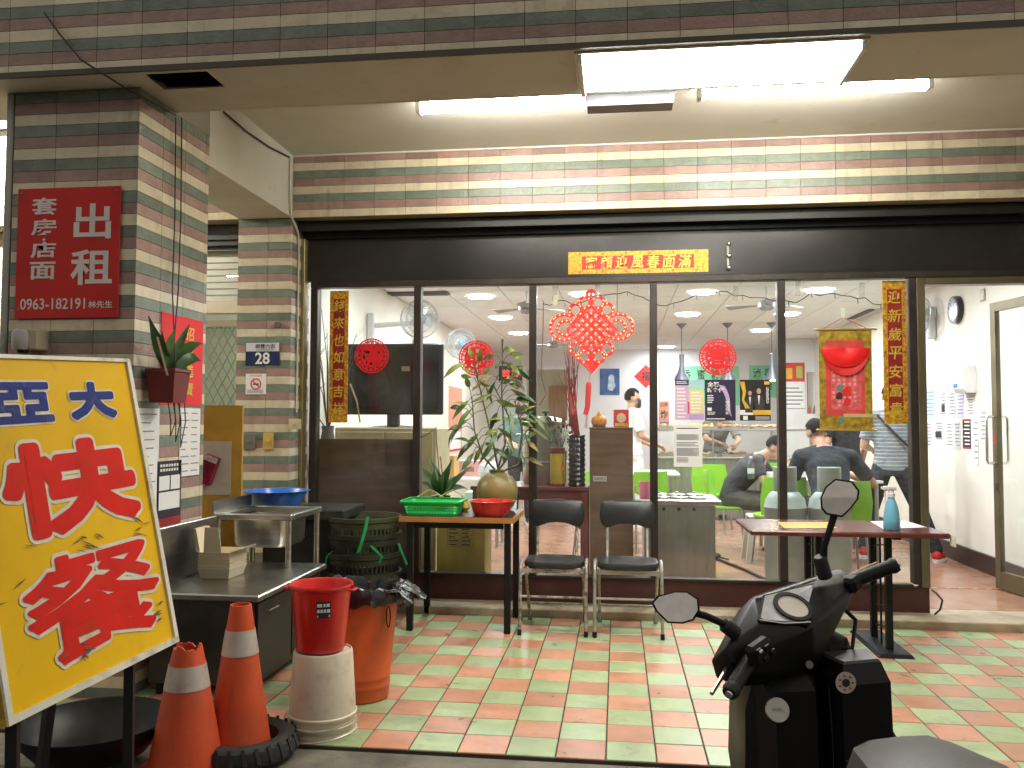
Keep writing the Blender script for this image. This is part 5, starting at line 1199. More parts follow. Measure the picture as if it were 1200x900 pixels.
# string of fairy lights along the top of the panes
pts = []; rq = random.Random(2)
for x in range(636, 1062, 9):
    pts.append(PY(x, 350+6*math.sin(x*.05)+rq.uniform(-4, 4)-(x-636)*.006, YG+.02))
t = thing('fairy_light_string', 'thin dark fairy light cable looping along the top inside of the panes', 'light string', pts[0])
MB().tube(pts, .0035, 5).build('cable', WIRE, t, smooth=True)
MB().tube([PY(637, 352, YG+.02), PY(636, 400, YG+.02), PY(634, 440, YG+.02), PY(640, 462, YG+.02), PY(632, 475, YG+.02)], .003, 5).build('drop_cable', WIRE, t, smooth=True)
for i in range(2, len(pts), 3): MB().tube([pts[i], pts[i]+Vector((.004, 0, -.035))], .004, 5).build('bulb', mat('dead_bulb', (.10, .10, .09), .3), t)
for px_, py_ in ((650, 352), (700, 350), (745, 352), (862, 352), (935, 346), (1010, 348)):
    q = PY(px_, py_-8, YG-.0045); o = MB().prism([(-.02, -.05), (.015, -.055), (.022, .05), (-.015, .055)], q, AX, AZ, (0, .0006, 0)).build('tape_patch', glassm('old_tape', (.9, .9, .88), .6, .3, .12, (.7, .7, .68))); tag(o, 'patch of old translucent tape stuck near the top of the panes', 'tape', 'old tape on the panes')
q = PY(651, 352, YG-.006); o = MB().prism([(-.022, -.03), (.01, -.04), (.022, .03), (-.008, .04)], q, AX, AZ, (0, .001, 0)).build('paper_scrap', mat('yellowed_scrap', (.60, .55, .34), .6)); tag(o, 'yellowed paper scrap stuck on the pane beside the Chinese knot', 'paper')
# ---- open glass door
hx, hy = 3.14, 2.72; fx, fy = 2.975, 3.60
dd = Vector((fx-hx, fy-hy, 0)); DW = dd.length; dd.normalize(); dn_ = Vector((-dd.y, dd.x, 0))
t = thing('glass_door', 'bronze framed glass door standing open into the shop', 'door', (hx, hy, ZF))
def drbox(u0, u1, z0, z1, th, m, nm, par=None):
    b_ = [Vector((hx, hy, z0))+dd*u+dn_*s_ for u, s_ in ((u0, -th), (u1, -th), (u1, th), (u0, th))]
    return MB().hexa(b_, [v+Vector((0, 0, z1-z0)) for v in b_]).build(nm, m, par or t)
drbox(0, .06, ZF+.012, 2.28, .02, BRZ, 'hinge_stile'); drbox(DW-.06, DW, ZF+.012, 2.28, .02, BRZ, 'lock_stile'); drbox(.0605, DW-.0605, 2.21, 2.28, .019, BRZ, 'top_rail'); drbox(.0605, DW-.0605, ZF+.012, .20, .019, BRZ, 'bottom_rail')
drbox(.0605, DW-.0605, .2005, 2.2095, .003, PANE, 'pane')
for sg in (-1, 1):
    c = Vector((hx, hy, 0))+dd*(DW-.03)
    P_ = [c+dn_*sg*.02+Vector((0, 0, 1.03)), c+dn_*sg*.075+Vector((0, 0, 1.03)), c+dn_*sg*.085+Vector((0, 0, 1.05)), c+dn_*sg*.085+Vector((0, 0, 1.37)), c+dn_*sg*.075+Vector((0, 0, 1.39)), c+dn_*sg*.02+Vector((0, 0, 1.39))]
    MB().tube(P_, .011, 10).build('pull_handle', CHROME, t, smooth=True)
drbox(DW-.04, DW-.022, 1.18, 1.25, .0208, RED, 'push_sticker'); drbox(DW-.05, DW-.015, .82, .88, .026, DSTEEL, 'lock')
# ================================================================== INSIDE THE SHOP
wood = mat('dark_plywood', (.085, .045, .024), .5, var=.3, scale=3, stretch=(1, 1, 6), dirt=((.05, .028, .016), .3, 4))
wood2 = mat('brown_panel_wood', (.135, .068, .036), .45, var=.25, scale=3, stretch=(1, 1, 8), dirt=((.09, .045, .025), .3, 5))
mw = mat('maroon_wood', (.13, .018, .016), .4, var=.2)
# board below the television
t = thing('window_board', 'dark brown plywood board standing inside the pane below the television', 'board', (-1.83, 2.75, ZF))
MB().box(-2.22, -1.42, 2.745, 2.765, ZF, 1.205).build('sheet', wood, t)
MB().box(-2.22, -1.42, 2.766, 2.80, 1.15, 1.19).build('batten', wood, t)
# tv on a cream cabinet
x0, x1, z0, z1 = rect(404, 403, 520, 486, 3.45)
t = thing('television', 'large black flat television seen through the first pane', 'television', ((x0+x1)/2, 3.45, 1.25))
tvm = mat('tv_black', (.012, .014, .015), .28, var=.1)
MB().box(x0, x1, 3.42, 3.46, z0, z1, bev=.012).build('bezel', tvm, t)
MB().box(x0+.035, x1-.035, 3.414, 3.4195, z0+.05, z1-.035).build('screen', mat('tv_screen', (.006, .012, .012), .12), t)
MB().box(x0+.2, x1-.2, 3.461, 3.50, z0+.1, z1-.15, bev=.01).build('rear_case', tvm, t)
xm = (x0+x1)/2
MB().box(xm-.05, xm+.05, 3.43, 3.48, z0-.09, z0).build('neck', tvm, t)
MB().lathe([(.001, .02), (.15, .012), (.22, .0), (.001, .0)], (xm, 3.47, z0-.105), 32, sy=.6).build('foot', tvm, t, smooth=True)
q = PY(476, 432, 3.41); MB().box(q.x-.04, q.x+.03, 3.4115, 3.4138, q.z-.02, q.z+.02).build('sticker', mat('tan_sticker', (.32, .25, .16), .6), t)
t = thing('cream_cabinet', 'cream cabinet carrying the television behind the plywood board', 'cabinet', (xm, 3.5, ZF))
MB().box(xm-.42, xm+.42, 3.2, 3.75, ZF+.05, z0-.106, bev=.008).build('carcass', mat('cream_cabinet', (.50, .44, .26), .5), t)
for i in (0, 1): MB().box(xm-.40+.405*i, xm-.01+.405*i, 3.188, 3.199, .2, z0-.14, bev=.004).build('door', mat('cream_cabinet', (.5, .44, .26)), t)
MB().box(xm-.40, xm+.40, 3.22, 3.73, ZF, ZF+.049).build('plinth', BLACK, t)
# dried branches in a vase
q = PY(384, 505, 2.98)
t = thing('dried_branches', 'bare dry branches in a jar standing behind the couplet by the column', 'plant', q)
MB().lathe([(.001, -.3), (.05, -.3), (.06, -.1), (.045, .0), (.05, .04), (.04, .03)], q, 20).build('jar', mat('grey_jar', (.12, .12, .12), .4), t, smooth=True)
br = mat('dry_twig', (.10, .07, .055), .8)
for tx, ty in ((368, 372), (377, 362), (383, 385), (372, 400), (368, 432), (399, 425), (418, 392), (425, 400), (414, 412), (370, 480)):
    e_ = PY(tx, ty, 2.98+random.uniform(-.06, .1)); m_ = q.lerp(e_, .55)+Vector((random.uniform(-.03, .03), 0, .02))
    MB().tube([q, q.lerp(m_, .5), m_, e_], [.006, .005, .004, .002], 5).build('twig', br, t)
    for _ in range(2):
        b_ = m_.lerp(e_, random.uniform(.2, .8)); MB().tube([b_, b_+Vector((random.uniform(-.06, .06), random.uniform(-.03, .03), random.uniform(.03, .08)))], [.003, .0015], 4).build('twig', br, t)
MB().tube([PY(410, 450, 3.1), PY(418, 470, 3.1), PY(422, 495, 3.1)], [.01, .008, .006], 6).build('peeled_twig', mat('peeled_twig', (.40, .26, .12), .7), t)
# wall fans
cage = mat('fan_cage', (.42, .44, .44), .35, .5); fanw = mat('fan_white', (.62, .63, .62), .4)
blade = glassm('fan_blade', (.82, .85, .86), .8, .05, .10, (.75, .78, .8))
def wall_fan(c, r_, wallx, label, rz):
    t = thing('wall_fan', label, 'fan', c); M = Matrix.Rotation(rz, 3, 'Z'); c = Vector(c)
    def tr(k): k.v = [tuple(c+M@Vector(v)) for v in k.v]; return k
    k = MB()
    for d, rr in ((-.05, .35), (-.06, .7), (-.03, 1.), (.03, 1.), (.05, .7)):
        k.tube([(r_*rr*math.cos(2*PI*i/36), d, r_*rr*math.sin(2*PI*i/36)) for i in range(36)], .0035 if rr < 1 else .006, 5, closed=True)
    for i in range(36):
        a = 2*PI*i/36; k.tube([(.05*math.cos(a), -.065, .05*math.sin(a)), (r_*.7*math.cos(a), -.06, r_*.7*math.sin(a)), (r_*math.cos(a), -.03, r_*math.sin(a)), (r_*math.cos(a), .03, r_*math.sin(a)), (r_*.4*math.cos(a), .06, r_*.4*math.sin(a))], .0016, 4)
    tr(k).build('cage', cage, t, kind='stuff')
    for i in range(3):
        R = []
        for j in range(7):
            u = j/6; rr = r_*(.16+.72*u); a0 = 2*PI*i/3+.2*u; wv = r_*(.16+.30*math.sin(PI*min(1, u*.95+.1)))
            d = Vector((math.cos(a0), 0, math.sin(a0))); s_ = Vector((-d.z, 0, d.x))
            R.append([d*rr-s_*wv+Vector((0, -.015, 0)), d*rr+Vector((0, 0, 0)), d*rr+s_*wv*.7+Vector((0, .02, 0))])
        k = MB(); k.add([v for r in R for v in r], [(a*3+b, a*3+b+1, a*3+b+4, a*3+b+3) for a in range(6) for b in (0, 1)]); tr(k).build('blade', blade, t, smooth=True)
    tr(MB().tube([(0, -.07, 0), (0, -.06, 0), (0, -.02, 0)], [.03, .05, .05], 16)).build('hub', mat('fan_hub', (.10, .17, .22), .4), t)
    tr(MB().tube([(0, .03, 0), (0, .12, 0), (0, .16, 0)], [.06, .07, .045], 16)).build('motor', fanw, t)
    b_ = c+M@Vector((0, .12, -.02)); MB().tube([b_, Vector((wallx+(.08 if wallx < 0 else -.08), b_.y+.02, b_.z-.02))], .025, 10).build('arm', fanw, t)
    wx_ = wallx+(.001 if wallx < 0 else -.001); MB().box(wx_, wx_+(.075 if wallx < 0 else -.075), b_.y-.03, b_.y+.07, b_.z-.22, b_.z+.10, bev=.015).build('bracket', fanw, t)
    return t
wall_fan(PY(492, 374, 4.35), .178, -2.35, 'white caged fan on the side wall above the television', math.radians(22))
wall_fan(PY(540, 403, 6.2), .172, -2.35, 'second caged fan farther along the side wall behind the bamboo', math.radians(35))
wall_fan(PX(1092, 375, 3.2)+Vector((-.16, -.12, .04)), .17, 3.2, 'wall fan on the white wall of notices beside the clock', math.radians(-82))
# ceiling grille, ceiling fans, air conditioner
q = PZ(493, 343, 2.70); o = MB().box(q.x-.34, q.x+.30, q.y-.09, q.y+.09, 2.682, 2.6995, bev=.004); 
for i in range(6): o.box(q.x-.32, q.x+.28, q.y-.075+.027*i, q.y-.065+.027*i, 2.676, 2.6815)
o = o.build('ceiling_grille', mat('grille_dark', (.06, .06, .06), .6)); tag(o, 'dark slotted ceiling vent near the side wall above the wall fan', 'vent')
for (px_, py_), lab in (((617, 362), 'grey ceiling fan beside the second mullion'), ((898, 358), 'grey ceiling fan beside the mullion of the golden scroll pane'), ((648, 404), 'grey ceiling fan farthest back behind the Chinese knot')):
    q = PZ(px_, py_, 2.52); t = thing('ceiling_fan', lab, 'fan', q)
    MB().tube([q+Vector((0, 0, .02)), (q.x, q.y, 2.701)], .012, 8).build('rod', fanw, t)
    MB().lathe([(.001, .06), (.05, .055), (.085, .02), (.085, -.02), (.05, -.05), (.001, -.055)], q, 24).build('motor', mat('fan_grey', (.30, .30, .30), .35, .4), t, smooth=True)
    for i in range(3):
        a = 2*PI*i/3+.5; d = Vector((math.cos(a), math.sin(a), 0)); s_ = Vector((-d.y, d.x, 0))
        MB().hexa([q+d*.08-s_*.03, q+d*.42-s_*.05+AZ*-.01, q+d*.42+s_*.05+AZ*.02, q+d*.08+s_*.03], [v+Vector((0, 0, .006)) for v in (q+d*.08-s_*.03, q+d*.42-s_*.05+AZ*-.01, q+d*.42+s_*.05+AZ*.02, q+d*.08+s_*.03)]).build('blade', mat('fan_grey', (.3, .3, .3)), t)
q = PX(1022, 357, 3.2)
t = thing('air_conditioner', 'pale split air conditioner high on the wall of notices', 'air conditioner', (3.1, q.y, q.z))
MB().hexa([(3.199, q.y-.5, q.z-.14), (3.199, q.y+.5, q.z-.14), (3.03, q.y+.5, q.z-.10), (3.03, q.y-.5, q.z-.10)], [(3.199, q.y-.5, q.z+.15), (3.199, q.y+.5, q.z+.15), (2.99, q.y+.5, q.z+.13), (2.99, q.y-.5, q.z+.13)]).build('case', mat('ac_grey', (.52, .52, .50), .4), t)
MB().box(3.02, 3.10, q.y-.45, q.y+.45, q.z-.128, q.z-.118).build('louvre', BLACK, t)
# right wall: clock, dispenser, notices
q = PX(1123, 363, 3.199); r_ = .128
t = thing('wall_clock', 'round black wall clock with a silver face above the notices', 'clock', q)
k = MB().tube([(3.199, q.y, q.z), (3.15, q.y, q.z)], r_, 36); k.build('case', mat('clock_black', (.012, .012, .013), .3), t, smooth=True)
MB().tube([(3.1505, q.y, q.z), (3.146, q.y, q.z)], r_*.86, 36).build('face', mat('clock_face', (.16, .18, .22), .2, .4), t)
k = MB()
for i in range(12):
    a = 2*PI*i/12; d = Vector((0, math.cos(a), math.sin(a))); k.bar(Vector((3.1448, q.y, q.z))+d*r_*.68, Vector((3.1448, q.y, q.z))+d*r_*.8, .006, .001, up=(1, 0, 0))
for a, l in ((.6, .55), (2.5, .7)): k.bar((3.1445, q.y, q.z), Vector((3.1445, q.y, q.z))+Vector((0, math.cos(a), math.sin(a)))*r_*l, .006, .001, up=(1, 0, 0))
k.build('hands_and_marks', PAPER, t)
a, b = PX(1131, 450, 3.199), PX(1158, 512, 3.199)
q = (a+b)/2
t = thing('towel_dispenser', 'white wall dispenser with a small blue label', 'dispenser', q)
k = MB(); yy0, yy1 = b.y, a.y; zt, zb = PX(1145, 430, 3.199).z, PX(1145, 462, 3.199).z
zt, zb = PX(1146, 428, 3.199).z, PX(1146, 460, 3.199).z
yy0 = yy1-.24
k.loft([[(3.199, yy0, z), (3.199-dp, yy0, z), (3.199-dp, yy1, z), (3.199, yy1, z)] for z, dp in ((zb, .08), (zb+.04, .11), (zt-.05, .11), (zt, .07))]); k.build('case', WHITEP, t)
MB().box(3.087, 3.0885, yy1-.12, yy1-.02, zb+.05, zb+.085).build('label', mat('blue_label', (.03, .20, .48), .5), t)
ntm = [mat('notice_white', (.66, .66, .64), .7, var=.05), mat('notice_blue', (.40, .58, .70), .7), mat('notice_lilac', (.55, .52, .68), .7), mat('notice_grey', (.56, .57, .57), .7)]
nts = [((1083, 457), (1096, 491), 1, 'pale blue notice on the wall, tall and narrow'), ((1102, 459), (1109, 489), 0, 'slim white notice with a dark photo on the wall'), ((1111, 459), (1120, 489), 3, 'grey white notice sheet next to the lilac one'), ((1121, 457), (1130, 489), 2, 'lilac notice sheet on the wall below the dispenser'), ((1132, 463), (1142, 488), 0, 'white notice sheet directly under the dispenser'),
       ((1084, 494), (1092, 526), 3, 'grey notice sheet in the lower row beside the jamb'), ((1094, 494), (1106, 518), 0, 'white notice with a black portrait print'), ((1108, 494), (1117, 526), 0, 'white notice sheet beside the black framed one'), ((1118, 494), (1126, 527), 3, 'narrow pale sheet touching the black framed notice'), ((1128, 491), (1138, 526), 4, 'black notice with a red frame on the white wall'), ((1140, 490), (1147, 545), 0, 'long narrow receipt paper pinned on the wall'), ((1147, 480), (1157, 520), 0, 'white notice sheet with a curly top near the open door')]
bkn = mat('notice_black', (.02, .018, .018), .5)
for (a, b, mi, lab) in nts:
    p0, p1 = PX(*a, 3.1985), PX(*b, 3.1985); t = thing('wall_notice', lab, 'notice', (3.198, (p0.y+p1.y)/2, min(p0.z, p1.z)))
    ylo, yhi = min(p0.y, p1.y), max(p0.y, p1.y); m_ = bkn if mi == 4 else ntm[mi]
    MB().box(3.1965, 3.1985, ylo, yhi, p1.z, p0.z).build('sheet', m_, t)
    k = MB(); n = 7
    for i in range(n):
        z = p0.z-(p0.z-p1.z)*(i+.8)/(n+1); k.box(3.1955, 3.1962, ylo+.1*(yhi-ylo), yhi-random.uniform(.1, .4)*(yhi-ylo), z-.006, z+.006)
    k.build('text_lines', PAPER if mi == 4 else GREYINK, t)
    if 'photo' in lab or 'portrait' in lab: MB().box(3.1948, 3.1954, ylo+.2*(yhi-ylo), ylo+.8*(yhi-ylo), p1.z+.2*(p0.z-p1.z), p1.z+.5*(p0.z-p1.z)).build('picture', bkn, t)
    if mi == 4:
        k = MB()
        for zz_ in (p0.z-.008, p1.z+.008): k.box(3.1945, 3.1955, ylo, yhi, zz_-.006, zz_+.006)
        k.build('frame_lines', RED, t)
q = PX(1152, 345, 3.199); o = MB().box(3.18, 3.1988, q.y-.05, q.y+.04, q.z-.06, q.z+.05, bev=.008).build('wall_socket', mat('socket_cream', (.55, .50, .38), .5)); tag(o, 'cream wall socket high beside the open door', 'socket')
for dz, py_ in ((0, 585), (0, 583)): pass
for i, px_ in enumerate((1028, 1036)):
    q = PX(px_, 582, 3.199); 
    if q.y < 12: o = MB().box(3.19, 3.1988, q.y-.06, q.y+.06, q.z-.06, q.z+.06, bev=.004).build('wall_switch', WHITEP); tag(o, 'white square socket low on the wall behind the standing customer', 'socket', 'low wall sockets')
# ---- inner maroon table with urn, can, vase, branches
t = thing('maroon_bench', 'maroon wooden side table inside the window carrying the steel urn', 'table', (-.55, 3.1, ZF))
zt = .855
MB().box(-1.05, -.165, 2.86, 3.42, zt-.03, zt, bev=.005).build('top', mw, t)
for a, b in ((-.20, 2.90), (-1.01, 2.90), (-.20, 3.38), (-1.01, 3.38)): MB().box(a-.025, a+.025, b-.025, b+.025, ZF, zt-.031).build('leg', mw, t)
for b in (2.89, 3.38): MB().box(-.985, -.226, b-.012, b+.012, zt-.10, zt-.032).build('apron', mw, t)
MB().bar((-.225, 2.90, .55), (-.42, 2.90, zt-.10), .035, .02).build('brace', mw, t)
q = Vector((PY(640, 530, 3.25).x, 3.22, zt+.001))
t = thing('steel_urn', 'tall stainless soup urn with a lid on the maroon side table', 'urn', q)
MB().lathe([(.001, 0), (.175, 0), (.18, .01), (.18, .16), (.184, .165), (.184, .175), (.18, .18), (.18, .46), (.186, .465), (.186, .48), (.15, .50), (.05, .525), (.001, .53)], q, 40).build('body', STEEL, t, smooth=True)
MB().lathe([(.012, .52), (.012, .545), (.03, .55), (.03, .565), (.001, .57)], q, 16).build('knob', BLACK, t, smooth=True)
for sg in (-1, 1): MB().tube([q+Vector((sg*.18, -.05, .38)), q+Vector((sg*.225, -.04, .38)), q+Vector((sg*.225, .04, .38)), q+Vector((sg*.18, .05, .38))], .009, 8).build('handle', STEEL, t, smooth=True)
x_ = PY(653, 545, 2.95).x; q = Vector((x_, 2.96, zt+.001))
t = thing('firecracker_can', 'golden yellow can with a red diamond and a maroon lid', 'can', q)
MB().lathe([(.001, 0), (.056, 0), (.056, .245), (.001, .245)], q, 28).build('body', mat('golden_can', (.52, .36, .03), .3, .4, var=.15), t, smooth=True)
MB().lathe([(.058, .244), (.058, .285), (.05, .29), (.001, .29)], q, 28).build('lid', mw, t, smooth=True)
MB().lathe([(.0575, 0), (.0575, .02)], q, 28).build('base_band', mw, t)
k = MB(); 
V = []
for a, z in ((-1.57+.55, .13), (-1.57+.95, .20), (-1.57+1.25, .13), (-1.57+.95, .06)): V.append((q.x+.058*math.cos(a), q.y+.058*math.sin(a), q.z+z))
k.add(V, [(0, 1, 2, 3)]); k.build('diamond', RED, t)
t = thing('red_leaf_plant', 'small bushy plant with green and reddish leaves above the golden can', 'plant', (x_, 3.02, zt+.29))
rl = mat('leaf_reddish', (.22, .07, .05), .45, var=.3); b0 = Vector((x_+.02, 3.06, zt+.02))
MB().lathe([(.001, .0), (.035, .0), (.045, .26), (.035, .26)], (x_+.02, 3.09, zt+.001), 16).build('pot', mat('dark_pot', (.03, .025, .022)), t)
rq = random.Random(9)
for i in range(46):
    e_ = PY(rq.uniform(638, 676), rq.uniform(486, 522), 3.0+rq.uniform(-.08, .12)); s_ = Vector((x_+.02, 3.07, zt+.27)).lerp(e_, .72)+Vector((0, 0, .02))
    leaf(s_, e_, rq.uniform(.010, .018), .15, 4, up=(rq.uniform(-.8, .8), -1, rq.uniform(-.2, .8))).build('leaf', rq.choice([leafl, leafm, leafl, rl]), t, smooth=True)
for i in range(6):
    e_ = PY(rq.uniform(642, 672), rq.uniform(495, 515), 3.0); MB().tube([Vector((x_+.02, 3.08, zt+.25)), e_], .003, 4).build('stem', stemm, t)
x_ = PY(676, 545, 2.97).x; q = Vector((x_, 2.98, zt+.001))
t = thing('ribbed_vase', 'black spirally ribbed vase holding tall red willow branches', 'vase', q)
pr = [(.001, 0), (.062, 0)]
for i in range(10): pr += [(.066, .012+.037*i), (.058, .030+.037*i)]
pr += [(.066, .382), (.052, .385), (.05, .3)]
MB().lathe(pr, q, 28).build('body', mat('black_glaze', (.008, .008, .01), .18), t, smooth=True)
rw = mat('red_willow', (.28, .015, .02), .6, var=.3)
for i in range(34):
    e_ = PY(rq.gauss(667, 6), rq.uniform(395, 440), 2.97+rq.uniform(-.06, .06)); s_ = q+Vector((rq.uniform(-.03, .03), rq.uniform(-.03, .03), .37)); m_ = s_.lerp(PY(668, 470, 2.97), .6)+Vector((rq.uniform(-.03, .03), rq.uniform(-.03, .03), 0))
    MB().tube([s_, m_, m_.lerp(e_, .5)+Vector((rq.uniform(-.01, .01), 0, 0)), e_], [.0045, .004, .003, .0015], 4).build('branch', rw, t)
a, b = PY(667, 440, 2.95), PY(671, 478, 2.95); 
k = MB().bar(PY(668, 462, 2.93), PY(671, 486, 2.93), .03, .012); k.build('red_tag', RED, t)
# brown wooden panel with ornaments
x0, x1, z0, z1 = rect(691, 503, 742, 660, 2.86)
t = thing('brown_panel', 'upright brown wooden panel with a small paper label inside the glass', 'panel', ((x0+x1)/2, 2.87, ZF))
MB().box(x0, x1, 2.86, 3.05, ZF, z1, bev=.004).build('carcass', wood2, t)
MB().box(x0-.004, x1+.004, 2.855, 3.055, z1+.0005, z1+.014, bev=.003).build('top_board', wood2, t)
q = PY(703, 561, 2.858); MB().box(q.x-.05, q.x+.05, 2.857, 2.8595, q.z-.02, q.z+.02).build('label', mat('label_grey', (.42, .38, .34), .6), t)
k = MB(); put_text(k, 'S001', (q.x, 2.8565, q.z), AX, AZ, .08, .02); k.build('label_text', INK, t)
q = PY(702, 488, 2.93); q.z = z1+.0145
t = thing('pumpkin_ornament', 'small orange pumpkin shaped ornament on top of the brown panel', 'ornament', q)
pk = mat('pumpkin_orange', (.62, .26, .02), .4, var=.15)
for i in range(8): a = 2*PI*i/8; MB().ell(q+Vector((.026*math.cos(a), .026*math.sin(a), .045)), (.032, .032, .043), 12, 8).build('segment', pk, t, smooth=True)
MB().lathe([(.001, .0), (.05, .0), (.05, .008), (.001, .01)], q, 20).build('base', mw, t); MB().lathe([(.016, .08), (.02, .095), (.01, .115), (.001, .12)], q, 12).build('stem', pk, t)
x0, x1, z0_, z1_ = rect(719, 480, 737, 503, 2.92)
t = thing('lucky_card', 'red card with a cream lucky figure standing on the brown panel', 'card', ((x0+x1)/2, 2.92, z1+.0145))
MB().box(x0, x1, 2.92, 2.95, z1+.0145, z1_).build('card', RED, t)
MB().ell(((x0+x1)/2, 2.919, (z1_+z1)/2+.01), (.034, .002, .036), 14, 8).build('printed_blob', mat('cream_print', (.66, .52, .34), .6), t)
MB().box(x0+.01, x1-.01, 2.9185, 2.9198, z1+.022, z1+.045).build('printed_band', GOLD, t)
# steel noodle cart
x0, x1 = PY(749, 600, 3.55).x, PY(843, 600, 3.55).x
ztop = PY(800, 586, 3.55).z
t = thing('steel_cart', 'boxy stainless noodle boiler with round lids inside the pane', 'cart', ((x0+x1)/2, 3.8, ZF))
stc_ = mat('brushed_steel_cart', (.36, .38, .34), .35, .9, var=.2, scale=3, stretch=(6, 6, .5), dirt=((.16, .17, .15), .35, 3))
MB().box(x0+.04, x1-.03, 3.57, 4.15, ZF+.03, ztop-.045).build('body', stc_, t)
MB().box(x0-.03, x1+.02, 3.54, 4.18, ztop-.044, ztop, bev=.008).build('top', STEEL, t)
for i in range(3):
    for j in range(2): c = ((x0+x1)/2-.14+.15*i, 3.70+.28*j, ztop); MB().lathe([(.075, .0), (.075, .012), (.06, .018), (.015, .02), (.012, .035), (.001, .037)], c, 24).build('lid', STEEL, t, smooth=True)
for i in range(3): MB().tube([((x0+x1)/2-.12+.12*i, 3.569, ztop-.075), ((x0+x1)/2-.12+.12*i, 3.56, ztop-.075)], .014, 12).build('vent_hole', BLACK, t)
for a in (x0+.06, x1-.05):
    for b in (3.6, 4.1): MB().tube([(a, b, ZF), (a, b, ZF+.03)], .02, 8).build('foot', BLACK, t)
q = PY(757, 587, 3.62); q.z = ztop+.0005
t = thing('pink_mug', 'pink plastic mug on the corner of the steel noodle boiler', 'mug', q)
MB().lathe([(.001, 0), (.05, 0), (.055, .14), (.05, .14), (.046, .01), (.001, .01)], q, 24).build('cup', mat('pink_plastic', (.70, .20, .30), .35), t, smooth=True)
MB().tube([q+Vector((-.05, 0, .11)), q+Vector((-.085, 0, .10)), q+Vector((-.085, 0, .05)), q+Vector((-.05, 0, .035))], .007, 6).build('handle', mat('pink_plastic', (.7, .2, .3)), t, smooth=True)
# gas cylinders
gasm = mat('gas_grey', (.30, .35, .32), .45, .1, var=.12, scale=5, dirt=((.20, .22, .19), .3, 6))
for cx, lab in ((1.372, 'grey gas cylinder with a collar standing behind the mullion'), (1.712, 'grey gas cylinder under the scooter mirror beside the other cylinder')):
    c = (cx, 3.55, ZF); t = thing('gas_cylinder', lab, 'gas cylinder', c, 'gas cylinders inside the window')
    MB().lathe([(.001, .0), (.13, .0), (.13, .03), (.155, .05), (.162, .10), (.162, .60), (.165, .605), (.165, .615), (.160, .62), (.15, .68), (.11, .73), (.05, .75), (.001, .752)], c, 36).build('body', gasm, t, smooth=True)
    MB().lathe([(.085, .73), (.09, .74), (.09, .93), (.083, .935), (.083, .74)], c, 28).build('collar', gasm, t, smooth=True)
    MB().tube([(cx, 3.55, ZF+.75), (cx, 3.55, ZF+.86)], .02, 10).build('valve', mat('brass', (.4, .28, .09), .35, .8), t)
MB().tube([(1.28, 3.5, ZF+.012), (1.15, 4.1, ZF+.012), (1.0, 4.6, ZF+.012), (.95, 4.75, ZF+.012), (.85, 4.8, ZF+.014)], .014, 8).build('rubber_hose', BLACK, smooth=True)
tag(bpy.data.objects['rubber_hose'], 'black rubber gas hose lying across the shop floor to the boiler', 'hose')
q = Vector((.94, 4.72, ZF)); t = thing('gas_burner', 'small black cast iron burner on the floor at the end of the hose', 'burner', q)
MB().lathe([(.001, .03), (.06, .03), (.07, .045), (.05, .06), (.001, .06)], q, 20).build('head', BLACK, t, smooth=True)
for i in range(3): a = 2*PI*i/3; MB().bar(q+Vector((.03*math.cos(a), .03*math.sin(a), .03)), q+Vector((.14*math.cos(a), .14*math.sin(a), .006)), .02, .012).build('leg', BLACK, t)
# stools and green chairs
grn = mat('lime_plastic', (.24, .58, .035), .38, var=.08); legm = mat('grey_tube', (.35, .35, .33), .35, .7)
def plastic_chair(x, y, rz, label):
    t = thing('green_chair', label, 'chair', (x, y, ZF), 'lime green plastic chairs', rz)
    R = []; n = 20
    sq = lambda r_, z, c=0.: [(r_*.21*math.copysign(abs(math.cos(2*PI*i/n))**.6, math.cos(2*PI*i/n)), c+r_*.20*math.copysign(abs(math.sin(2*PI*i/n))**.6, math.sin(2*PI*i/n)), z) for i in range(n)]
    MB().loft([sq(.95, .425), sq(1, .435), sq(1, .45), sq(.9, .455), sq(.4, .445)]).build('seat', grn, t, smooth=True, local=True)
    k = MB(); Rb = []
    for i in range(9):
        u = -1+2*i/8; Rb.append([(u*.205, -.185+.05*u*u-(.03 if 0 else 0), .46), (u*.215, -.215+.06*u*u, .62), (u*.19, -.235+.06*u*u, .80), (u*.19, -.223+.06*u*u, .80), (u*.215, -.203+.06*u*u, .62), (u*.205, -.173+.05*u*u, .46)])
    k.loft(Rb); k.build('backrest', grn, t, smooth=True, local=True)
    for sx in (-1, 1):
        for sy in (-1, 1): MB().tube([(sx*.15, sy*.14, .43), (sx*.185, sy*.19, .0)], .0105, 8).build('leg', legm, t, smooth=True, local=True)
    return t
chairs = [(PY(856, 590, 5.35).x-.03, 5.36, math.radians(-104), 'lime green chair under the man eating in the dark t-shirt'), (PY(912, 590, 4.55).x, 4.55, math.radians(10), 'lime green chair with its back to the window beside the gas cylinders'), (PY(985, 600, 4.15).x, 4.12, math.radians(0), 'lime green chair under the man reading a paper'),
          (PY(835, 570, 6.9).x, 6.9, math.radians(-20), 'lime green chair behind the eating man near the food counter'), (PY(752, 590, 5.2).x, 5.2, math.radians(30), 'lime green chair beside the brown panel'), (PY(700, 600, 4.6).x, 4.7, math.radians(200), 'lime green chair seen under the maroon side table'), (PY(925, 570, 7.0).x, 7.0, math.radians(180), 'lime green chair behind the dining table towards the counter')]
for c in chairs: plastic_chair(*c)
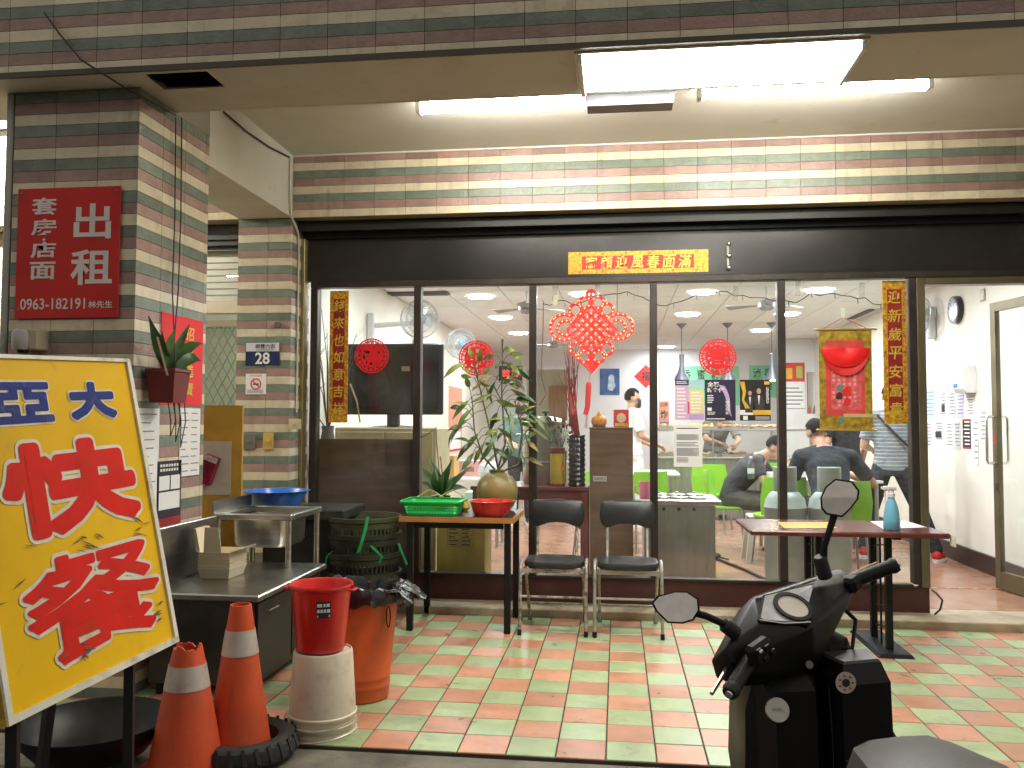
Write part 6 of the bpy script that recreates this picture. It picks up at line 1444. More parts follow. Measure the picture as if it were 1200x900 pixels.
def dining(x0, x1, y0, y1, label):
    t = thing('dining_table', label, 'table', ((x0+x1)/2, (y0+y1)/2, ZF))
    MB().box(x0, x1, y0, y1, .775, .80, bev=.004).build('top', mat('pale_table_top', (.66, .64, .58), .3), t)
    for a in (x0+.05, x1-.05):
        for b in (y0+.05, y1-.05): MB().tube([(a, b, ZF), (a, b, .774)], .018, 8).build('leg', legm, t)
tx0 = PY(868, 560, 5.2).x
dining(tx0+.22, tx0+1.25, 4.85, 5.75, 'pale dining table between the two seated men')
dining(-.2, .7, 5.6, 6.4, 'pale dining table behind the brown panel')
q = PY(880, 557, 4.95); q.z = .801
t = thing('water_bottle', 'clear plastic water bottle on the table before the eating man', 'bottle', q)
MB().lathe([(.001, 0), (.03, 0), (.032, .01), (.032, .13), (.02, .17), (.013, .18), (.013, .20)], q, 20).build('bottle', glassm('clear_plastic', (.88, .92, .92), .9, .05, .10), t, smooth=True)
MB().lathe([(.0325, .05), (.0325, .10)], q, 20).build('label', mat('pale_label', (.6, .66, .66), .5), t); MB().lathe([(.015, .195), (.015, .215), (.001, .216)], q, 14).build('cap', WHITEP, t)
q = PY(904, 560, 5.05); q.z = .801
t = thing('paper_bowl', 'white paper bowl in front of the eating man', 'bowl', q); MB().lathe([(.001, 0), (.05, 0), (.075, .06), (.07, .06), (.046, .006), (.001, .006)], q, 24).build('bowl', PAPER, t, smooth=True); MB().lathe([(.001, .045), (.066, .045)], q, 20).build('rice', mat('rice', (.7, .66, .55), .8, bump=.6), t)
# white plastic stool
q = PZ(880, 657, ZF); sx_, sy_ = 1.40, 4.72
t = thing('white_stool', 'dull white plastic stool beside the gas cylinder', 'stool', (sx_, sy_, ZF))
wst = mat('dull_white_plastic', (.48, .47, .40), .5, var=.1)
MB().box(sx_-.15, sx_+.15, sy_-.14, sy_+.14, ZF+.40, ZF+.43, bev=.015).build('seat', wst, t)
for a in (-1, 1):
    for b in (-1, 1): MB().hexa([(sx_+a*.17-.02, sy_+b*.16-.02, ZF), (sx_+a*.17+.02, sy_+b*.16-.02, ZF), (sx_+a*.17+.02, sy_+b*.16+.02, ZF), (sx_+a*.17-.02, sy_+b*.16+.02, ZF)], [(sx_+a*.12-.025, sy_+b*.11-.025, ZF+.40), (sx_+a*.12+.025, sy_+b*.11-.025, ZF+.40), (sx_+a*.12+.025, sy_+b*.11+.025, ZF+.40), (sx_+a*.12-.025, sy_+b*.11+.025, ZF+.40)]).build('leg', wst, t)
# ---- food counter with warm lamps
t = thing('food_counter', 'glass fronted steel buffet counter with trays of fried food', 'counter', (1.6, 8.3, ZF))
cx0, cx1 = .55, PY(952, 560, 8.0).x
MB().box(cx0, cx1, 8.0, 8.9, ZF+.08, .86).build('body', stc_, t)
for i in range(4): MB().box(cx0+.1+.55*i, cx0+.3+.55*i, 7.985, 7.999, .66, .70).build('price_tag', mat('tag_tan', (.5, .36, .22), .6), t)
MB().box(cx0-.02, cx1+.02, 7.97, 8.92, .861, .885, bev=.004).build('worktop', STEEL, t)
MB().box(cx0, cx1, 7.99, 8.02, 1.235, 1.26, bev=.003).build('front_rail', STEEL, t)
MB().box(cx0, cx1, 8.021, 8.6, 1.24, 1.252).build('glass_shelf', glassm('shelf_glass', (.9, .93, .9), .9), t)
MB().box(cx0, cx1, 7.995, 8.001, .886, 1.2345).build('sneeze_guard', PANE, t)
for x in (cx0+.015, cx0+.75, cx0+1.5, cx1-.015): MB().box(x-.014, x+.014, 7.985, 8.012, .886, 1.2345).build('post', STEEL, t)
fcol = [(.55, .26, .05), (.62, .36, .07), (.40, .16, .04), (.50, .30, .10), (.22, .26, .05)]
for i in range(5):
    for lvl, z in ((0, .886), (1, 1.253)):
        xa = cx0+.05+.41*i
        if xa+.36 > cx1: continue
        ty0 = 8.05 if lvl else 8.08
        tr_ = thing('food_tray', ('steel tray of fried food number %s on the %s of the buffet counter' % (('one', 'two', 'three', 'four', 'five')[i], ('lower deck', 'glass shelf')[lvl])), 'tray', (xa+.18, ty0+.2, z+.0005))
        tr_['label'] = '%s in a steel tray on the %s of the buffet' % (('brown fried cutlets', 'golden fried chicken', 'dark braised meat', 'tan fried rolls', 'stir fried greens')[i], ('lower deck', 'glass shelf')[lvl])
        k = MB()
        for r in ((xa, xa+.36, ty0, ty0+.01), (xa, xa+.36, ty0+.39, ty0+.40), (xa, xa+.01, ty0+.01, ty0+.39), (xa+.35, xa+.36, ty0+.01, ty0+.39)): k.box(*r, z+.001, z+.04)
        k.box(xa, xa+.36, ty0, ty0+.4, z+.0005, z+.001); k.build('pan', STEEL, tr_)
        k = MB(); rf = random.Random(i*7+lvl)
        for _ in range(26): k.ell((xa+rf.uniform(.04, .32), ty0+rf.uniform(.03, .36), z+rf.uniform(.02, .055)), (rf.uniform(.025, .05), rf.uniform(.02, .04), rf.uniform(.012, .025)), 8, 5, M=Matrix.Rotation(rf.uniform(0, 3), 3, 'Z'))
        k.build('food', mat('food_%d' % i, fcol[i], .5, var=.4, scale=25, bump=.6), tr_, smooth=True, kind='stuff')
warm = emis('warm_bulb', (1., .74, .40), 130.)
shade = mat('lamp_shade_grey', (.12, .13, .15), .4, .4)
for i, (px_, lab) in enumerate(((799, 'grey bottle shaped pendant lamp over the pastel price poster'), (853, 'grey bottle shaped pendant lamp partly behind the round papercut'), (905, 'grey bottle shaped pendant lamp close to the mullion over the gala poster'))):
    q = PY(px_, 446, 8.35); t = thing('pendant_lamp', lab, 'lamp', q, 'pendant lamps over the food counter')
    MB().lathe([(.11, .0), (.10, .04), (.055, .12), (.034, .20), (.034, .36), (.001, .37)], q, 24).build('shade', shade, t, smooth=True)
    MB().ell(q+Vector((0, 0, .02)), (.05, .05, .03), 12, 8).build('bulb', warm, t)
    MB().tube([q+Vector((0, 0, .36)), (q.x, q.y, 2.66)], .005, 6).build('cord', WIRE, t)
    MB().lathe([(.001, -.07), (.01, -.065), (.075, -.0), (.001, .0)], (q.x, q.y, 2.70), 16).build('canopy', shade, t)
# back wall posters
YB = 12.395
gpm = mat('mint_poster', (.22, .62, .36), .6, var=.05)
t, bx, tx, ln = poster('menu_poster', 'mint green menu poster with black characters behind the papercut', (797, 429, 866, 475), YB, gpm)
for i, ch in enumerate('香蜜糖燒'): tx(ch, .12+.24*i, .22, .13, .26, INK)
for i, ch in enumerate('酥汁醋雞'): tx(ch, .12+.24*i, .62, .13, .26, INK)
t, bx, tx, ln = poster('menu_poster', 'narrow mint green menu poster beside the mullion of the gala poster', (878, 428, 910, 466), YB, gpm)
for i, ch in enumerate('滷香'): tx(ch, .28+.42*i, .25, .28, .32, INK)
for i, ch in enumerate('五炸'): tx(ch, .28+.42*i, .68, .28, .32, INK)
t, bx, tx, ln = poster('blue_poster', 'dark blue poster of a pale figure beside the doorway at the back', (703, 432, 726, 463), YB, mat('poster_blue', (.02, .10, .28), .5, var=.6, scale=5))
x0, x1, z0, z1 = rect(703, 432, 726, 463, YB); c = Vector(((x0+x1)/2+.03, YB-.003, (z0+z1)/2))
MB().prism([(-.05, .1), (-.02, .14), (.03, .13), (.06, .08), (.05, .0), (.08, -.08), (.02, -.17), (-.07, -.15), (-.06, -.03)], c, AX, AZ, (0, .0008, 0)).build('printed_figure', mat('print_paleblue', (.45, .56, .66), .5, var=.4, scale=14), t)
def diamond(px_, py_, s_, Y, label, ch='福'):
    c = PY(px_, py_, Y); t = thing('blessing_diamond', label, 'decoration', c)
    MB().prism([(0, -s_), (s_, 0), (0, s_), (-s_, 0)], c, AX, AZ, (0, .0015, 0)).build('sheet', RED, t)
    k = MB(); put_text(k, ch, c+Vector((0, -.001, 0)), AX, AZ, s_*.8, s_*.8, .02); k.build('character', INK, t)
diamond(757, 441, .22, YB, 'red diamond shaped blessing paper on the rear wall by the mullion'); diamond(606, 449, .13, YB-.0, 'small red diamond paper on the rear wall behind the bamboo')
t, bx, tx, ln = poster('salmon_poster', 'salmon poster with brush writing on the rear wall beside the food counter', (772, 470, 784, 505), YB, mat('poster_salmon', (.66, .28, .18), .6, var=.2, scale=20))
tx('招牌', .5, .12, .7, .14, INK); tx('炸', .5, .45, .7, .3, INK, .02); bx(.1, .9, .7, .9, mat('print_bluepants', (.05, .16, .42), .6))
t, bx, tx, ln = poster('wall_calendar', 'wall calendar with a red picture top and a white grid of dates', (919, 425, 943, 478), 10.6, PAPER)
bx(0, 1, 0, .42, RED); k = MB()
for r in range(4):
    for c in range(6): pass
bx(.1, .4, .12, .36, mat('print_yellow', (.7, .42, .05), .6), off=2); bx(.6, .9, .08, .34, mat('print_lime', (.4, .5, .08), .6), off=2); ln(.08, .92, .52, .96, 5, GREYINK, fr=.35)
# partition behind the buffet that carries the calendar
t = thing('kitchen_partition', 'white partition with a dark serving hatch behind the buffet counter', 'wall', (2.4, 10.7, ZF))
px0, px1 = PY(913, 450, 10.65).x, 3.198; hx0, hx1 = PY(945, 450, 10.65).x, PY(968, 450, 10.65).x; hz0, hz1 = PY(955, 485, 10.65).z, PY(955, 436, 10.65).z
MB().box(px0, hx0, 10.62, 10.70, ZF, 2.698).build('section', wallm, t); MB().box(hx1, px1, 10.62, 10.70, ZF, 2.698).build('section', wallm, t)
MB().box(hx0+.0005, hx1-.0005, 10.62, 10.70, ZF, hz0).build('section', wallm, t); MB().box(hx0+.0005, hx1-.0005, 10.62, 10.70, hz1, 2.698).build('section', wallm, t)
MB().box(hx0-.03, hx1+.03, 11.2, 11.22, hz0-.3, hz1+.1).build('hatch_backing', mat('hatch_dark', (.03, .03, .032), .5), t)
for i in range(5): o = thing('sauce_bottle', ('red capped', 'brown', 'green capped', 'amber', 'white capped')[i]+' sauce bottle on the sill of the serving hatch', 'bottle', (hx0+.06+.06*i, 10.66, hz0+.001)); MB().lathe([(.001, 0), (.022, 0), (.022, .09), (.010, .12), (.010, .14), (.001, .141)], (hx0+.05+.075*i, 10.66, hz0+.001), 12).build('bottle', mat('sauce_%d' % i, ((.5, .05, .03), (.12, .05, .02), (.08, .25, .06), (.5, .3, .05), (.6, .6, .56))[i], .3), o, smooth=True)
# led board on back wall
t, bx, tx, ln = poster('led_board', 'black electronic board with red digits on the rear wall behind the bamboo', (585, 429, 612, 446), YB, mat('led_black', (.012, .013, .016), .4), 'display', .03)
tx('88', .3, .5, .3, .5, emis('led_red', (1., .05, .05), 2.), .02); tx('26', .7, .5, .3, .5, emis('led_red', (1, .05, .05), 2), .02)
# side wall scroll poster
p0, p1 = PX(526, 452, -2.348), PX(541, 527, -2.348)
t = thing('side_wall_poster', 'tall salmon and red calendar poster on the side wall left of the bamboo', 'poster', (-2.34, (p0.y+p1.y)/2, p1.z)); MB().box(-2.349, -2.346, min(p0.y, p1.y), max(p0.y, p1.y), min(p0.z, p1.z), max(p0.z, p1.z)).build('sheet', mat('poster_salmon', (.66, .28, .18)), t)
ya, yb = sorted((p0.y, p1.y)); za, zb = sorted((p0.z, p1.z)); MB().box(-2.3455, -2.344, ya+.1*(yb-ya), yb-.1*(yb-ya), za+.03*(zb-za), za+.3*(zb-za)).build('white_grid', PAPER, t); MB().box(-2.3455, -2.344, ya, yb, za, za+.03*(zb-za)).build('red_edge', RED, t)
# shelves with boxes behind the jar
sx0, sx1, sy0 = PY(505, 560, 5.2).x, PY(560, 560, 5.2).x, 5.2
t = thing('side_bench', 'low bench with cartons against the side wall behind the orchid', 'bench', ((sx0+sx1)/2, 5.4, ZF)); MB().box(-2.30, sx1+.25, 5.15, 5.65, .72, .75).build('top', mat('pale_table_top', (.66, .64, .58)), t)
for a in (-2.25, sx1+.2):
    for b in (5.2, 5.6): MB().tube([(a, b, ZF), (a, b, .719)], .018, 8).build('leg', legm, t)
card = mat('cardboard', (.34, .20, .10), .8, var=.1)
def carton(px0, py0, px1, py1, Y, dep, label, m=card, name='carton', zb=None):
    x0, x1, z0, z1 = rect(px0, py0, px1, py1, Y); z0 = zb if zb is not None else z0
    t = thing(name, label, 'box', ((x0+x1)/2, Y, z0)); MB().box(x0, x1, Y, Y+dep, z0, z1, bev=.004).build('carton', m, t); MB().box(x0+.3*(x1-x0), x0+.7*(x1-x0), Y-.001, Y-.0002, z0+.3*(z1-z0), z0+.6*(z1-z0)).build('print', mat('carton_print', (.24, .13, .07), .7), t); return t
carton(493, 516, 513, 575, 5.2, .3, 'brown carton at the end of the side bench', zb=.751); carton(515, 534, 532, 575, 5.2, .3, 'tan carton next to the brown one on the side bench', mat('tan_carton', (.45, .28, .09), .8), zb=.751)
carton(534, 540, 565, 560, 5.6, .3, 'pink and white carton on the side bench behind the jar', mat('pink_carton', (.6, .32, .30), .7), zb=.751)
q = PY(567, 556, 4.9)
t = thing('plastic_bag', 'bulging clear plastic bag on the side bench', 'bag', (q.x, 4.95, .751)); MB().lathe([(.001, 0), (.10, .01), (.13, .07), (.11, .14), (.05, .18), (.06, .22)], (q.x, 5.3, .751), 20).build('bag', mat('milky_plastic', (.6, .62, .62), .3, bump=.5, bscale=20), t, smooth=True)
carton(545, 577, 600, 600, 4.2, .35, 'white and blue plastic crate behind the clay jar', mat('teal_crate', (.45, .66, .62), .4), 'plastic_crate'); 
# yellow carton under the laminate table, inside the glass
x0, x1, z0, z1 = rect(512, 603, 565, 672, 2.86)
t = thing('yellow_carton', 'olive yellow printed carton on the floor inside the pane under the table', 'box', ((x0+x1)/2, 2.9, ZF))
MB().box(x0, x1+.02, 2.86, 3.2, ZF, z1, bev=.004).build('carton', mat('olive_carton', (.34, .27, .05), .6, var=.15), t)
k = MB(); xa, xb, za, zb = x0+.08, x0+.28, z0+.20, z1-.04
for i in range(8): z = za+(zb-za)*i/7; k.box(xa, xb, 2.8588, 2.8596, z-.001, z+.001)
for x in (xa, (xa+xb)/2, xb): k.box(x-.001, x+.001, 2.8588, 2.8596, za, zb)
for i in range(7):
    for j in range(2): z = za+(zb-za)*(i+.5)/7; k.box(xa+.01+j*.1, xa+.01+j*.1+random.uniform(.04, .08), 2.8588, 2.8596, z-.005, z+.005)
k.build('printed_table', mat('olive_ink', (.06, .05, .02), .7), t)
# warning tape on the floor
k = MB(); 
for i in range(14):
    a = PZ(1092+i*8, 688.5+i*.18, ZF+.002); b = PZ(1092+i*8+6, 688.6+i*.18, ZF+.002); k.hexa([a+Vector((0, -.012, 0)), b+Vector((0, -.012, 0)), b+Vector((0, .012, 0)), a+Vector((0, .012, 0))], [a+Vector((0, -.012, .0006)), b+Vector((0, -.012, .0006)), b+Vector((0, .012, .0006)), a+Vector((0, .012, .0006))], i % 2)
o = k.build('floor_tape', [mat('tape_yellow', (.6, .42, .08), .6), mat('tape_red', (.55, .08, .05), .6)]); tag(o, 'worn red and yellow warning tape across the doorway floor', 'tape')
# ================================================================== PEOPLE
def fuse(mb, voxel, smooth_it=4):
    """merge overlapping closed shapes into one continuous skin"""
    me = bpy.data.meshes.new('body'); me.from_pydata([tuple(v) for v in mb.v], [], mb.f)
    bm = bmesh.new(); bm.from_mesh(me); bmesh.ops.recalc_face_normals(bm, faces=bm.faces); bm.to_mesh(me); bm.free()
    o = bpy.data.objects.new('body', me); COL.objects.link(o)
    r = o.modifiers.new('r', 'REMESH'); r.mode = 'VOXEL'; r.voxel_size = voxel
    s = o.modifiers.new('s', 'SMOOTH'); s.factor = .5; s.iterations = smooth_it
    bpy.context.view_layer.update()
    me2 = bpy.data.meshes.new_from_object(o.evaluated_get(bpy.context.evaluated_depsgraph_get()))
    bpy.data.objects.remove(o); bpy.data.meshes.remove(me); me2.shade_smooth(); return me2
def caps(mb, a, b, ra, rb, n=12, flat=False):
    a, b = Vector(a), Vector(b); t = (b-a).normalized()
    if flat: return mb.tube([a, b], [ra, rb], n)
    P, R = [], []
    for i in range(5): f = PI/2*i/4; P.append(a-t*ra*math.cos(f)); R.append(max(.0008, ra*math.sin(f)))
    for i in range(5): f = PI/2*i/4; P.append(b+t*rb*math.sin(f)); R.append(max(.0008, rb*math.cos(f)))
    return mb.tube(P, R, n)
SKIN = mat('skin', (.46, .26, .17), .5, var=.08, scale=8); HAIR = mat('black_hair', (.008, .007, .007), .75, var=.4, scale=60, bump=.8, bscale=120, spec=.12)
def cloth(n, c, stripes=None):
    m = mat('cloth_'+n, c, .85, var=.3, scale=6, bump=1., bscale=11)
    for nd in m.node_tree.nodes:
        if nd.type == 'BUMP': nd.inputs['Distance'].default_value = .03
    if stripes:
        nt = m.node_tree; b = nt.nodes['Principled BSDF']; src = b.inputs['Base Color'].links[0].from_socket
        w_ = nt.nodes.new('ShaderNodeTexWave'); w_.bands_direction = 'Z'; w_.inputs['Scale'].default_value = 9; w_.inputs['Distortion'].default_value = .6
        tc = nt.nodes.new('ShaderNodeTexCoord'); nt.links.new(tc.outputs['Object'], w_.inputs['Vector'])
        mr = nt.nodes.new('ShaderNodeMapRange'); mr.inputs[1].default_value = .75; mr.inputs[2].default_value = .9; nt.links.new(w_.outputs[1], mr.inputs[0])
        mx = nt.nodes.new('ShaderNodeMix'); mx.data_type = 'RGBA'; mx.inputs[7].default_value = tuple(stripes)+(1,); nt.links.new(src, mx.inputs[6]); nt.links.new(mr.outputs[0], mx.inputs[0]); nt.links.new(mx.outputs[2], b.inputs['Base Color'])
    return m
def person(label, loc, rz, J, top, bottom, shoes=None, mask=False, long_sleeve=False, shorts=False, long_hair=False, coat=0., S=1., look=(0, 1, -.1), apron=None):
    """J: joints in the figure's own frame (x right, y forward, z up from the floor)"""
    t = thing('person', label, 'person', loc, None, rz); V = lambda k: Vector(J[k])*S
    pel, wai, che, nek, hed = [V(k) for k in ('pelvis', 'waist', 'chest', 'neck', 'head')]
    hr = (V('hipR')-V('hipL')).normalized(); sr = (V('shR')-V('shL')).normalized()
    def torso(mb, g, t1=5):
        pts = [pel-(wai-pel).normalized()*.06*S, pel, wai, che, nek-(nek-che)*.22, nek]; rad = [(.13, .105), (.165, .115), (.145, .105), (.172, .118), (.125, .085), (.062, .058)]
        R = []
        for i, (p_, (a, b)) in enumerate(list(zip(pts, rad))[:t1+1]):
            tg = (pts[min(i+1, 5)]-pts[max(i-1, 0)]).normalized(); rv = hr.lerp(sr, i/5); rv = (rv-tg*rv.dot(tg)).normalized(); fv = tg.cross(rv)
            R.append([p_+rv*((a*S+g)*math.cos(2*PI*j/20))+fv*((b*S+g)*math.sin(2*PI*j/20)) for j in range(20)])
        mb.loft(R)
    lk = Vector(look).normalized(); hx_ = lk.cross(Vector((0, 0, 1))).normalized(); hz_ = hx_.cross(lk)
    HM = Matrix((hx_, lk, hz_)).transposed(); HP = lambda x, y, z: hed+HM@(Vector((x, y, z))*S)
    b = MB(); torso(b, 0)
    caps(b, nek, hed-hz_*.04*S, .056*S, .052*S)
    b.ell(HP(0, -.008, .025), (.074*S, .092*S, .092*S), 20, 14, M=HM); b.ell(HP(0, .022, -.045), (.056*S, .066*S, .066*S), 16, 12, M=HM); b.ell(HP(0, .094, -.012), (.012*S, .018*S, .022*S), 10, 8, M=HM)
    for sx in (-1, 1): b.ell(HP(sx*.076, -.01, -.008), (.010*S, .02*S, .032*S), 10, 8, M=HM)
    for sd, sg in (('L', -1), ('R', 1)):
        sh, el, wr = V('sh'+sd), V('el'+sd), V('wr'+sd)
        caps(b, sh, el, .052*S, .041*S); caps(b, el, wr, .041*S, .028*S); caps(b, che.lerp(nek, .45), sh, .07*S, .058*S)
        hd = Vector(J.get('hand'+sd, (wr-el).normalized())).normalized(); sdv = hd.cross(Vector((0, 0, 1)))
        if sdv.length < .1: sdv = Vector((1, 0, 0))
        sdv.normalize(); nv = sdv.cross(hd).normalized(); pm_ = wr+hd*.05*S
        caps(b, wr, pm_+hd*.025*S, .024*S, .03*S); b.ell(pm_, (.04*S, .045*S, .017*S), 12, 8, M=Matrix((sdv, hd, nv)).transposed())
        for i, (o_, l_) in enumerate(((-.030, .052), (-.010, .066), (.010, .070), (.030, .060))):
            a0 = wr+hd*.088*S+sdv*o_*S; a1 = a0+(hd-nv*.35)*l_*.55*S; a2 = a1+(hd*.7-nv*.8)*l_*.5*S; caps(b, a0, a1, .0088*S, .0082*S, 8); caps(b, a1, a2, .0082*S, .007*S, 8)
        th = wr+hd*.03*S-sdv*sg*.03*S; caps(b, th, th+(hd*.6-sdv*sg*.7)*.045*S, .0105*S, .0095*S, 8); th2 = th+(hd*.6-sdv*sg*.7)*.045*S; caps(b, th2, th2+(hd-nv*.3)*.03*S, .0095*S, .008*S, 8)
        hp, kn, an, to = V('hip'+sd), V('kn'+sd), V('an'+sd), V('to'+sd)
        caps(b, hp, kn, .085*S, .056*S); caps(b, kn, kn.lerp(an, .35), .054*S, .056*S); caps(b, kn.lerp(an, .35), an, .056*S, .036*S); caps(b, an, an+Vector((0, 0, -.03*S)), .036*S, .034*S); caps(b, an+Vector((0, 0, -.045*S)), to, .036*S, .028*S)
    link('body', fuse(b, .0085), t).data.materials.append(SKIN)
    # shirt
    c = MB(); torso(c, .013, 4)
    for sd in 'LR':
        sh, el, wr = V('sh'+sd), V('el'+sd), V('wr'+sd); caps(c, che.lerp(nek, .45), sh, .078*S, .068*S); caps(c, che.lerp(nek, .78), sh, .066*S, .062*S)
        if long_sleeve: caps(c, sh, el, .066*S, .054*S); caps(c, el, el.lerp(wr, .9), .054*S, .042*S, flat=True)
        else: caps(c, sh, sh.lerp(el, .3), .066*S, .066*S); caps(c, sh.lerp(el, .1), sh.lerp(el, .78), .066*S, .064*S, flat=True)
    if coat:
        dn = Vector((0, 0, -1)); R = []
        for u in (0, .5, 1): R.append([pel+dn*coat*u+Vector((math.cos(2*PI*j/20)*(.185+.03*u)*S, math.sin(2*PI*j/20)*(.14+.03*u)*S, 0)) for j in range(20)])
        c.loft(R)
    link('shirt', fuse(c, .011, 5), t).data.materials.append(top)
    # trousers
    c = MB(); R = []
    for p_, a, d in ((wai.lerp(pel, .35), .160, .118), (pel, .172, .124), (pel-(wai-pel).normalized()*.09*S, .15, .12)):
        tg = (wai-pel).normalized(); rv = (hr-tg*hr.dot(tg)).normalized(); fv = tg.cross(rv); R.append([p_+rv*a*S*math.cos(2*PI*j/20)+fv*d*S*math.sin(2*PI*j/20) for j in range(20)])
    c.loft(R)
    for sd in 'LR':
        hp, kn, an = V('hip'+sd), V('kn'+sd), V('an'+sd)
        if shorts: caps(c, hp, hp.lerp(kn, .5), .105*S, .09*S); caps(c, hp.lerp(kn, .3), hp.lerp(kn, 1.02), .096*S, .088*S, flat=True)
        else: caps(c, hp, kn, .10*S, .074*S); caps(c, kn, kn.lerp(an, .93), .074*S, .062*S, flat=False)
    link('trousers', fuse(c, .011, 5), t).data.materials.append(bottom)
    # shoes
    for sd in 'LR':
        an, to = V('an'+sd), V('to'+sd); f_ = Vector((to.x-an.x, to.y-an.y, 0)); f_ = f_.normalized() if f_.length > .01 else Vector((0, 1, 0)); sv = Vector((f_.y, -f_.x, 0)); b_ = Vector((an.x, an.y, to.z-.036*S))
        def fr_(z, e): return [b_+f_*(-.075+.275*(.5-.5*math.cos(2*PI*i/20)) if 0 else (.06+.145*math.cos(2*PI*i/20)))*S*1.+sv*(.047+e)*math.sin(2*PI*i/20)*S+Vector((0, 0, z)) for i in range(20)]
        if shoes:
            MB().loft([fr_(.0, .0), fr_(.022, .003), fr_(.03, .0)]).build('shoe_sole', PAPER if shoes != 'sandal' else INK, t, local=True, smooth=True)
            if shoes != 'sandal':
                u = MB(); caps(u, b_+f_*-.03*S+AZ*.06, b_+f_*.13*S+AZ*.048, .044*S, .036*S); caps(u, b_+f_*-.03*S+AZ*.06, b_+f_*-.02*S+AZ*.10, .044*S, .04*S); link('shoe_upper', fuse(u, .009, 3), t).data.materials.append(shoes)
            else:
                for q_ in (.04, .11): MB().annulus(b_+f_*q_*S+AZ*.03, sv, AZ, .040*S, .045*S, f_*.03, 14, a0=0, a1=PI).build('sandal_strap', INK, t, local=True)
    # hair
    h = MB(); n, kk = 28, 18; sc = (.083, .101, .106); idx = {}; VV = []; FF = []; rj = random.Random(len(label))
    for i in range(kk+1):
        for j in range(n):
            a = -PI/2+PI*i/kk; d = Vector((math.cos(a)*math.cos(2*PI*j/n), math.cos(a)*math.sin(2*PI*j/n), math.sin(a))); e = 1+rj.uniform(-.025, .05)
            idx[i, j] = len(VV); VV.append((d, HP(d.x*sc[0]*e, d.y*sc[1]*e-.008, d.z*sc[2]*e+.027)))
    def keep(d): return (d.z > .42+.1*math.sin(d.x*9)) or (d.y < (.15 if d.z > -.1 else -.22) and d.z > -.62)
    for i in range(kk):
        for j in range(n):
            q_ = [idx[i, j], idx[i, (j+1) % n], idx[i+1, (j+1) % n], idx[i+1, j]]
            if all(keep(VV[k_][0]) for k_ in q_): FF.append(q_)
    h.add([v for _, v in VV], FF)
    if long_hair: h.ell(HP(0, -.06, -.09), (.085*S, .05*S, .15*S), 16, 10, M=HM)
    h.build('hair', HAIR, t, smooth=True, local=True)
    for sx in (-1, 1):
        MB().ell(HP(sx*.032, .078, .012), (.013*S, .006*S, .006*S), 10, 6, M=HM).build('eye', INK, t, local=True); MB().ell(HP(sx*.032, .081, .034), (.018*S, .005*S, .004*S), 8, 6, M=HM).build('eyebrow', HAIR, t, local=True)
    if mask:
        m_ = MB(); R = []
        for i in range(9):
            z = -.105+.11*i/8; ring = []
            for j in range(11):
                a = PI*(.08+.84*j/10); w_ = .066+.014*math.sin(PI*i/8); ring.append(HP(w_*math.cos(a)*1.05, .02+.088*math.sin(a)*(1 if i not in (0, 8) else .97)+.006*math.sin(PI*i/8), z+.0))
            R.append(ring)
        m_.loft(R, cap=False, closed=False); m_.build('face_mask', mat('black_mask', (.02, .022, .026), .8), t, smooth=True, local=True)
    else: MB().ell(HP(0, .080, -.058), (.022*S, .006*S, .005*S), 10, 6, M=HM).build('mouth', mat('lips', (.36, .13, .10), .5), t, local=True)
    return t
def stand(**kw):
    J = dict(pelvis=(0, 0, .92), waist=(0, 0, 1.05), chest=(0, .01, 1.27), neck=(0, 0, 1.46), head=(0, .02, 1.58), hipL=(-.09, 0, .88), hipR=(.09, 0, .88), knL=(-.10, .02, .48), knR=(.10, .02, .48), anL=(-.10, -.02, .09), anR=(.10, -.02, .09), toL=(-.11, .15, .035), toR=(.11, .15, .035),
             shL=(-.185, 0, 1.385), shR=(.185, 0, 1.385), elL=(-.235, -.02, 1.10), elR=(.235, -.02, 1.10), wrL=(-.24, .08, .86), wrR=(.24, .08, .86)); J.update(kw); return J
def sit(**kw):
    J = dict(pelvis=(0, 0, .53), waist=(0, .03, .66), chest=(0, .10, .86), neck=(0, .17, 1.02), head=(0, .24, 1.12), hipL=(-.09, .02, .52), hipR=(.09, .02, .52), knL=(-.13, .42, .50), knR=(.13, .42, .50), anL=(-.12, .36, .09), anR=(.12, .38, .09), toL=(-.13, .53, .035), toR=(.13, .55, .035),
             shL=(-.18, .13, .955), shR=(.18, .13, .955), elL=(-.24, .28, .73), elR=(.24, .28, .73), wrL=(-.12, .48, .80), wrR=(.12, .48, .80)); J.update(kw); return J
q = PY(858, 590, 5.35)
person('man in a dark grey t-shirt and shorts bent over his meal', (q.x, 5.35, ZF), math.radians(-104), sit(neck=(0, .30, .95), chest=(0, .17, .82), head=(0, .42, 1.03), shL=(-.18, .25, .90), shR=(.18, .25, .90), elR=(.26, .33, .72), elL=(-.24, .36, .74), wrR=(.12, .55, .80), wrL=(-.10, .60, .80), knR=(.20, .42, .50), anR=(.34, .42, .09), toR=(.36, .58, .035)),
       cloth('charcoal', (.035, .034, .038)), cloth('olive', (.045, .048, .036)), 'sandal', shorts=True, look=(0, .75, -.6))
q = PY(975, 590, 4.22)
person('man in a navy t-shirt reading a paper with his back to the window', (q.x, 4.22, ZF), math.radians(6), sit(pelvis=(0, -.02, .55), chest=(0, .10, .85), neck=(-.02, .20, 1.01), head=(-.03, .27, 1.12), shL=(-.205, .14, .93), shR=(.205, .14, .93), elR=(.42, .22, .70), wrR=(.22, .42, .80), elL=(-.27, .22, .69), wrL=(-.24, .42, .84), knL=(-.16, .40, .5), knR=(.18, .40, .5)),
       cloth('navy', (.020, .024, .034)), cloth('black', (.018, .018, .020)), cloth('black', (.018, .018, .020)), look=(-.15, .8, -.45), S=1.06)
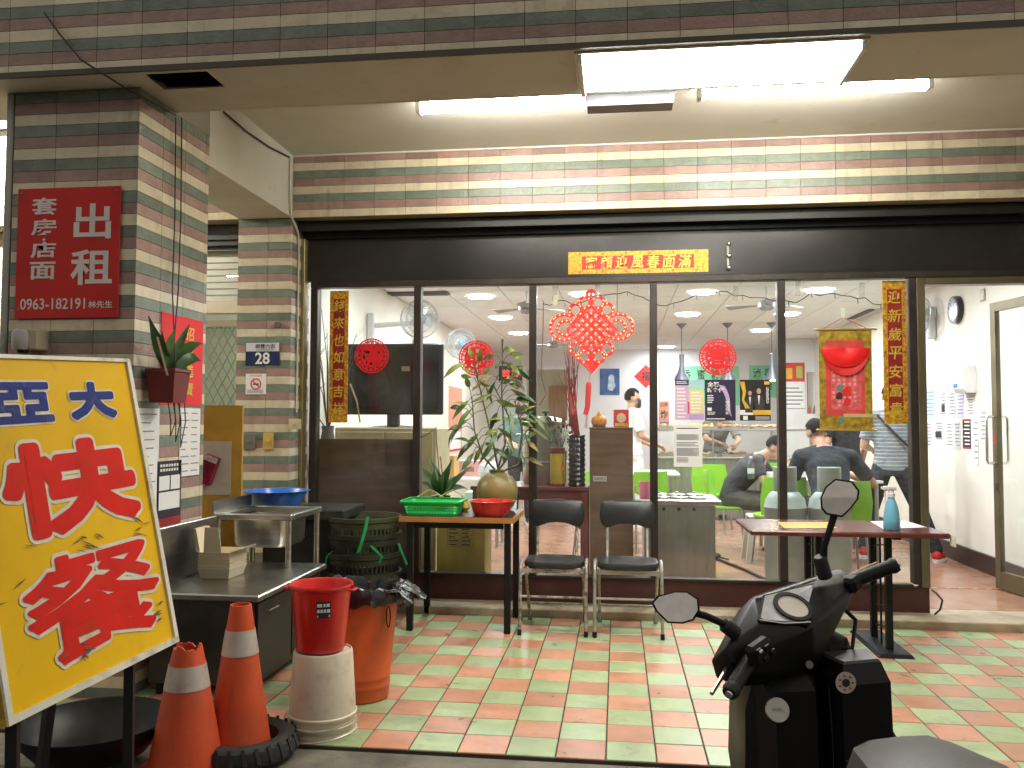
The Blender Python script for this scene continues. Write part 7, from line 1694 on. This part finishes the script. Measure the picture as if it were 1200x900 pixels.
a, b, c, d = PD(932, 533, 7.9), PD(953, 529, 7.95), PD(957, 553, 7.8), PD(936, 562, 7.75)
o = MB().hexa([a, b, c, d], [v+Vector((0, .003, 0)) for v in (a, b, c, d)]).build('newspaper', PAPER); tag(o, 'white sheet of paper held by the seated man in navy', 'paper')
q = PY(992, 560, 6.4)
person('person in black clothes standing behind the golden scroll', (q.x, 6.4, ZF), math.radians(15), stand(), cloth('black', (.018, .018, .02)), cloth('jeans', (.03, .036, .05)), cloth('black', (.018, .018, .02)), S=.97)
q = PY(1046, 580, 5.0)
t = person('person in a grey striped shirt and dark jeans with red sneakers', (q.x, 5.0, ZF), math.radians(-12), stand(knL=(-.19, .06, .48), anL=(-.27, .0, .09), toL=(-.29, .16, .035), knR=(.24, -.02, .48), anR=(.38, -.04, .09), toR=(.45, .11, .035), pelvis=(0, 0, .90), elL=(-.25, .0, 1.10), wrL=(-.17, .2, 1.06)), cloth('grey_striped', (.20, .23, .25), (.42, .45, .46)), cloth('dark_jeans', (.022, .026, .034)), mat('red_sneaker', (.55, .03, .035), .6), S=.97)
MB().tube([(-.13, -.10, 1.36), (-.05, -.135, 1.26), (.06, -.14, 1.14), (.16, -.11, 1.04)], .012, 6).build('bag_strap', INK, t, local=True)
q = PY(740, 560, 7.2)
person('man in a white coat and black face mask standing sideways', (q.x, 7.2, ZF), math.radians(-72), stand(elL=(-.22, .06, 1.12), wrL=(-.14, .26, 1.02), elR=(.22, .06, 1.12), wrR=(.14, .28, 1.02)), cloth('white_coat', (.72, .70, .66)), cloth('dark', (.03, .03, .032)), cloth('black', (.018, .018, .02)), mask=True, long_sleeve=False, coat=.35, S=1.0)
q = PY(611, 560, 7.2)
person('woman in a grey green top and black face mask behind the bamboo', (q.x, 7.2, ZF), math.radians(186), stand(elL=(-.21, .08, 1.12), wrL=(-.10, .28, 1.05), elR=(.21, .08, 1.12), wrR=(.12, .28, 1.08)), cloth('grey_green', (.12, .19, .18)), cloth('dark', (.03, .03, .032)), cloth('black', (.018, .018, .02)), mask=True, long_hair=True, S=.95)
q = PY(838, 520, 9.15)
person('server in a grey top reaching into the lit food counter', (q.x, 9.15, ZF), math.radians(190), stand(chest=(0, .10, 1.20), neck=(0, .22, 1.35), head=(0, .28, 1.46), shL=(-.18, .20, 1.28), shR=(.18, .20, 1.28), elL=(-.24, .36, 1.06), wrL=(-.12, .58, 1.0), elR=(.24, .36, 1.08), wrR=(.10, .6, 1.02)), cloth('mid_grey', (.16, .15, .145)), cloth('dark', (.03, .03, .032)), cloth('black', (.018, .018, .02)), look=(0, .8, -.5), S=.98)
# ================================================================== SCOOTER
K = 1.12
BP = mat('scooter_black', (.007, .007, .008), .38, var=.15, scale=4, bump=.06, bscale=200, spec=.3, dirt=((.018, .0175, .017), .3, 9), rvar=.4)
BPM = mat('scooter_matt', (.010, .010, .011), .55, var=.15, bump=.12, bscale=260, spec=.25)
RUBG = mat('grip_rubber', (.012, .012, .012), .6, bump=.4, bscale=90)
SEATM = mat('seat_vinyl', (.060, .060, .056), .5, var=.12, bump=.25, bscale=220)
Lr, Rr = PD(882, 768, 1.85*K), PD(1004, 679, 2.05*K); Le, Re = PD(857, 809, 1.77*K), PD(1047, 663, 2.03*K)
O = (Lr+Rr)/2; xr = (Rr-Lr).normalized(); HW = (Rr-Lr).length/2; yf = Vector((0, 0, 1)).cross(xr).normalized(); zu = xr.cross(yf)
def S_(x, y, z): return O+xr*x+yf*y+zu*z
th_ = YAW+math.radians(4); bf = Vector((-math.sin(th_), math.cos(th_), 0)); brr = Vector((bf.y, -bf.x, 0)); G0 = Vector((O.x, O.y, ROADZ))+bf*.03+brr*.05
LEAN = math.radians(3)
def B_(x, y, z): return G0+brr*(x*math.cos(LEAN)-z*math.sin(LEAN)*.6)+bf*y+Vector((0, 0, z+x*math.sin(LEAN)))
sc = thing('scooter', 'black scooter parked at the kerb with its steering turned', 'scooter', (G0.x, G0.y, ROADZ))
# --- handlebar cover: faceted shell
back = -yf; back.z = 0; back.normalize(); side = Vector((-xr.x, -xr.y, 0)).normalized()
dn_ = (Vector((0, 0, 1))*.84+back*.50+side*.16).normalized(); d0 = PD(922, 712, 1.95*K)
def onp(x, y, lift=0.): r_ = ray(x, y); return CAM+r_*((d0-CAM).dot(dn_)/r_.dot(dn_))+dn_*lift
A_, B2, G_, H_p = onp(882, 699), onp(957, 675), onp(953, 732), onp(889, 733)
pts = [A_, B2, G_, H_p, PD(984, 665.5, 2.13*K), PD(1005, 680, 2.06*K), PD(997, 704, 2.02*K), PD(975, 731, 1.99*K), PD(863, 743, 1.87*K), PD(851, 759, 1.84*K), PD(857, 780, 1.83*K), PD(884, 790, 1.85*K), PD(955, 788, 1.93*K)]
bm = bmesh.new(); org = ORG[sc.name]
for p_ in pts: bm.verts.new(p_-org)
for p_ in pts[:1]+pts[1:2]+pts[4:]: bm.verts.new(p_-org+yf*.07-zu*.055)
bmesh.ops.convex_hull(bm, input=bm.verts)
for v in [v for v in bm.verts if not v.link_faces]: bm.verts.remove(v)
bmesh.ops.dissolve_limit(bm, angle_limit=math.radians(6), verts=bm.verts, edges=bm.edges)
bmesh.ops.bevel(bm, geom=[e for e in bm.edges if e.is_manifold and e.calc_face_angle(0) > .15], offset=.007, segments=3, affect='EDGES', profile=.6)
me = bpy.data.meshes.new('handlebar_cover'); bm.to_mesh(me); bm.free(); me.materials.append(BP); me.shade_smooth(); me.set_sharp_from_angle(angle=math.radians(40)); link('handlebar_cover', me, sc)
# --- dashboard: raised bezel, glass coloured pale to imitate lamp glare, and round gauge on the sloped rider side
pol = [(891, 730), (887.5, 727), (893, 699), (953, 684.5), (955, 689), (948, 714), (951, 730), (946, 734)]
cxp, cyp = 921, 712
k = MB(); k.hexa([onp(x, y, -.01) for x, y in pol], [onp(x, y, .004) for x, y in pol]); k.build('dash_bezel', BP, sc)
inn = [(cxp+(x-cxp)*.90, cyp+(y-cyp)*.90) for x, y in pol]
dsh = MB().hexa([onp(x, y, .0042) for x, y in inn], [onp(x, y, .006) for x, y in inn]).build('dash_glass', mat('dash_glass', (.80, .80, .82), .12, .45, var=.2, scale=30), sc)
gc = onp(928, 714, .0065); gx = (onp(935, 712.5, .0065)-gc).normalized(); gy = dn_.cross(gx)
gr_ = (onp(946, 710, .0065)-gc).length
MB().annulus(gc, gx, gy, gr_*.78, gr_, dn_*.006, 40).build('gauge_ring', BP, dsh); MB().annulus(gc, gx, gy, .0, gr_*.77, dn_*.003, 36).build('gauge_face', mat('gauge_face', (.70, .65, .56), .25, .2, var=.2), dsh)
MB().tube([onp(889, 729, .007), onp(918, 733, .007), onp(949, 731.5, .007)], .0022, 6).build('highlight_strip', CHROME, dsh)  # thin strips added as bright highlights along the dash edges
MB().tube([onp(886, 700, .006), onp(920, 689, .006), onp(956, 677, .006)], .0018, 6).build('highlight_strip', mat('edge_grey', (.12, .12, .12), .3), dsh)
# --- grips, switches, levers
for a, b, nm in ((Lr, Le, 'grip'), (Rr, Re, 'grip')):
    d = (b-a).normalized(); g = MB().tube([a-d*.03, a, a+d*.004, b-d*.012, b, b+d*.012], [.019, .020, .0185, .0185, .0215, .017], 16).build(nm, RUBG, sc, smooth=True)
    MB().tube([b+d*.0125, b+d*.016], [.010, .009], 12).build('bar_end', CHROME, g)
    k = MB()
    for i in range(16): p_ = a+(b-a)*(.10+.05*i); k.tube([p_, p_+d*.002], .0191, 14)
    k.build('grip_ribs', RUBG, g, smooth=True)
c = PD(890, 763, 1.82*K); ml = Matrix((xr, yf, zu)).transposed()
def obox(cn, hx, hy, hz, m, nm, par=None, M=ml, bev=.004):
    k = MB().box(-hx, hx, -hy, hy, -hz, hz, bev=bev); k.v = [tuple(cn+M@Vector(v)) for v in k.v]; return k.build(nm, m, par or sc)
sw = obox(c, .036, .018, .026, BPM, 'switch_box', bev=.010)
for i, (x, z) in enumerate(((-.024, .018), (.012, .012), (-.006, -.016), (.028, -.012))): obox(c+xr*x*.8-yf*.0195+zu*z*.8, .009, .0035, .0065, BP, 'switch', sw, bev=.002)
obox(c+xr*-.018+zu*.015-yf*.024, .005, .002, .003, PAPER, 'switch_mark', sw, bev=.0005)
obox(Rr-xr*.02-zu*.004, .022, .020, .022, BPM, 'switch_box', bev=.010)
brs = mat('lever_alloy', (.42, .33, .22), .3, .9)
for a, b, e in ((Lr, Le, PD(834, 813, 1.78*K)), (Rr, Re, Re+yf*.05)):
    MB().tube([a+yf*.045-zu*.01, a.lerp(b, .4)+yf*.055-zu*.008, e], [.006, .006, .005], 8).build('brake_lever', brs, sc, smooth=True)
MB().tube([S_(HW*.7, .03, -.04), S_(HW*.8, .0, -.10), S_(HW*.45, -.03, -.14), S_(HW*.1, .02, -.10)], .006, 8).build('brake_hose', BPM, sc, smooth=True)
# --- mirrors
MIR = mat('mirror_glass', (.80, .80, .82), .02, 1., var=.01)
def mirror(outline, d, stem, sd):
    c = Vector((0, 0, 0)); P_ = [PD(x, y, d*K) for x, y in outline]
    for p_ in P_: c += p_
    c /= len(P_); n_ = (CAM-c).normalized(); n_ = (n_+Vector((0, 0, .02 if sd < 0 else .05))).normalized()
    Q = [p_-n_*((p_-c).dot(n_)) for p_ in P_]
    ins = lambda f, o_: [c+(q_-c)*f+n_*o_ for q_ in Q]
    hd = MB().loft([ins(.55, -.035), ins(.9, -.022), ins(1.0, -.004), ins(1.0, .004), ins(.93, .006)]).build('mirror_housing', BPM, sc, smooth=True)
    gl = MB().hexa(ins(.90, .0062), ins(.90, .0078)).build('mirror_glass', MIR, hd)
    MB().tube([c-n_*.03]+stem, [.011]+[.009]*(len(stem)-1)+[.012], 10).build('mirror_stem', BPM, sc, smooth=True)
mirror([(961, 583), (967, 570), (979, 560.5), (999, 564), (1007, 575), (1006, 585), (998, 596), (987, 606.5), (968, 603), (962, 596)], 2.02, [PD(972, 622, 2.02*K), PD(966, 640, 2.02*K), PD(964, 668, 2.03*K)], 1)
mirror([(763, 706), (770, 698), (791, 692.5), (806, 693), (819, 702), (820, 716), (813, 727), (800, 731), (782, 730), (768, 716)], 1.86, [PD(828, 722, 1.86*K), PD(848, 731, 1.86*K), PD(856, 742, 1.87*K), PD(872, 748, 1.9*K)], -1)
for p0, p1 in ((PD(848, 731, 1.86*K), PD(862, 742, 1.87*K)), (PD(960, 652, 2.02*K), PD(967, 676, 2.03*K))): MB().tube([p0, p0.lerp(p1, .15), p1], [.014, .019, .019], 12).build('mirror_boot', RUBG, sc, smooth=True)
# --- leg shield, inner panel
def ring8(z, hw, y0, y1, ch=.35):
    c_ = hw*ch; d_ = (y1-y0)*.35
    return [B_(-hw+c_, y0, z), B_(hw-c_, y0, z), B_(hw, y0+d_*.5, z), B_(hw, y1-d_, z), B_(hw-c_, y1, z), B_(-hw+c_, y1, z), B_(-hw, y1-d_, z), B_(-hw, y0+d_*.5, z)]
MB().loft([ring8(.20, .15, -.06, .10), ring8(.35, .172, -.04, .20), ring8(.55, .180, -.02, .27), ring8(.70, .168, .0, .27), ring8(.80, .14, .0, .22), ring8(.875, .11, .0, .16), ring8(.90, .06, .03, .11)]).build('leg_shield', BP, sc, smooth=True)
MB().loft([ring8(.86, .045, .0, .10), ring8(.97, .05, .0, .10)]).build('steering_neck', BPM, sc, smooth=True)
# glove box with lid
gb = MB().loft([[B_(x, y, z) for x, y in ((.015, -.01), (.03, -.10), (.135, -.10), (.15, -.01))] for z in (.42, .47)]+[[B_(x, y, z) for x, y in ((.01, -.01), (.02, -.125), (.148, -.12), (.165, -.01))] for z in (.60, .80)]+[[B_(x, y, z) for x, y in ((.02, -.0), (.035, -.105), (.135, -.10), (.15, .0))] for z in (.845,)]).build('glove_box', BP, sc)
MB().hexa([B_(x, y, .846) for x, y in ((.02, .0), (.035, -.105), (.135, -.10), (.15, .0))], [B_(x, y, .852) for x, y in ((.025, -.005), (.04, -.10), (.13, -.095), (.145, -.005))]).build('lid', mat('glove_lid', (.05, .05, .05), .3), gb)
# left bulge with fuel cap
MB().loft([[B_(x, y, z) for x, y in ((-.155, .0), (-.13, -.075), (-.03, -.085), (.005, -.0))] for z in (.46, .56, .78)]+[[B_(x, y, .83) for x, y in ((-.17, .02), (-.14, -.02), (-.04, -.03), (.0, .02))]]).build('inner_fairing', BPM, sc)
def disc_px(px_, py_, y, r_, nm, m, th=.006, tilt=.35, par=None):
    d = ray(px_, py_); # the disc lies on the rider side of the leg shield (plane y in the body's frame)
    p0 = B_(0, y, 0); tt = (p0-CAM).dot(bf)/d.dot(bf); c = CAM+d*tt; n_ = (-bf+Vector((0, 0, tilt))).normalized(); ax = brr; ay = n_.cross(ax)
    if ay.z < 0: ay = -ay
    return MB().annulus(c, ax, ay, 0, r_, n_*th, 36).build(nm, m, par or sc), c, ax, ay, n_
cap_, c, ax, ay, n_ = disc_px(910, 832, -.092, .029, 'fuel_cap', mat('brushed_cap', (.50, .49, .46), .3, .9, var=.1, stretch=(1, 12, 1)), .010)
k = MB(); put_text(k, 'FUEL', c+n_*.0108, ax, ay, .026, .008, .01); k.build('cap_lettering', GREYINK, cap_)
st, c, ax, ay, n_ = disc_px(991, 800, -.128, .026, 'round_sticker', mat('sticker_cream', (.55, .46, .38), .5), .0015, .02)
MB().annulus(c+n_*.0018, ax, ay, 0, .010, n_*.0006, 20).build('sticker_print', INK, st); k = MB()
for i in range(7): a_ = 2*PI*i/7; k.ell(c+n_*.002+ax*.017*math.cos(a_)+ay*.017*math.sin(a_), (.0038, .0006, .003), 6, 4)
k.build('sticker_marks', mat('sticker_red', (.35, .08, .05), .5), st)
MB().tube([B_(.06, -.115, .50), B_(.06, -.15, .50)], .012, 8).build('bag_hook', BPM, sc)
MB().loft([[B_(x, y, z) for x, y in ((.165, .02), (.175, -.05), (.205, -.04), (.205, .08))] for z in (.36, .62)]+[[B_(x, y, .68) for x, y in ((.16, .03), (.165, -.02), (.185, .0), (.185, .07))]]).build('side_wing', BPM, sc)
# ignition, seams, screws, cables
MB().tube([B_(-.035, -.05, .835), B_(-.035, -.066, .84)], [.011, .010], 16).build('ignition', DSTEEL, sc, smooth=True)
seam = mat('seam_grey', (.035, .035, .036), .4)
for P_ in ([B_(-.15, -.03, .80), B_(-.12, -.06, .70), B_(-.14, -.05, .55), B_(-.13, -.05, .40)], [B_(.0, -.095, .79), B_(.002, -.10, .65), B_(.0, -.09, .45)], [B_(.02, -.128, .62), B_(.09, -.130, .615), B_(.15, -.124, .62)]): MB().tube(P_, .0016, 5).build('panel_seam', seam, sc, smooth=True)
for x, y, z in ((-.135, -.045, .62), (-.04, -.09, .50), (.03, -.128, .56), (.14, -.124, .56)): MB().ell(B_(x, y, z), (.005, .004, .005), 8, 6).build('screw', DSTEEL, sc)
for dx in (-.03, .0, .035): MB().tube([S_(dx, .02, -.05), S_(dx*1.3, .0, -.10), B_(dx+.02, .0, .84)], .005, 7).build('control_cable', BPM, sc, smooth=True)
# floorboard, under-seat body, seat
MB().loft([ring8(.17, .16, -.50, -.02, .2), ring8(.22, .18, -.52, .0, .2), ring8(.235, .17, -.50, -.02, .2)]).build('floorboard', BPM, sc)
def ringb(y, hw, z0, z1): return [B_(-hw*.8, y, z0), B_(hw*.8, y, z0), B_(hw, y, z0+(z1-z0)*.4), B_(hw*.85, y, z1), B_(-hw*.85, y, z1), B_(-hw, y, z0+(z1-z0)*.4)]
MB().loft([ringb(-.42, .08, .24, .68), ringb(-.50, .13, .24, .70), ringb(-.80, .17, .34, .72), ringb(-1.10, .16, .46, .74), ringb(-1.32, .08, .60, .76)]).build('rear_body', BP, sc, smooth=True)
def rings(y, hw, z0, z1): return [B_(hw*a, y, z0+(z1-z0)*b) for a, b in ((-.95, .0), (-1.0, .45), (-.85, .82), (-.45, .98), (0, 1.0), (.45, .98), (.85, .82), (1.0, .45), (.95, .0))]
MB().loft([rings(-.345, .035, .690, .728), rings(-.37, .085, .685, .765), rings(-.44, .125, .685, .795), rings(-.58, .155, .69, .80), rings(-.76, .165, .70, .795), rings(-.82, .165, .71, .835), rings(-1.05, .15, .73, .85), rings(-1.20, .10, .75, .835)]).build('seat', SEATM, sc, smooth=True)
MB().tube([B_(-.10, -1.0, .80), B_(-.13, -1.25, .82), B_(0, -1.36, .83), B_(.13, -1.25, .82), B_(.10, -1.0, .80)], .012, 8).build('grab_rail', BPM, sc, smooth=True)
# front end and wheels
def wheel(c, ax, r_, w_, nm):
    ax = ax.normalized(); u = ax.cross(Vector((0, 0, 1))).normalized(); v = ax.cross(u); R = []
    w = thing_part = None
    pr = [(r_-.075, -w_*.35), (r_-.05, -w_*.5), (r_-.015, -w_*.42), (r_, 0), (r_-.015, w_*.42), (r_-.05, w_*.5), (r_-.075, w_*.35)]
    for i in range(33): a = 2*PI*i/32; d = u*math.cos(a)+v*math.sin(a); R.append([c+d*rr+ax*o_ for rr, o_ in pr])
    ty = MB().loft(R, cap=False, closed=True).build(nm, rub, sc, smooth=True)
    k = MB()
    k.annulus(c-ax*.02, u, v, r_-.09, r_-.074, ax*.04, 32); k.annulus(c-ax*.04, u, v, 0, .04, ax*.08, 20)
    for i in range(5): a = 2*PI*i/5; d = u*math.cos(a)+v*math.sin(a); k.bar(c+d*.03, c+d*(r_-.085), .03, .02, up=ax)
    k.build('rim', mat('alloy_dark', (.10, .10, .10), .35, .8), ty)
fwd = yf.copy(); fwd.z = 0; fwd.normalize(); fc = G0+bf*.22+Vector((0, 0, .235))
wheel(fc, Vector((0, 0, 1)).cross(fwd), .235, .10, 'front_wheel')
wheel(B_(0, -1.0, .235), brr, .235, .11, 'rear_wheel')
fr_ = Vector((0, 0, 1)).cross(fwd).normalized()*-1
for sg in (-1, 1): MB().tube([fc+fr_*.075*sg, fc+fr_*.075*sg+Vector((0, 0, .32))-fwd*.12], .018, 10).build('fork_leg', BPM, sc, smooth=True)
R = []
for i in range(13):
    a = math.radians(-10+150*i/12); d = fwd*math.cos(a)+Vector((0, 0, 1))*math.sin(a); R.append([fc+d*.25-fr_*.06, fc+d*.262, fc+d*.25+fr_*.06, fc+d*.245])
MB().loft(R).build('front_fender', BP, sc, smooth=True)
MB().ell(B_(0, .27, .60), (.09, .03, .06), 16, 10).build('headlamp', mat('lamp_clear', (.5, .5, .5), .1, .3), sc, smooth=True)
MB().box(0, 0, 0, 0, 0, 0)
k = MB(); k.hexa([B_(x, y, .34) for x, y in ((-.07, -1.12), (.07, -1.12), (.07, -.62), (-.07, -.62))], [B_(x, y, .20) for x, y in ((-.06, -1.1), (.06, -1.1), (.06, -.64), (-.06, -.64))]); k.build('engine_case', mat('engine_alloy', (.20, .20, .20), .4, .8), sc)
MB().tube([B_(-.10, -.62, .20), B_(-.20, -.66, .0)], .012, 8).build('side_stand', BPM, sc)
MB().tube([B_(.10, -.8, .22), B_(.15, -1.0, .25), B_(.17, -1.25, .32)], [.03, .05, .05], 12).build('muffler', BPM, sc, smooth=True)

# ================================================================== HOUSE ACROSS THE STREET (seen in the mirrors)
t = thing('opposite_house', 'pale rendered house across the street reflected in the scooter mirrors', 'building', (1, -15, ROADZ))
MB().box(-12, 14, -16, -15, ROADZ, 9).build('wall', mat('opposite_render', (.78, .74, .70), .8, var=.1), t)
MB().box(-12, 14, -15.0, -13.6, 3.0, 3.5).build('canopy', mat('opposite_canopy', (.66, .62, .58), .7), t)
for x in (-9, -4, 1, 6, 11): MB().box(x-.3, x+.3, -14.2, -13.7, ROADZ, 2.999).build('column', mat('opposite_canopy', (.66, .62, .58)), t)
wg = mat('opposite_window', (.03, .035, .04), .1)
for x in range(-10, 13, 4):
    MB().box(x-1.2, x+1.2, -14.995, -14.96, .1, 1.6).build('shop_window', wg, t)
    MB().box(x-.8, x+.8, -14.995, -14.96, 6.4, 7.8).build('window', wg, t)
